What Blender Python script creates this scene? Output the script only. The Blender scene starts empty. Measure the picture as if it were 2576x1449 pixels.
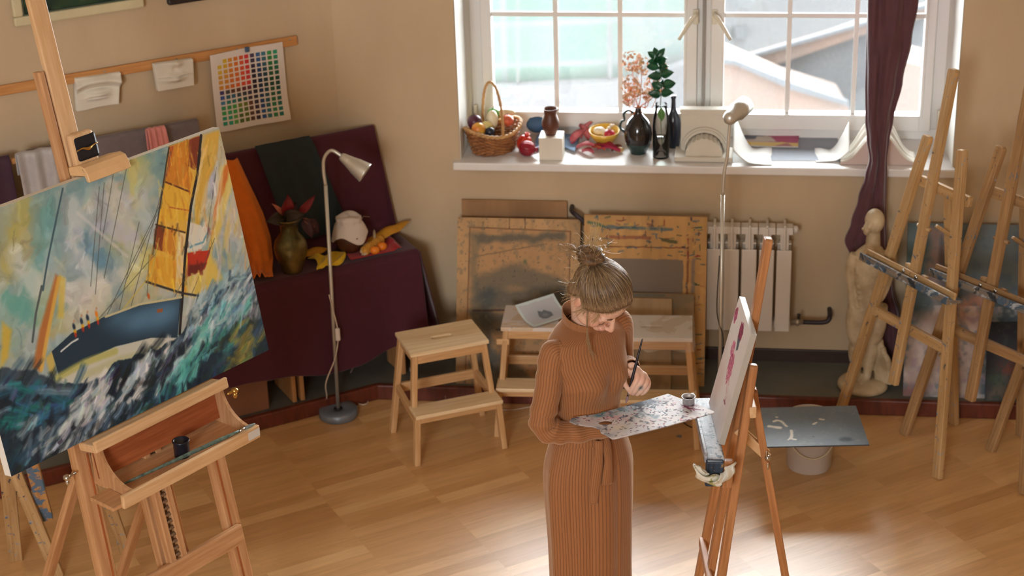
import bpy, bmesh, math, random
import numpy as np
from mathutils import Vector, Matrix, Quaternion
random.seed(7); rng = np.random.default_rng(7)
D = bpy.data; SC = bpy.context.scene; COL = SC.collection
V = Vector; PI = math.pi
# ---------------------------------------------------------------- camera model (metres, z up, photograph 2576 x 1449)
FPX = 4632.5; PITCH = math.radians(24.095); ROLL = math.radians(-1.8596); CAMZ = 4.0
CX, CY = 1288.0, 724.5
cF = V((0, math.cos(PITCH), -math.sin(PITCH))); cR = V((1, 0, 0)); cU = cR.cross(cF)
cR, cU = math.cos(ROLL)*cR + math.sin(ROLL)*cU, -math.sin(ROLL)*cR + math.cos(ROLL)*cU
CAM = V((0, 0, CAMZ))
def ray(x, y): return cF + cR*((x-CX)/FPX) - cU*((y-CY)/FPX)
def onz(x, y, z):                       # where the sight line through a photo point meets the level z
    d = ray(x, y); return CAM + d*((z-CAMZ)/d.z)
def onplane(x, y, p0, n):
    d = ray(x, y); return CAM + d*((V(p0)-CAM).dot(n)/d.dot(n))
# wall frames: window wall (AW along, NW outward) and left wall (AL, NL)
AWa, ALa = math.radians(-7.8606), math.radians(27.134)
AW = V((math.cos(AWa), math.sin(AWa), 0)); NW = V((-math.sin(AWa), math.cos(AWa), 0))
AL = V((math.cos(ALa), math.sin(ALa), 0)); NL = V((-math.sin(ALa), math.cos(ALa), 0))
B0 = V((1.24175, 7.85131, 0)); C0 = V((-0.77516, 8.12977, 0))
def Wp(u, v, z=0): return B0 + AW*u - NW*v + V((0, 0, z))
def Lp(u, v, z=0): return C0 + AL*u - NL*v + V((0, 0, z))
ZP = 0.07; SILL = 1.06
# ---------------------------------------------------------------- small helpers
def lin(c):
    c = np.asarray(c, float); return np.where(c <= 0.04045, c/12.92, ((c+0.055)/1.055)**2.4)
def srgb(r, g, b): return tuple(float(q) for q in lin((r/255, g/255, b/255)))
def mesh_obj(name, bm, mat=None, parent=None, smooth=False, M=None, mats=None):
    me = D.meshes.new(name); bm.to_mesh(me); bm.free()
    return link(name, me, mat, parent, smooth, M, mats)
ROOTM = {}
def link(name, me, mat=None, parent=None, smooth=False, M=None, mats=None):
    o = D.objects.new(name, me); COL.objects.link(o)
    for m in (mats or ([mat] if mat else [])): me.materials.append(m)
    if smooth: me.polygons.foreach_set('use_smooth', [True]*len(me.polygons))
    if M is not None: o.matrix_basis = M
    ROOTM[o.name] = (M.copy() if M is not None else Matrix())
    if parent is not None: attach(o, parent)
    return o
def attach(o, parent):
    o.parent = parent
    o.matrix_parent_inverse = ROOTM[parent.name].inverted()
def thing(name, label, cat, loc=(0, 0, 0), rot=0.0, group=None):
    o = D.objects.new(name, None); COL.objects.link(o); o.empty_display_size = 0.05
    M = Matrix.Translation(V(loc)) @ Matrix.Rotation(rot, 4, 'Z'); o.matrix_basis = M; ROOTM[o.name] = M
    return tag(o, label, cat, group)
def tag(o, label, cat, group=None, kind=None):
    o['label'] = label; o['category'] = cat
    if group: o['group'] = group
    if kind: o['kind'] = kind
    return o
def struct(o): o['kind'] = 'structure'; return o
def plabel(o, l): o['label'] = l; return o
def copy_tree(src, M, label=None, group=None):
    # copy of a thing with copies of its parts; M = new placement of the root
    r = src.copy(); COL.objects.link(r); r.matrix_basis = M; ROOTM[r.name] = M
    if label: r['label'] = label
    if group: r['group'] = group
    def rec(a, b):
        for ch in [q for q in KIDS.get(a.name, [])]:
            c = ch.copy(); COL.objects.link(c); c.parent = b; rec(ch, c)
    rec(src, r); return r
KIDS = {}
_attach = attach
def attach(o, parent):
    _attach(o, parent); KIDS.setdefault(parent.name, []).append(o)
def bev(o, w=0.003, s=2):
    m = o.modifiers.new('bevel', 'BEVEL'); m.width = w; m.segments = s; m.limit_method = 'ANGLE'; m.angle_limit = math.radians(40)
    return o
def solid(o, t, off=0):
    m = o.modifiers.new('solid', 'SOLIDIFY'); m.thickness = t; m.offset = off; return o
def subsurf(o, n=1):
    m = o.modifiers.new('sub', 'SUBSURF'); m.levels = n; m.render_levels = n; return o
def bakemods(o):
    dg = bpy.context.evaluated_depsgraph_get(); dg.update()
    me = D.meshes.new_from_object(o.evaluated_get(dg)); o.modifiers.clear(); o.data = me; return o
def frame_from(p0, p1, side=None):
    p0, p1 = V(p0), V(p1); z = (p1-p0).normalized()
    s = V(side) if side is not None else (V((1, 0, 0)) if abs(z.x) < .9 else V((0, 1, 0)))
    x = (s - z*s.dot(z)).normalized(); y = z.cross(x)
    return Matrix(((x.x, y.x, z.x, p0.x), (x.y, y.y, z.y, p0.y), (x.z, y.z, z.z, p0.z), (0, 0, 0, 1)))
def add_box(bm, c, s, M=None):
    vs = []
    for dx in (-.5, .5):
        for dy in (-.5, .5):
            for dz in (-.5, .5):
                p = V((c[0]+dx*s[0], c[1]+dy*s[1], c[2]+dz*s[2]))
                vs.append(bm.verts.new(M @ p if M else p))
    for f in ((0, 1, 3, 2), (4, 6, 7, 5), (0, 4, 5, 1), (2, 3, 7, 6), (0, 2, 6, 4), (1, 5, 7, 3)): bm.faces.new([vs[i] for i in f])
def box(name, c, s, mat, parent=None, M=None, b=0.002, rot=0):
    bm = bmesh.new(); add_box(bm, (0, 0, 0), s)
    T = Matrix.Translation(V(c)) @ Matrix.Rotation(rot, 4, 'Z')
    o = mesh_obj(name, bm, mat, parent, M=(M @ T) if M else T)
    if b: bev(o, b)
    return o
def beam(name, p0, p1, w, t, mat, parent=None, side=None, b=0.004, w1=None, t1=None, roundtop=0):
    # squared timber from p0 to p1, w across `side`, t the other way; local z runs along the grain
    M = frame_from(p0, p1, side); L = (V(p1)-V(p0)).length; w1 = w1 or w; t1 = t1 or t
    bm = bmesh.new(); lv = [(0, w, t), (L, w1, t1)]
    if roundtop: lv = [(0, w, t), (L-roundtop, w1, t1), (L-roundtop*.3, w1*.86, t1), (L, w1*.5, t1*.9)]
    rings = [[bm.verts.new((sx*a/2, sy*c/2, z)) for sx, sy in ((-1, -1), (1, -1), (1, 1), (-1, 1))] for z, a, c in lv]
    for r0, r1 in zip(rings, rings[1:]):
        for i in range(4): bm.faces.new((r0[i], r0[(i+1) % 4], r1[(i+1) % 4], r1[i]))
    bm.faces.new(rings[0][::-1]); bm.faces.new(rings[-1])
    o = mesh_obj(name, bm, mat, parent, M=M)
    if b: bev(o, b)
    return o
def add_lathe(bm, prof, n=32, M=None, cap=True, squash=None):
    rings = []
    for r, z in prof:
        rings.append([bm.verts.new((M @ V((r*math.cos(2*PI*i/n), r*math.sin(2*PI*i/n), z))) if M else V((r*math.cos(2*PI*i/n), r*math.sin(2*PI*i/n), z))) for i in range(n)])
    for a, b in zip(rings, rings[1:]):
        for i in range(n): bm.faces.new((a[i], a[(i+1) % n], b[(i+1) % n], b[i]))
    if cap: bm.faces.new(rings[0][::-1]); bm.faces.new(rings[-1])
def lathe(name, prof, mat, parent=None, loc=(0, 0, 0), n=32, M=None, cap=True):
    bm = bmesh.new(); add_lathe(bm, prof, n, cap=cap)
    return mesh_obj(name, bm, mat, parent, True, M=M if M else Matrix.Translation(V(loc)))
def catmull(pts, k=6):
    pts = [V(p) for p in pts]; out = []
    P = [pts[0]*2-pts[1]] + pts + [pts[-1]*2-pts[-2]]
    for i in range(1, len(P)-2):
        for j in range(k):
            t = j/k; a, b, c, d = P[i-1:i+3]
            out.append(.5*((2*b)+(c-a)*t+(2*a-5*b+4*c-d)*t*t+(3*b-a-3*c+d)*t**3))
    out.append(pts[-1]); return out
def add_tube(bm, pts, r, n=8, k=1, cap=True, flat=None):
    if k > 1:
        m = len(pts); rr = r if hasattr(r, '__len__') else [r]*m
        pr = catmull([(q, 0, 0) for q in rr], k); r = [max(q.x, 1e-5) for q in pr]; pts = catmull(pts, k)
    pts = [V(p) for p in pts]; m = len(pts)
    r = list(r) if hasattr(r, '__len__') else [r]*m
    t0 = (pts[1]-pts[0]).normalized(); x = t0.orthogonal().normalized(); rings = []
    for i, p in enumerate(pts):
        t = (pts[min(i+1, m-1)]-pts[max(i-1, 0)]).normalized()
        x = (x - t*x.dot(t)).normalized(); y = t.cross(x)
        rings.append([bm.verts.new(p + (x*math.cos(2*PI*j/n) + y*math.sin(2*PI*j/n))*r[i]) for j in range(n)])
    for a, b in zip(rings, rings[1:]):
        for i in range(n): bm.faces.new((a[i], a[(i+1) % n], b[(i+1) % n], b[i]))
    if cap: bm.faces.new(rings[0][::-1]); bm.faces.new(rings[-1])
def tube(name, pts, r, mat, parent=None, n=8, k=1, M=None, cap=True):
    bm = bmesh.new(); add_tube(bm, pts, r, n, k, cap)
    return mesh_obj(name, bm, mat, parent, True, M=M)
def add_ell(bm, c, r, M=None, n=16, m=10):
    c = V(c); R = M if M else Matrix.Identity(3); top = bm.verts.new(c + R @ V((0, 0, r[2]))); bot = bm.verts.new(c - R @ V((0, 0, r[2])))
    rings = []
    for j in range(1, m):
        a = PI*j/m; rings.append([bm.verts.new(c + R @ V((r[0]*math.sin(a)*math.cos(2*PI*i/n), r[1]*math.sin(a)*math.sin(2*PI*i/n), r[2]*math.cos(a)))) for i in range(n)])
    for i in range(n):
        bm.faces.new((top, rings[0][i], rings[0][(i+1) % n])); bm.faces.new((bot, rings[-1][(i+1) % n], rings[-1][i]))
        for a, b in zip(rings, rings[1:]): bm.faces.new((a[i], b[i], b[(i+1) % n], a[(i+1) % n]))
def grid_mesh(fn, nu, nv, uv=True, closed=False):
    # fn(s,t) -> point, s,t in 0..1 ; returns mesh with a UV map
    P = np.array([[tuple(fn(i/(nu-1 if not closed else nu), j/(nv-1))) for i in range(nu)] for j in range(nv)], float)
    me = D.meshes.new('g'); vs = P.reshape(-1, 3); F = []; UV = []
    mu = nu if closed else nu-1
    for j in range(nv-1):
        for i in range(mu):
            i2 = (i+1) % nu; F.append((j*nu+i, j*nu+i2, (j+1)*nu+i2, (j+1)*nu+i))
            a, b = i/mu, (i+1)/mu; c, d = j/(nv-1), (j+1)/(nv-1); UV += [(a, c), (b, c), (b, d), (a, d)]
    me.from_pydata(vs.tolist(), [], F)
    if uv:
        l = me.uv_layers.new(name='UVMap'); l.data.foreach_set('uv', np.array(UV, 'f').ravel())
    return me
def sheet(name, fn, nu, nv, mat, parent=None, thick=0.003, smooth=True, closed=False):
    o = link(name, grid_mesh(fn, nu, nv, closed=closed), mat, parent, smooth)
    if thick: solid(o, thick)
    return o
# ---------------------------------------------------------------- materials
class NT:
    def __init__(s, m): s.t = m.node_tree; s.n = s.t.nodes; s.l = s.t.links
    def new(s, k, **kw):
        n = s.n.new(k)
        for a, b in kw.items():
            if a.startswith('i_'): n.inputs[a[2:].replace('_', ' ')].default_value = b
            else: setattr(n, a, b)
        return n
    def link(s, a, b): s.l.new(a, b)
MATS = {}
def mat(name, col=(.5, .5, .5), rough=.5, metal=0, spec=.5, bump=0, bscale=40, bdist=.002, var=0, vscale=5, col2=None, stretch=(1, 1, 1),
        coat=0, trans=0, sss=0, sheen=0, attr=None, emit=None, rvar=0, alpha=None, vdetail=5, ior=1.45, coords='Object', spots=None):
    m = D.materials.new(name); m.use_nodes = True; t = NT(m); b = t.n['Principled BSDF']; MATS[name] = m
    b.inputs['Base Color'].default_value = (*col, 1); b.inputs['Roughness'].default_value = rough; b.inputs['Metallic'].default_value = metal
    b.inputs['Specular IOR Level'].default_value = spec; b.inputs['IOR'].default_value = ior
    if coat: b.inputs['Coat Weight'].default_value = coat; b.inputs['Coat Roughness'].default_value = .15
    if trans: b.inputs['Transmission Weight'].default_value = trans
    if sss: b.inputs['Subsurface Weight'].default_value = sss; b.inputs['Subsurface Radius'].default_value = (.02, .008, .004); b.inputs['Subsurface Scale'].default_value = .4
    if sheen: b.inputs['Sheen Weight'].default_value = sheen; b.inputs['Sheen Roughness'].default_value = .4
    if emit: b.inputs['Emission Color'].default_value = (*emit[:3], 1); b.inputs['Emission Strength'].default_value = emit[3]
    if alpha is not None: b.inputs['Alpha'].default_value = alpha
    tc = t.new('ShaderNodeTexCoord'); mp = t.new('ShaderNodeMapping'); mp.inputs['Scale'].default_value = stretch
    t.link(tc.outputs[coords], mp.inputs[0]); src = None
    if attr:
        a = t.new('ShaderNodeVertexColor', layer_name=attr); src = a.outputs[0]; t.link(src, b.inputs['Base Color'])
    if var or col2:
        nz = t.new('ShaderNodeTexNoise', i_Scale=vscale, i_Detail=vdetail, i_Roughness=.6); t.link(mp.outputs[0], nz.inputs['Vector'])
        rp = t.new('ShaderNodeValToRGB'); c2 = col2 or tuple(q*(1-var) for q in col)
        rp.color_ramp.elements[0].position = .35; rp.color_ramp.elements[1].position = .65
        rp.color_ramp.elements[0].color = (*c2, 1); rp.color_ramp.elements[1].color = (*col, 1)
        t.link(nz.outputs['Fac'], rp.inputs[0]); src = rp.outputs[0]; t.link(src, b.inputs['Base Color'])
        if rvar:
            mr = t.new('ShaderNodeMapRange'); mr.inputs[3].default_value = rough-rvar; mr.inputs[4].default_value = rough+rvar
            t.link(nz.outputs['Fac'], mr.inputs[0]); t.link(mr.outputs[0], b.inputs['Roughness'])
    if spots:   # sparse paint or dirt marks that belong to the surface: (colour, scale, threshold)
        for (sc_, s_scale, th) in spots:
            n2 = t.new('ShaderNodeTexNoise', i_Scale=s_scale, i_Detail=4.0, i_Roughness=.7); n2.inputs['Distortion'].default_value = .6
            t.link(tc.outputs['Object'], n2.inputs['Vector'])
            off = t.new('ShaderNodeMapping'); off.inputs['Location'].default_value = tuple(random.uniform(-9, 9) for _ in range(3)); t.link(tc.outputs['Object'], off.inputs[0]); t.link(off.outputs[0], n2.inputs['Vector'])
            r2 = t.new('ShaderNodeValToRGB'); r2.color_ramp.elements[0].position = th; r2.color_ramp.elements[1].position = th+.03
            t.link(n2.outputs['Fac'], r2.inputs[0])
            mx = t.new('ShaderNodeMix', data_type='RGBA'); t.link(r2.outputs[0], mx.inputs[0])
            if src is not None: t.link(src, mx.inputs[6])
            else: mx.inputs[6].default_value = (*col, 1)
            mx.inputs[7].default_value = (*sc_, 1); src = mx.outputs[2]; t.link(src, b.inputs['Base Color'])
    if bump:
        n3 = t.new('ShaderNodeTexNoise', i_Scale=bscale, i_Detail=4.0); t.link(mp.outputs[0], n3.inputs['Vector'])
        bp = t.new('ShaderNodeBump', i_Strength=bump, i_Distance=bdist); t.link(n3.outputs['Fac'], bp.inputs['Height']); t.link(bp.outputs[0], b.inputs['Normal'])
    return m
def wood(name, c1, c2, rough=.45, scale=1.0, spots=None, coat=0):
    return mat(name, c1, rough, var=.3, col2=c2, vscale=7*scale, stretch=(9, 9, .55), vdetail=6, bump=.25, bscale=30, bdist=.0006, spots=spots, coat=coat, rvar=.08)
# ---------------------------------------------------------------- flat artwork: colours painted per vertex of a fine grid
def fbm(h, w, cell, seed, oct=4, sx=1.0, sy=1.0):
    r = np.random.default_rng(seed); out = np.zeros((h, w)); amp = 1; tot = 0
    for o in range(oct):
        cx_, cy_ = max(cell*sx/2**o, 1.2), max(cell*sy/2**o, 1.2)
        gw, gh = int(w/cx_)+3, int(h/cy_)+3; g = r.random((gh, gw))
        X = np.arange(w)/cx_; Y = np.arange(h)/cy_; xi = X.astype(int); yi = Y.astype(int); fx = X-xi; fy = Y-yi
        fx = fx*fx*(3-2*fx); fy = (fy*fy*(3-2*fy))[:, None]
        a = g[yi][:, xi]*(1-fx)+g[yi][:, xi+1]*fx; b = g[yi+1][:, xi]*(1-fx)+g[yi+1][:, xi+1]*fx
        out += amp*(a*(1-fy)+b*fy); tot += amp; amp *= .5
    return out/tot
class Art:
    def __init__(s, W, H, res, base=(255, 255, 255), seed=1):
        s.W, s.H = W, H; s.nx, s.ny = int(W/res)+1, int(H/res)+1; s.res = res
        s.X, s.Y = np.meshgrid(np.linspace(0, W, s.nx), np.linspace(0, H, s.ny)); s.img = np.ones((s.ny, s.nx, 3))*np.array(base)/255.
        s.seed = seed; s.Xw, s.Yw = s.X, s.Y
    def warp(s, amp, cell, sx=1, sy=1):
        s.seed += 1; s.Xw = s.X + (fbm(s.ny, s.nx, cell/s.res, s.seed, 4, sx, sy)-.5)*2*amp; s.seed += 1
        s.Yw = s.Y + (fbm(s.ny, s.nx, cell/s.res, s.seed, 4, sx, sy)-.5)*2*amp
    def mix(s, a, c):
        s.img = s.img*(1-a[..., None]) + a[..., None]*np.array(c)/255.
    def noise(s, c, cell, lo, hi, op=1, sx=1, sy=1, mask=None):
        s.seed += 1; n = fbm(s.ny, s.nx, cell/s.res, s.seed, 4, sx, sy); a = np.clip((n-lo)/(hi-lo), 0, 1)*op
        if mask is not None: a = a*mask
        s.mix(a, c)
    def inside(s, pts):
        ins = np.zeros(s.X.shape, bool); n = len(pts)
        for i in range(n):
            x0, y0 = pts[i]; x1, y1 = pts[(i+1) % n]
            if y0 == y1: continue
            c = (s.Yw > min(y0, y1)) & (s.Yw <= max(y0, y1)) & (s.Xw < (x1-x0)*(s.Yw-y0)/(y1-y0)+x0)
            ins ^= c
        return ins
    def dist(s, pts, closed=False):
        d = np.full(s.X.shape, 9.); n = len(pts)
        for i in range(n if closed else n-1):
            x0, y0 = pts[i]; x1, y1 = pts[(i+1) % n]; dx, dy = x1-x0, y1-y0; L = dx*dx+dy*dy+1e-12
            t = np.clip(((s.Xw-x0)*dx+(s.Yw-y0)*dy)/L, 0, 1); d = np.minimum(d, np.hypot(s.Xw-x0-t*dx, s.Yw-y0-t*dy))
        return d
    def poly(s, pts, c, soft=0, op=1, mask=None):
        a = s.inside(pts).astype(float)
        if soft:
            d = s.dist(pts, True); a = np.where(a > 0, .5+np.clip(d/soft, 0, .5*1)*1, .5-np.clip(d/soft, 0, .5)); a = np.clip(a, 0, 1)
        a = a*op
        if mask is not None: a = a*mask
        s.mix(a, c)
    def line(s, pts, w, c, soft=0, op=1, w2=None):
        d = s.dist(pts); s.mix(np.clip((w/2+max(soft, s.res*.5)-d)/max(soft, s.res*.5), 0, 1)*op, c)
    def blob(s, x, y, rx, ry, c, op=1, ang=0, p=2):
        ca, sa = math.cos(ang), math.sin(ang); dx, dy = s.Xw-x, s.Yw-y; u = (dx*ca+dy*sa)/rx; v = (-dx*sa+dy*ca)/ry
        s.mix(np.exp(-((u*u+v*v)**(p/2)))*op, c)
    def blur(s, n=1):
        for _ in range(n):
            a = np.pad(s.img, ((1, 1), (1, 1), (0, 0)), 'edge'); s.img = (a[:-2, 1:-1]+a[2:, 1:-1]+a[1:-1, :-2]+a[1:-1, 2:]+2*a[1:-1, 1:-1])/6
def panel(name, art, T, material, M, side=(235, 232, 225), parent=None, fn=None):
    # slab W x H x T: painted front at local y=0 (x right, z up), body behind it at +y ; fn bends it: fn(x,z)->dy
    ny, nx = art.ny, art.nx; X, Z = art.X.ravel(), art.Y.ravel()
    Yf = np.zeros_like(X) if fn is None else fn(X, Z)
    P = np.stack([X, Yf, Z], 1)
    idx = np.arange(nx*ny).reshape(ny, nx)
    q = np.stack([idx[:-1, :-1], idx[:-1, 1:], idx[1:, 1:], idx[1:, :-1]], -1).reshape(-1, 4)
    border = list(idx[0, :]) + list(idx[1:, -1]) + list(idx[-1, -2::-1]) + list(idx[-2:0:-1, 0])
    nb = len(border); base = len(P)
    P1 = P[border]; P2 = P1 + np.array([0, T, 0]); P = np.vstack([P, P1, P2])
    sides = [(base+i, base+nb+i, base+nb+(i+1) % nb, base+(i+1) % nb) for i in range(nb)]
    faces = q.tolist()+sides
    if fn is None: faces.append([base+nb+i for i in range(nb)][::-1])
    else:
        base2 = len(P); P = np.vstack([P, np.stack([X, Yf+T, Z], 1)]); faces += (q[:, ::-1]+base2).tolist()
    me = D.meshes.new(name); me.from_pydata(P.tolist(), [], faces)
    C = np.ones((len(P), 4)); C[:, :3] = lin(np.array(side)/255.); C[:nx*ny, :3] = lin(np.clip(art.img.reshape(-1, 3), 0, 1))
    ca = me.color_attributes.new('Col', 'FLOAT_COLOR', 'POINT'); ca.data.foreach_set('color', C.astype('f').ravel())
    me.update()
    return link(name, me, material, parent, fn is not None, M)
def basis(o, x, y, z):
    return Matrix(((x[0], y[0], z[0], o[0]), (x[1], y[1], z[1], o[1]), (x[2], y[2], z[2], o[2]), (0, 0, 0, 1)))
# ================================================================ camera, world, light
cam = D.cameras.new('camera'); camo = D.objects.new('camera', cam); COL.objects.link(camo)
cam.sensor_width = 36; cam.lens = FPX/2576*36; cam.clip_end = 300
camo.matrix_basis = basis(CAM, cR, cU, -cF); SC.camera = camo
cam.dof.use_dof = True; cam.dof.focus_distance = 6.2; cam.dof.aperture_fstop = 3.4
SC.view_settings.view_transform = 'Standard'; SC.view_settings.look = 'None'; SC.view_settings.gamma = 1
SC.view_settings.exposure = 0.28; SC.view_settings.use_curve_mapping = False
SC.cycles.use_denoising = True
try: SC.cycles.denoiser = 'OPENIMAGEDENOISE'
except Exception: pass
SC.cycles.max_bounces = 7; SC.cycles.diffuse_bounces = 4; SC.cycles.glossy_bounces = 3; SC.cycles.transmission_bounces = 5
SC.cycles.transparent_max_bounces = 8; SC.cycles.sample_clamp_indirect = 6; SC.cycles.caustics_reflective = False; SC.cycles.caustics_refractive = False
SC.cycles.use_adaptive_sampling = True; SC.cycles.adaptive_threshold = .02
wd = D.worlds.new('sky'); SC.world = wd; wd.use_nodes = True
bg = wd.node_tree.nodes['Background']; bg.inputs[0].default_value = (.94, .97, 1.0, 1); bg.inputs[1].default_value = SKY = 31.0
def portal(name, loc, x, z, sx, sz):
    l = D.lights.new(name, 'AREA'); l.shape = 'RECTANGLE'; l.size = sx; l.size_y = sz; l.cycles.is_portal = True
    o = D.objects.new(name, l); COL.objects.link(o); x, z = V(x).normalized(), V(z).normalized()
    o.matrix_basis = basis(loc, x, z.cross(x)*1.0, z)
    return o
# ---------------------------------------------------------------- surface materials
M_wall = mat('painted_plaster', srgb(198, 177, 146), .85, var=.06, vscale=3, col2=srgb(190, 168, 138), bump=.35, bscale=60, stretch=(1, 1, .35), bdist=.002)
M_walln = M_wall
M_white = mat('white_plastic', srgb(236, 235, 232), .35, spec=.5)
M_reveal = mat('white_reveal', srgb(232, 230, 222), .6)
M_sill = mat('white_sill', srgb(232, 229, 226), .35, var=.05, vscale=12)
M_dark_trim = mat('red_brown_trim', srgb(112, 52, 34), .4, var=.3, col2=srgb(84, 40, 28), vscale=6, stretch=(1, 1, 6))
M_base = mat('dark_baseboard', srgb(66, 50, 44), .5, var=.2)
M_tile = mat('grey_tile', srgb(112, 112, 104), .42, var=.2, vscale=3, col2=srgb(92, 93, 88))
def floor_mat():
    m = D.materials.new('laminate'); m.use_nodes = True; t = NT(m); b = t.n['Principled BSDF']
    tc = t.new('ShaderNodeTexCoord'); mp = t.new('ShaderNodeMapping'); mp.inputs['Rotation'].default_value = (0, 0, -ALa); t.link(tc.outputs['Object'], mp.inputs[0])
    br = t.new('ShaderNodeTexBrick'); t.link(mp.outputs[0], br.inputs['Vector'])
    br.inputs['Color1'].default_value = (0, 0, 0, 1); br.inputs['Color2'].default_value = (1, 1, 1, 1); br.inputs['Mortar'].default_value = (.5, .5, .5, 1)
    br.inputs['Scale'].default_value = 1; br.inputs['Brick Width'].default_value = .42; br.inputs['Row Height'].default_value = .064
    br.inputs['Mortar Size'].default_value = .0; br.inputs['Bias'].default_value = 0; br.offset = .37; br.offset_frequency = 1
    rp = t.new('ShaderNodeValToRGB'); e = rp.color_ramp.elements
    e[0].position = 0; e[0].color = (*srgb(198, 152, 98), 1); e[1].position = 1; e[1].color = (*srgb(228, 188, 132), 1)
    for p, c in ((.3, (210, 164, 108)), (.55, (216, 172, 116)), (.8, (212, 166, 112))):
        q = e.new(p); q.color = (*srgb(*c), 1)
    t.link(br.outputs['Color'], rp.inputs[0])
    mp2 = t.new('ShaderNodeMapping'); mp2.inputs['Scale'].default_value = (1.4, 16, 1); t.link(mp.outputs[0], mp2.inputs[0])
    ad = t.new('ShaderNodeVectorMath', operation='ADD'); t.link(mp2.outputs[0], ad.inputs[0])
    sc_ = t.new('ShaderNodeVectorMath', operation='SCALE'); t.link(br.outputs['Color'], sc_.inputs[0]); sc_.inputs['Scale'].default_value = 37; t.link(sc_.outputs[0], ad.inputs[1])
    nz = t.new('ShaderNodeTexNoise', i_Scale=2.2, i_Detail=6.0, i_Roughness=.6); nz.inputs['Distortion'].default_value = 1.2; t.link(ad.outputs[0], nz.inputs['Vector'])
    r2 = t.new('ShaderNodeValToRGB'); r2.color_ramp.elements[0].position = .3; r2.color_ramp.elements[1].position = .62
    r2.color_ramp.elements[0].color = (.80, .76, .72, 1); r2.color_ramp.elements[1].color = (1.06, 1.05, 1.04, 1); t.link(nz.outputs['Fac'], r2.inputs[0])
    mx = t.new('ShaderNodeMix', data_type='RGBA', blend_type='MULTIPLY'); mx.inputs[0].default_value = .75; t.link(rp.outputs[0], mx.inputs[6]); t.link(r2.outputs[0], mx.inputs[7])
    # old paint drips on the boards
    n4 = t.new('ShaderNodeTexNoise', i_Scale=9.0, i_Detail=3.0); t.link(tc.outputs['Object'], n4.inputs['Vector'])
    r4 = t.new('ShaderNodeValToRGB'); r4.color_ramp.elements[0].position = .74; r4.color_ramp.elements[1].position = .76; t.link(n4.outputs['Fac'], r4.inputs[0])
    m4 = t.new('ShaderNodeMix', data_type='RGBA'); t.link(r4.outputs[0], m4.inputs[0]); t.link(mx.outputs[2], m4.inputs[6]); m4.inputs[7].default_value = (*srgb(110, 116, 120), 1)
    t.link(m4.outputs[2], b.inputs['Base Color'])
    b.inputs['Specular IOR Level'].default_value = .6; b.inputs['Coat Weight'].default_value = .6; b.inputs['Coat Roughness'].default_value = .32
    n5 = t.new('ShaderNodeTexNoise', i_Scale=3.0, i_Detail=5.0); t.link(tc.outputs['Object'], n5.inputs['Vector'])
    mr = t.new('ShaderNodeMapRange'); mr.inputs[3].default_value = .30; mr.inputs[4].default_value = .46; t.link(n5.outputs['Fac'], mr.inputs[0]); t.link(mr.outputs[0], b.inputs['Roughness'])
    bp = t.new('ShaderNodeBump', i_Strength=.12, i_Distance=.001); t.link(nz.outputs['Fac'], bp.inputs['Height']); t.link(bp.outputs[0], b.inputs['Normal'])
    return m
M_floor = floor_mat()
# ---------------------------------------------------------------- shell
def prism(name, pts, z0, z1, m, parent=None, b=0):
    bm = bmesh.new(); a = [bm.verts.new((p[0], p[1], z0)) for p in pts]; c = [bm.verts.new((p[0], p[1], z1)) for p in pts]; n = len(pts)
    for i in range(n): bm.faces.new((a[i], a[(i+1) % n], c[(i+1) % n], c[i]))
    bm.faces.new(a[::-1]); bm.faces.new(c); bmesh.ops.recalc_face_normals(bm, faces=bm.faces)
    o = mesh_obj(name, bm, m, parent)
    if b: bev(o, b)
    return o
ZC = 5.4; UL = -6.0; UR = 3.6; UC = -2.036; YB = -3.5
pL = Lp(UL, 0); pC = C0.copy(); pR = Wp(UR, 0)
struct(prism('floor', [(pL.x-.3, pL.y+.3), (pC.x, pC.y+.4), (pR.x+.6, pR.y+.4), (pR.x+.6, YB-.3), (pL.x-.3, YB-.3)], -.2, 0, M_floor))
struct(prism('ceiling', [(pL.x-.3, pL.y+.3), (pC.x, pC.y+.4), (pR.x+.6, pR.y+.4), (pR.x+.6, YB-.3), (pL.x-.3, YB-.3)], ZC, ZC+.2, mat('ceiling_white', srgb(235, 228, 215), .9)))
# left wall
a_, b_ = Lp(UL, 0), Lp(0, 0); a2, b2 = Lp(UL, -.3), Lp(0.35, -.3)
struct(prism('wall_left', [a_, b_, Lp(.2, -.02), b2, a2], -.2, ZC, M_wall))
# window wall with the opening (slightly splayed reveals)
OU0, OU1, OZ0, OZ1 = -1.477, .762, 1.022, 2.78
def wall_piece(u0, u1, z0, z1, bm, u0b=None, u1b=None, depth=.45):
    u0b = u0 if u0b is None else u0b; u1b = u1 if u1b is None else u1b
    P = [Wp(u0, 0, z0), Wp(u1, 0, z0), Wp(u1b, -depth, z0), Wp(u0b, -depth, z0)]; Q = [p+V((0, 0, z1-z0)) for p in P]
    v = [bm.verts.new(p) for p in P+Q]
    for f in ((3, 2, 1, 0), (4, 5, 6, 7), (0, 1, 5, 4), (1, 2, 6, 5), (2, 3, 7, 6), (3, 0, 4, 7)): bm.faces.new([v[i] for i in f])
bm = bmesh.new(); wall_piece(UC, OU0, OZ0, OZ1, bm, None, OU0+.012); wall_piece(OU1, UR, OZ0, OZ1, bm, OU1-.02); wall_piece(UC, UR, -.2, OZ0, bm); wall_piece(UC, UR, OZ1, ZC, bm)
bmesh.ops.recalc_face_normals(bm, faces=bm.faces)
wallw = struct(mesh_obj('wall_back', bm, M_wall))
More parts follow.
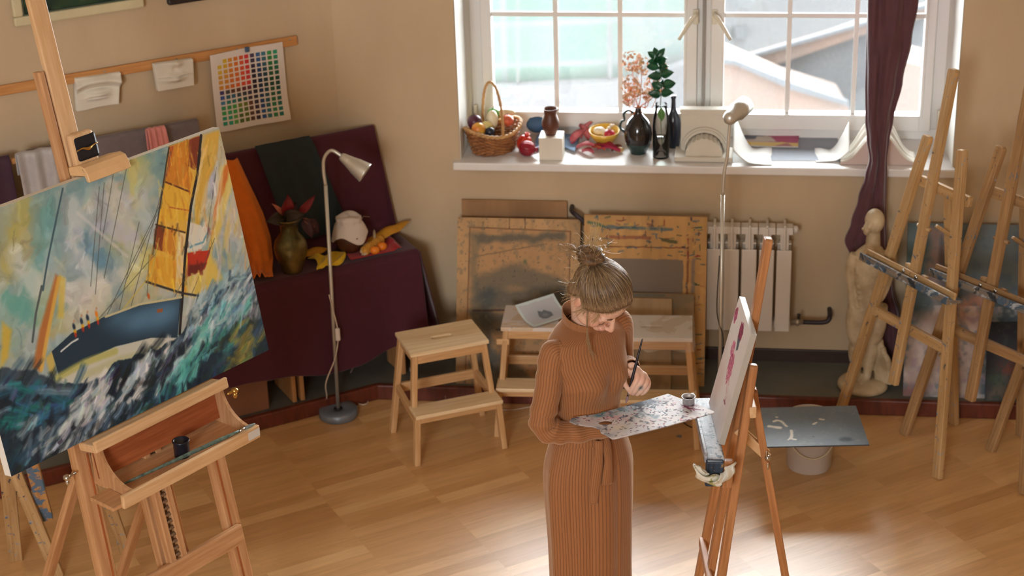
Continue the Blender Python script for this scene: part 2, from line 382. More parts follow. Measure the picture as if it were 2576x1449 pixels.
# white lining of the window reveal
bm = bmesh.new()
for (ua, ub, sg) in ((OU0, OU0+.012, 1), (OU1, OU1-.02, -1)):
    P = [Wp(ua+sg*.004, -.004, SILL), Wp(ub+sg*.004, -.40, SILL), Wp(ub+sg*.004, -.40, OZ1), Wp(ua+sg*.004, -.004, OZ1)]
    Q = [p-AW*sg*.003 for p in P]; v = [bm.verts.new(p) for p in P+Q]
    for f in ((0, 1, 2, 3), (7, 6, 5, 4), (0, 4, 5, 1), (1, 5, 6, 2), (2, 6, 7, 3), (3, 7, 4, 0)): bm.faces.new([v[i] for i in f])
bmesh.ops.recalc_face_normals(bm, faces=bm.faces)
struct(mesh_obj('trim_1', bm, M_reveal))
# remaining walls; the unseen front one has an opening added for fill light
XR = pR.x+.3; XL = pL.x
struct(prism('wall_right', [(XR, pR.y+.3), (XR+.3, pR.y+.3), (XR+.3, YB), (XR, YB)], -.2, ZC, M_wall))
bm = bmesh.new()
OB = [(-3.2, -.9, 2.7, 4.7)]
x0, x1, zb, zt = OB[0]
for (xa, xb, za, zz) in ((XL-.3, x0, -.2, ZC), (x1, XR+.3, -.2, ZC), (x0, x1, -.2, zb), (x0, x1, zt, ZC)):
    add_box(bm, ((xa+xb)/2, YB-.15, (za+zz)/2), (xb-xa, .3, zz-za))
struct(mesh_obj('wall_front', bm, M_wall))
bm = bmesh.new(); add_box(bm, (XL-.15, (YB+pL.y)/2, (ZC-.2)/2), (.3, pL.y-YB+.6, ZC+.2)); struct(mesh_obj('wall_side', bm, M_wall))
w2 = D.objects.new('fill_window', None); COL.objects.link(w2); ROOTM[w2.name] = Matrix(); struct(w2)  # unseen window, added only to let in fill light
for k in range(4): box('window_frame', (x0+(x1-x0)*k/3, YB-.1, (zb+zt)/2), (.08, .08, zt-zb), M_white, w2)
for k in range(2): box('window_frame', ((x0+x1)/2, YB-.1, zb+(zt-zb)*k), (x1-x0, .08, .08), M_white, w2)
portal('fill_portal_rear', V(((x0+x1)/2, YB-.25, (zb+zt)/2)), (1, 0, 0), (0, -1, 0), x1-x0, zt-zb)  # portal of the added fill opening
# raised tiled strip along both walls with a wooden nosing
fl = Lp(UL, .41); fr = Wp(UR, .375)
# corner of the two front lines
A = np.array([[AL.x, -AW.x], [AL.y, -AW.y]]); rhs = np.array([(Wp(0, .375)-Lp(0, .41)).x, (Wp(0, .375)-Lp(0, .41)).y]); sol = np.linalg.solve(A, rhs)
PCn = Lp(0, .41) + AL*float(sol[0])
struct(prism('floor', [Lp(UL, 0), C0, Wp(UR, 0), fr, PCn, fl], 0.0, ZP, M_tile))
for nm, p, q, ax, nn in (('trim_2', fl, PCn, AL, NL), ('trim_3', PCn, fr, AW, NW)):
    o = beam(nm, p-nn*.012+V((0, 0, .038)), q-nn*.012+V((0, 0, .038)), .03, .076, M_dark_trim, side=nn, b=.006); struct(o)
struct(beam('baseboard_left', Lp(UL, .008, ZP+.03), Lp(-.01, .008, ZP+.03), .014, .065, M_base, side=NL))
struct(beam('baseboard_back', Wp(UC+.01, .008, ZP+.03), Wp(UR, .008, ZP+.03), .014, .065, M_base, side=NW))
# tile joints: thin darker strips sunk flush in the ledge
# ---------------------------------------------------------------- window_1
w1 = D.objects.new('window_1', None); COL.objects.link(w1); w1.matrix_basis = Matrix.Translation(Wp(-.366, -.37, SILL)); ROOTM[w1.name] = w1.matrix_basis.copy(); struct(w1)
def wbox(name, u0, u1, z0, z1, v0, v1, m, parent, b=.004):
    M = basis(Wp((u0+u1)/2, (v0+v1)/2, (z0+z1)/2), AW, NW, V((0, 0, 1)))
    bm = bmesh.new(); add_box(bm, (0, 0, 0), (abs(u1-u0), abs(v1-v0), abs(z1-z0))); o = mesh_obj(name, bm, m, parent, M=M)
    if b: bev(o, b)
    return o
ZT = OZ1-.005; FU0, FU1 = -1.463, .741
sl = wbox('window_sill', -1.505, .772, SILL-.038, SILL, .045, -.40, M_sill, w1, .006)
for (a, b, c, d) in ((FU0, FU1, SILL, 1.112), (FU0, FU1, ZT-.05, ZT), (FU0, -1.402, 1.112, ZT-.05), (.678, FU1, 1.112, ZT-.05), (-.398, -.334, 1.112, ZT-.05)):
    wbox('window_frame', a, b, c, d, -.36, -.43, M_white, w1)
M_glass = mat('window_glass', (1, 1, 1), 0, trans=1, ior=1.45); 
def thin_glass():
    m = D.materials.new('thin_window_glass'); m.use_nodes = True; t = NT(m); t.n.remove(t.n['Principled BSDF']); out = t.n['Material Output']
    tr = t.new('ShaderNodeBsdfTransparent'); tr.inputs[0].default_value = (.97, .985, .98, 1); gl = t.new('ShaderNodeBsdfGlossy'); gl.inputs['Roughness'].default_value = .02
    fr_ = t.new('ShaderNodeFresnel', i_IOR=1.45); mx = t.new('ShaderNodeMixShader'); ge = t.new('ShaderNodeNewGeometry')
    df = t.new('ShaderNodeBsdfDiffuse'); df.inputs[0].default_value = (.8, .82, .82, 1); m2 = t.new('ShaderNodeMixShader'); nz = t.new('ShaderNodeTexNoise', i_Scale=60.0, i_Detail=6.0)
    mr = t.new('ShaderNodeMapRange'); mr.inputs[1].default_value = .35; mr.inputs[2].default_value = .8; mr.inputs[3].default_value = .05; mr.inputs[4].default_value = .12
    t.link(nz.outputs['Fac'], mr.inputs[0]); t.link(mr.outputs[0], m2.inputs[0]); t.link(tr.outputs[0], m2.inputs[1]); t.link(df.outputs[0], m2.inputs[2])
    t.link(fr_.outputs[0], mx.inputs[0]); t.link(m2.outputs[0], mx.inputs[1]); t.link(gl.outputs[0], mx.inputs[2]); t.link(mx.outputs[0], out.inputs[0]); return m
M_glass = thin_glass()
for (g0, g1, s0, s1, muns) in ((-1.359, -.458, -1.410, -.398, (-1.058, -.756)), (-.273, .634, -.334, .684, (.024, .328))):
    zb_, zt_ = 1.186, ZT-.115; sb, st_ = 1.108, ZT-.045
    sash = wbox('sash', s0, g0, sb, st_, -.335, -.40, M_white, w1)
    for (a, b, c, d) in ((g1, s1, sb, st_), (g0, g1, sb, zb_), (g0, g1, zt_, st_)): wbox('sash_rail', a, b, c, d, -.335, -.40, M_white, sash)
    for (a, b, c, d) in ((g0-.012, g0, zb_-.012, zt_+.012), (g1, g1+.012, zb_-.012, zt_+.012), (g0, g1, zb_-.012, zb_), (g0, g1, zt_, zt_+.012)): wbox('glazing_bead', a, b, c, d, -.328, -.34, M_white, sash, .002)
    gp = wbox('pane', g0, g1, zb_, zt_, -.366, -.370, M_glass, w1, 0)
    for u in muns: wbox('glazing_bar', u-.011, u+.011, zb_, zt_, -.356, -.366, M_white, gp, .002)
    for z in (1.655, 2.13): wbox('glazing_bar', g0, g1, z-.011, z+.011, -.3555, -.3665, M_white, gp, .002)
wbox('seal', -.374, -.360, 1.112, ZT-.05, -.334, -.345, mat('grey_seal', srgb(150, 146, 142), .6), w1, .002)
M_ivory = mat('ivory_plastic', srgb(226, 220, 200), .35)
for uh, du in ((-.405, -.075), (-.318, .075)):
    hb = wbox('handle_base', uh-.013, uh+.013, 1.62, 1.69, -.318, -.335, M_ivory, w1, .005)
    tube('handle_lever', [Wp(uh, -.325, 1.675), Wp(uh, -.285, 1.675), Wp(uh+du*.25, -.28, 1.655), Wp(uh+du, -.28, 1.56)], [.009, .009, .010, .008], M_ivory, hb, n=10, k=4)
for u in (-1.448, .722): wbox('hinge', u-.009, u+.009, 1.115, 1.215, -.325, -.345, M_ivory, w1, .004)
portal('window_portal', Wp((OU0+OU1)/2, -.44, (OZ0+OZ1)/2), AW, NW, OU1-OU0, OZ1-OZ0)
# ---------------------------------------------------------------- what stands outside
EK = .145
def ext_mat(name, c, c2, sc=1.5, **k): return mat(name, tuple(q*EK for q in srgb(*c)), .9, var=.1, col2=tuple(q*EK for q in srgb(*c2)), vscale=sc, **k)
M_net = mat('green_net', srgb(100, 134, 122), .9, col2=srgb(116, 144, 134), vscale=.5)
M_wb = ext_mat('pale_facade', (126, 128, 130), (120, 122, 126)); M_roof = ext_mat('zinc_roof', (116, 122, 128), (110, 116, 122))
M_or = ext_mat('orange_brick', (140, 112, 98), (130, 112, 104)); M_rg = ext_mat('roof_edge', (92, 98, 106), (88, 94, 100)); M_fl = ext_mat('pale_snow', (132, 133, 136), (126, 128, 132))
# ================================================================ materials shared by things
M_oil = mat('oil_paint', (.5, .5, .5), .45, attr='Col', bump=.25, bscale=160, bdist=.0015, spec=.4)
M_flat = mat('painted_matte', (.5, .5, .5), .75, attr='Col', bump=.1, bscale=200, bdist=.0006)
M_gloss = mat('painted_gloss', (.5, .5, .5), .3, attr='Col', bump=.3, bscale=120, bdist=.001)
W_beech = wood('oiled_beech', srgb(204, 158, 116), srgb(176, 128, 86), .38)
W_beech2 = wood('pale_beech', srgb(222, 186, 144), srgb(204, 162, 116), .4)
W_red = wood('reddish_beech', srgb(176, 104, 60), srgb(150, 82, 46), .4)
SPT = [(srgb(96, 116, 136), 14, .635), (srgb(60, 64, 74), 34, .65), (srgb(156, 160, 164), 20, .66)]
W_pine = wood('stained_pine', srgb(198, 164, 118), srgb(168, 132, 86), .5, spots=SPT)
W_pine_d = wood('dark_stained_pine', srgb(176, 140, 98), srgb(140, 106, 70), .5, spots=SPT)
W_ledge = wood('paint_caked_ledge', srgb(150, 130, 104), srgb(96, 100, 104), .6, spots=[(srgb(70, 92, 112), 9, .52), (srgb(36, 44, 54), 12, .6), (srgb(168, 176, 182), 16, .6)])
W_stool = wood('bare_stool_wood', srgb(214, 174, 126), srgb(192, 148, 100), .45)
W_stool_lit = wood('lit_stool_wood', srgb(236, 214, 176), srgb(218, 188, 144), .4)  # paler than the legs: window light on the tops put into the colour
M_steel = mat('steel', srgb(190, 188, 184), .25, 1)
M_brass = mat('brass', srgb(200, 160, 90), .3, 1)
M_black = mat('black_plastic', srgb(22, 22, 28), .4)
# ================================================================ big sailing picture
BR = V((-0.8714, 5.9025, 1.15)); Hh = V((.64298, .76588, 0)); la = .18215; nh = V((.76588, -.64298, 0))
Up = V((0, 0, 1))*math.cos(la) - nh*math.sin(la); Nn = Up.cross(Hh); Nn = -Nn if Nn.dot(nh) < 0 else Nn; Nn.normalize()
CW, CHh = 1.114, .820; BLc = BR - Hh*CW
def q(x, y):
    P = onplane(x, y, BR, Nn)-BLc; return (P.dot(Hh), P.dot(Up))
def Q(*pts): return [q(*p) for p in pts]
A = Art(CW, CHh, .0022, (158, 172, 172), 11)
def strokes(A, n, region, cols, ln, wd, ang, da, op=(.5, 1), seed=3):
    r = np.random.default_rng(seed); P = np.array(region); lo, hi = P.min(0), P.max(0); k = 0; t = 0
    while k < n and t < n*40:
        t += 1; x, y = r.uniform(lo, hi); ins = False
        for i in range(len(P)):
            x0, y0 = P[i]; x1, y1 = P[(i+1) % len(P)]
            if (y0 > y) != (y1 > y) and x < (x1-x0)*(y-y0)/(y1-y0)+x0: ins = not ins
        if not ins: continue
        k += 1; a = ang+r.normal()*da; L = r.uniform(*ln); w = r.uniform(*wd); c = cols[r.integers(len(cols))]
        x0, x1, y0, y1 = x-L-.02, x+L+.02, y-L-.02, y+L+.02
        i0, i1 = max(0, int(x0/A.res)), min(A.nx, int(x1/A.res)+1); j0, j1 = max(0, int(y0/A.res)), min(A.ny, int(y1/A.res)+1)
        if i1-i0 < 2 or j1-j0 < 2: continue
        X, Y = A.Xw[j0:j1, i0:i1]-x, A.Yw[j0:j1, i0:i1]-y; u = X*math.cos(a)+Y*math.sin(a); v = -X*math.sin(a)+Y*math.cos(a)
        v = v + .15*w*np.sin(u/L*5+k); m = np.clip(1.2-np.abs(v)/w, 0, 1)**.6*np.clip((1-np.abs(u)/(L*.5))*4, 0, 1)
        m *= (.8+.2*np.sin(v/w*7+k))*r.uniform(*op); m = np.clip(m, 0, 1)[..., None]
        A.img[j0:j1, i0:i1] = A.img[j0:j1, i0:i1]*(1-m)+m*np.array(c)/255.
def impasto(A, n, region, ln, wd, ang, da, amt, seed):   # short strokes in the local colour, lighter or darker
    r = np.random.default_rng(seed); P = np.array(region); lo, hi = P.min(0), P.max(0)
    k = 0
    while k < n:
        x, y = r.uniform(lo, hi); ins = False; k += .25
        for a in range(len(P)):
            xa, ya = P[a]; xb, yb = P[(a+1) % len(P)]
            if (ya > y) != (yb > y) and x < (xb-xa)*(y-ya)/(yb-ya)+xa: ins = not ins
        if not ins: continue
        k += .75; i, j = int(min(max(x/A.res, 0), A.nx-1)), int(min(max(y/A.res, 0), A.ny-1)); c = A.img[j, i]*255*(1+r.normal()*amt)+r.normal(size=3)*amt*40
        strokes(A, 1, [(x-.001, y-.001), (x+.001, y-.001), (x+.001, y+.001), (x-.001, y+.001)], [tuple(np.clip(c, 8, 240))], ln, wd, ang, da, (.5, .95), int(r.integers(1e9)))
A.warp(.03, .12)
A.noise((120, 158, 164), .16, .42, .62, .9); strokes(A, 260, [(0, .25), (CW, .25), (CW, CHh), (0, CHh)], [(150, 168, 172), (196, 198, 190), (110, 150, 158), (176, 184, 196), (178, 176, 120), (130, 166, 168)], (.03, .10), (.008, .022), math.radians(60), .7, (.15, .5), 2); A.noise((184, 186, 176), .12, .5, .68, .9); A.noise((168, 160, 100), .13, .58, .72, .75); A.noise((96, 140, 152), .08, .6, .72, .6)
for (x, y, rx, ry, c, o) in ((60, 560, .10, .06, (176, 166, 96), .7), (30, 640, .06, .05, (150, 140, 84), .8), (120, 560, .08, .07, (104, 146, 152), .7), (250, 650, .10, .06, (100, 142, 164), .9), (210, 720, .10, .05, (112, 150, 166), .8),
        (300, 590, .06, .07, (196, 190, 120), .7), (345, 420, .05, .10, (196, 190, 110), .7), (230, 760, .14, .06, (206, 204, 190), .95), (90, 700, .09, .10, (186, 200, 196), .7), (40, 780, .12, .08, (120, 170, 162), .7), (300, 500, .14, .06, (186, 190, 200), .8),
        (340, 690, .06, .10, (184, 196, 194), .8), (200, 620, .06, .10, (178, 188, 196), .8), (530, 450, .05, .14, (180, 182, 196), .9), (590, 560, .05, .10, (206, 206, 206), .9), (295, 465, .02, .012, (190, 110, 60), .9)):
    s_, t_ = q(x, y); A.blob(s_, t_, rx, ry, c, o)
for (x0, y0), (x1, y1), w_, c in (((60, 500), (10, 700), .03, (178, 170, 96)), ((120, 540), (60, 760), .03, (104, 160, 158)), ((180, 520), (230, 720), .035, (196, 206, 206)), ((210, 600), (300, 720), .03, (96, 140, 166)), ((280, 470), (350, 640), .03, (206, 206, 190)),
        ((330, 430), (350, 520), .025, (206, 196, 110)), ((250, 560), (330, 600), .03, (184, 186, 206)), ((180, 740), (300, 700), .05, (206, 206, 196)), ((320, 720), (370, 640), .03, (206, 198, 120)), ((40, 640), (90, 720), .04, (200, 210, 204)), ((20, 740), (80, 800), .03, (90, 160, 150)), ((350, 480), (380, 600), .03, (186, 200, 204))):
    A.warp(.02, .05); A.line(Q((x0, y0), (x1, y1)), w_, c, .022, .7)
impasto(A, 900, [(0, .22), (CW, .22), (CW, CHh), (0, CHh)], (.03, .09), (.004, .014), math.radians(58), .7, .075, 77)
A.warp(.006, .05, 1, 1)
A.poly(Q((508, 338), (552, 328), (545, 400), (520, 470), (505, 560), (488, 600), (492, 480)), (214, 168, 60), .012, .9)
A.poly(Q((556, 420), (590, 400), (590, 450), (560, 560), (530, 640), (520, 700), (505, 700), (530, 600)), (222, 196, 96), .015, .9)
A.poly(Q((560, 430), (580, 390), (572, 450), (545, 540), (530, 590), (536, 540)), (206, 104, 44), .01, .9)
A.poly(Q((468, 640), (530, 640), (560, 700), (500, 745), (465, 740)), (224, 190, 80), .02, .85)
strokes(A, 60, Q((490, 340), (560, 330), (640, 640), (470, 740)), [(216, 190, 100), (200, 200, 206), (210, 150, 60), (230, 222, 190)], (.08, .22), (.004, .012), math.radians(68), .15, (.3, .7), 5)
# sails
A.poly(Q((425, 370), (507, 340), (492, 480), (478, 540), (466, 744), (366, 710), (388, 640), (398, 540)), (222, 176, 72), .006)
A.poly(Q((425, 370), (478, 352), (474, 418), (486, 440), (480, 478), (412, 455)), (206, 132, 40), .004)
A.poly(Q((478, 352), (506, 341), (494, 428), (472, 418)), (128, 56, 30), .003); A.poly(Q((425, 372), (436, 368), (424, 440), (414, 440)), (170, 70, 36), .004, .8)
A.poly(Q((412, 458), (478, 482), (470, 555), (396, 560)), (226, 178, 60), .004); A.poly(Q((392, 568), (414, 572), (408, 632), (386, 626)), (128, 62, 34), .003)
A.poly(Q((414, 572), (442, 582), (440, 642), (408, 632)), (206, 138, 50), .003); A.poly(Q((446, 580), (466, 590), (460, 738), (440, 728)), (222, 204, 160), .006, .9)
A.poly(Q((378, 640), (444, 652), (440, 725), (368, 706)), (220, 166, 56), .006)
strokes(A, 90, Q((420, 372), (504, 345), (470, 740), (372, 705)), [(232, 190, 70), (200, 120, 40), (214, 156, 50), (236, 206, 110)], (.03, .10), (.002, .006), math.radians(82), .2, (.3, .7), 6)
A.poly(Q((470, 560), (522, 570), (520, 605), (505, 628), (468, 634)), (222, 220, 208), .006, .9); A.line(Q((478, 622), (510, 608), (526, 575)), .004, (110, 160, 176), .003)
A.poly(Q((470, 636), (530, 627), (516, 678), (470, 696)), (186, 54, 34), .002); A.poly(Q((474, 668), (520, 662), (514, 678), (470, 695)), (96, 36, 30), .01, .9); A.blob(*q(524, 580), .006, .014, (140, 50, 40), .9)
A.warp(.0008, .05)
for l_, w, c in (([(506, 341), (496, 440), (480, 520), (466, 640), (459, 744), (452, 840)], .009, (38, 34, 34)), ([(425, 371), (412, 455), (396, 560), (384, 640)], .004, (60, 54, 44)), ([(412, 456), (476, 482)], .004, (90, 40, 26)),
        ([(392, 565), (466, 585)], .004, (70, 50, 34)), ([(366, 708), (460, 738), (500, 744)], .006, (52, 52, 56)), ([(426, 521), (476, 530)], .002, (180, 90, 40)), ([(158, 474), (140, 560), (120, 655), (108, 730)], .005, (70, 96, 108)),
        ([(105, 720), (90, 790), (82, 860)], .006, (84, 96, 98))): A.line(Q(*l_), w, c, .002)
for a_, b_ in (((250, 470), (228, 720)), ((262, 460), (240, 740)), ((318, 425), (262, 700)), ((285, 440), (258, 600)), ((350, 560), (300, 780)), ((410, 470), (330, 770)), ((400, 520), (270, 790)), ((395, 540), (320, 700)), ((470, 690), (440, 745)), ((540, 600), (480, 745)), ((545, 420), (520, 600)), ((390, 640), (250, 800)), ((375, 640), (370, 745)), ((430, 380), (395, 560))):
    A.line(Q(a_, b_), .0016, (84, 84, 78), .0014, .75)
A.line(Q((195, 535), (240, 575), (320, 645)), .005, (206, 208, 208), .006, .55); A.line(Q((300, 790), (380, 690), (400, 600)), .003, (196, 180, 90), .002, .8)
A.poly(Q((140, 690), (152, 700), (118, 850), (102, 935), (82, 925), (100, 830)), (176, 110, 58), .012, .95); A.line(Q((148, 700), (118, 850), (104, 930)), .008, (220, 176, 80), .006, .8)
A.poly(Q((150, 690), (165, 700), (160, 800), (145, 800)), (214, 184, 70), .01, .7); A.poly(Q((6, 810), (30, 830), (20, 900), (0, 930)), (206, 170, 56), .015, .8); A.poly(Q((115, 900), (135, 880), (140, 945), (125, 940)), (206, 176, 80), .01, .8)
# hull
A.poly(Q((130, 884), (180, 838), (260, 798), (350, 768), (456, 750), (446, 852), (380, 850), (290, 872), (212, 908), (150, 952)), (34, 56, 74), .002)
for x, y, rx, ry, o in ((410, 792, .09, .05, .9), (350, 806, .08, .04, .8), (300, 800, .06, .03, .5)):
    m = A.inside(Q((150, 880), (260, 800), (350, 770), (452, 752), (446, 850), (380, 848), (290, 870))); s_, t_ = q(x, y); e_ = np.exp(-(((A.X-s_)/rx)**2+((A.Y-t_)/ry)**2))*o*m; A.mix(e_, (86, 130, 164))
A.poly(Q((138, 954), (212, 908), (290, 873), (380, 850), (446, 850), (440, 890), (330, 915), (215, 972)), (196, 198, 186), .004)
A.line(Q((142, 952), (212, 912), (290, 884)), .014, (176, 174, 96), .01, .8); A.line(Q((200, 950), (300, 905), (400, 880)), .012, (176, 178, 130), .012, .6)
A.line(Q((266, 797), (350, 766), (456, 748)), .005, (196, 190, 150), .002); A.line(Q((154, 884), (180, 862), (196, 853)), .004, (200, 206, 206), .002); A.poly(Q((395, 778), (410, 776), (409, 785), (394, 787)), (150, 90, 50))
for x, y in ((186, 822), (205, 808), (220, 799), (243, 790)):
    A.blob(*q(x, y-14), .004, .005, (190, 150, 120), 1, 0, 4); A.blob(*q(x, y), .006, .012, (226, 130, 40) if x > 230 else (36, 50, 70), 1, 0, 4); A.blob(*q(x+3, y+13), .006, .008, (220, 170, 40), 1, 0, 4); A.blob(*q(x+4, y+21), .005, .009, (170, 50, 40), 1, 0, 4)
A.blob(*q(374, 745), .005, .012, (190, 90, 40), 1, 0, 4)
# sea
sea = Q((-60, 925), (60, 930), (140, 958), (215, 966), (300, 915), (450, 852), (500, 790), (560, 730), (640, 660), (700, 900), (30, 1260), (-60, 1230))
A.warp(.02, .06); A.poly(sea, (30, 50, 66), .006); A.poly(Q((0, 925), (60, 930), (140, 958), (200, 975), (150, 1000), (0, 960)), (70, 84, 96), .01, .8); A.warp(.004, .03)
dg = math.radians(38)
strokes(A, 70, sea, [(24, 40, 52), (30, 60, 76), (60, 96, 120), (20, 30, 40)], (.10, .26), (.008, .02), dg, .25, (.6, 1), 7)
strokes(A, 26, Q((0, 960), (160, 980), (160, 1080), (0, 1080)), [(30, 118, 118), (52, 108, 150), (40, 90, 116), (120, 150, 170)], (.06, .16), (.006, .016), math.radians(-20), .3, (.6, 1), 8)
strokes(A, 120, Q((140, 1120), (200, 980), (330, 925), (470, 850), (520, 780), (640, 690), (660, 780), (520, 850), (420, 960), (300, 1050), (160, 1150)), [(196, 204, 212), (176, 188, 206), (206, 206, 204), (150, 180, 196), (220, 222, 222)], (.05, .14), (.007, .018), dg, .22, (.5, 1), 9)
strokes(A, 60, Q((420, 960), (470, 860), (560, 760), (640, 760), (600, 860), (480, 950), (300, 1080)), [(96, 190, 180), (70, 160, 160), (120, 206, 200), (60, 120, 140)], (.05, .14), (.005, .015), math.radians(44), .3, (.6, 1), 10)
strokes(A, 34, Q((160, 1150), (330, 950), (450, 900), (420, 960), (250, 1110)), [(22, 34, 44), (28, 48, 60)], (.05, .14), (.004, .010), dg, .2, (.8, 1), 12)
strokes(A, 30, Q((540, 850), (640, 800), (672, 875), (560, 930)), [(52, 60, 50), (34, 44, 50), (150, 140, 60), (90, 96, 120), (46, 90, 96)], (.04, .12), (.006, .014), math.radians(25), .4, (.6, 1), 13)
strokes(A, 50, Q((20, 1180), (60, 1060), (200, 1060), (400, 1000), (300, 1080), (100, 1190)), [(26, 38, 48), (70, 92, 120), (110, 136, 160), (20, 30, 40), (170, 180, 190)], (.05, .16), (.004, .012), math.radians(30), .3, (.5, 1), 14)
strokes(A, 160, Q((480, 740), (640, 650), (668, 760), (560, 830), (460, 850)), [(206, 216, 222), (150, 190, 204), (176, 200, 210), (110, 150, 176), (60, 90, 110)], (.03, .09), (.003, .008), math.radians(42), .3, (.5, 1), 15)
A.blob(*q(615, 885), .05, .02, (170, 150, 70), .7, .4)
impasto(A, 260, Q((366, 710), (425, 370), (590, 345), (600, 640), (470, 740)), (.02, .06), (.002, .006), math.radians(75), .3, .10, 78)
impasto(A, 700, sea, (.02, .07), (.002, .008), dg, .4, .22, 79)
canvas = panel('painted_canvas', A, .035, M_oil, basis(BLc, Hh, -Nn, Up), side=(236, 236, 232))
tag(canvas, 'large oil painting of a yellow-sailed ship on stormy sea, resting on the studio easel', 'painting')
# ================================================================ studio easel that carries it
def E(s, t, off=0): return BR + Hh*s + Up*t + Nn*off          # point in the plane of the picture's front
def floorE(s, off, z): # on the easel's base: s along the ledge, off in front
    P = BR + Hh*s + nh*off; return V((P.x, P.y, z))
se = thing('studio_easel', 'beech studio easel with open tray holding the large sailing picture', 'easel', floorE(-.55, 0, 0))
OB_ = -.06
beam('mast', E(-.55, -.60, OB_-.012), E(-.55, 1.62, OB_-.012), .064, .022, W_beech2, se, side=Hh)
for sg in (-1, 1): 
    g = beam('mast_rail', E(-.55+sg*.050, -.62, OB_-.02), E(-.55+sg*.050, 1.17 if sg < 0 else .78, OB_-.02), .022, .036, W_beech, se, side=Hh)
# clamp that holds the picture's top edge
cl = beam('clamp_block', E(-.535, .84, OB_+.022), E(-.535, .955, OB_+.022), .090, .036, W_beech2, se, side=Hh, b=.012)
M_tape = mat('black_tape', srgb(24, 25, 32), .35)
beam('tape', E(-.530, .862, OB_+.024), E(-.530, .945, OB_+.024), .088, .040, M_tape, cl, side=Hh, b=.010)
tube('spring_wire', [E(-.575, .902, OB_+.047), E(-.555, .906, OB_+.050), E(-.535, .900, OB_+.054), E(-.515, .905, OB_+.050), E(-.490, .908, OB_+.046)], [.002, .003, .006, .003, .002], M_brass, cl, n=8, k=4)
bm = bmesh.new(); prof = [(-.07, 0), (.018, 0), (.030, -.028), (.018, -.028), (.006, -.006), (-.07, -.006)]  # capped lip over the canvas edge
prof = [(-.062, .026), (.000, .034), (.022, .026), (.034, .006), (.036, -.022), (.022, -.022), (.016, -.002), (-.062, -.002)]
rings = []
for s in (-.592, -.42):
    rings.append([bm.verts.new(E(s, CHh+.005+t, o)) for o, t in prof])
for i in range(len(prof)): bm.faces.new((rings[0][i], rings[0][(i+1) % len(prof)], rings[1][(i+1) % len(prof)], rings[1][i]))
bm.faces.new(rings[0][::-1]); bm.faces.new(rings[1]); bmesh.ops.recalc_face_normals(bm, faces=bm.faces)
lip = mesh_obj('clamp_lip', bm, mat('knotted_beech', srgb(224, 182, 132), .4, var=.12, vscale=14, spots=[(srgb(40, 32, 36), 26, .68)]), se); bev(lip, .004, 3)
# legs, cross bars, notched slide
for sg, s0, s1 in ((-1, -.815, -.862), (1, -.292, -.290)):
    lg = beam('leg', E(s1, -1.16, -.062), E(s0, -.006, -.062), .060, .040, W_beech, se, side=Hh)
    beam('groove', E(s1-sg*.012, -1.12, -.0415), E(s0-sg*.012, -.06, -.0415), .006, .003, W_red, lg, side=Hh, b=0)
    for off_, nm in ((-.30, 'rear_strut'),):
        beam(nm, floorE((s0+s1)/2+sg*-.07, -.62, .05), E(s0-sg*.06, -.02, -.075), .040, .026, W_beech, se, side=Hh)
    beam('base_runner', floorE(s1, -.68, .03), floorE(s1, .12, .03), .05, .06, W_beech, se, side=Hh)
beam('cross_bar', E(-.865, -.59, -.022), E(-.285, -.59, -.022), .070, .028, W_beech, se, side=Up)
beam('cross_bar', E(-.865, -1.05, -.022), E(-.285, -1.05, -.022), .060, .028, W_beech, se, side=Up)
for sg in (-1, 1): beam('slide_rail', E(-.567+sg*.024, -.565, -.035), E(-.567+sg*.024, -.12, -.035), .026, .034, W_beech, se, side=Hh)
rk = bmesh.new()
for k in range(17):
    t = -.545+k*.025; add_tube(rk, [E(-.58, t, -.034), E(-.555, t+.006, -.026)], [.006, .008], 10)
mesh_obj('notched_rack', rk, mat('rack_metal', srgb(150, 130, 110), .35, .8), se, True)
# tray: ledge, floor, curved ends, front lip
lg = beam('canvas_ledge', E(-.838, -.020, .018), E(-.262, -.020, .018), .030, .085, W_beech2, se, side=Up, b=.006)
beam('ledge_edge', E(-.838, -.012, .064), E(-.262, -.012, .064), .040, .014, W_beech2, lg, side=Up, b=.005)
M_tin = wood('tray_inside', srgb(178, 100, 58), srgb(150, 78, 44), .45)
beam('tray_back', E(-.800, -.085, -.012), E(-.270, -.085, -.012), .13, .010, M_tin, se, side=Up, b=.001)
# tray floor is level and reaches forward
def T3(s, off, dz): P = BR + Hh*s + nh*off; return V((P.x, P.y, BR.z+dz))
TB = -.165
def slab(name, s0, s1, o0, o1, z0, z1, m, par_, b=.003):
    c_ = T3((s0+s1)/2, (o0+o1)/2, (z0+z1)/2); M = basis(c_, V((0, 0, 1)), Hh.cross(V((0, 0, 1)))*-1 if False else Hh.cross(V((0, 0, 1))), Hh)
    bm = bmesh.new(); add_box(bm, (0, 0, 0), (abs(z1-z0), abs(o1-o0), abs(s1-s0))); o = mesh_obj(name, bm, m, par_, M=M); bev(o, b) if b else None; return o
slab('tray_floor', -.80, -.26, -.02, .175, TB-.012, TB, W_beech, se)
slab('tray_lip', -.845, -.245, .175, .192, TB-.018, TB+.030, W_beech2, se, .004)
slab('tray_wing', -.878, -.800, .060, .176, TB-.016, TB-.002, W_beech, se)
slab('sticker', -.300, -.247, .1922, .1930, TB-.008, TB+.022, mat('white_sticker', srgb(206, 204, 200), .6), se, 0)
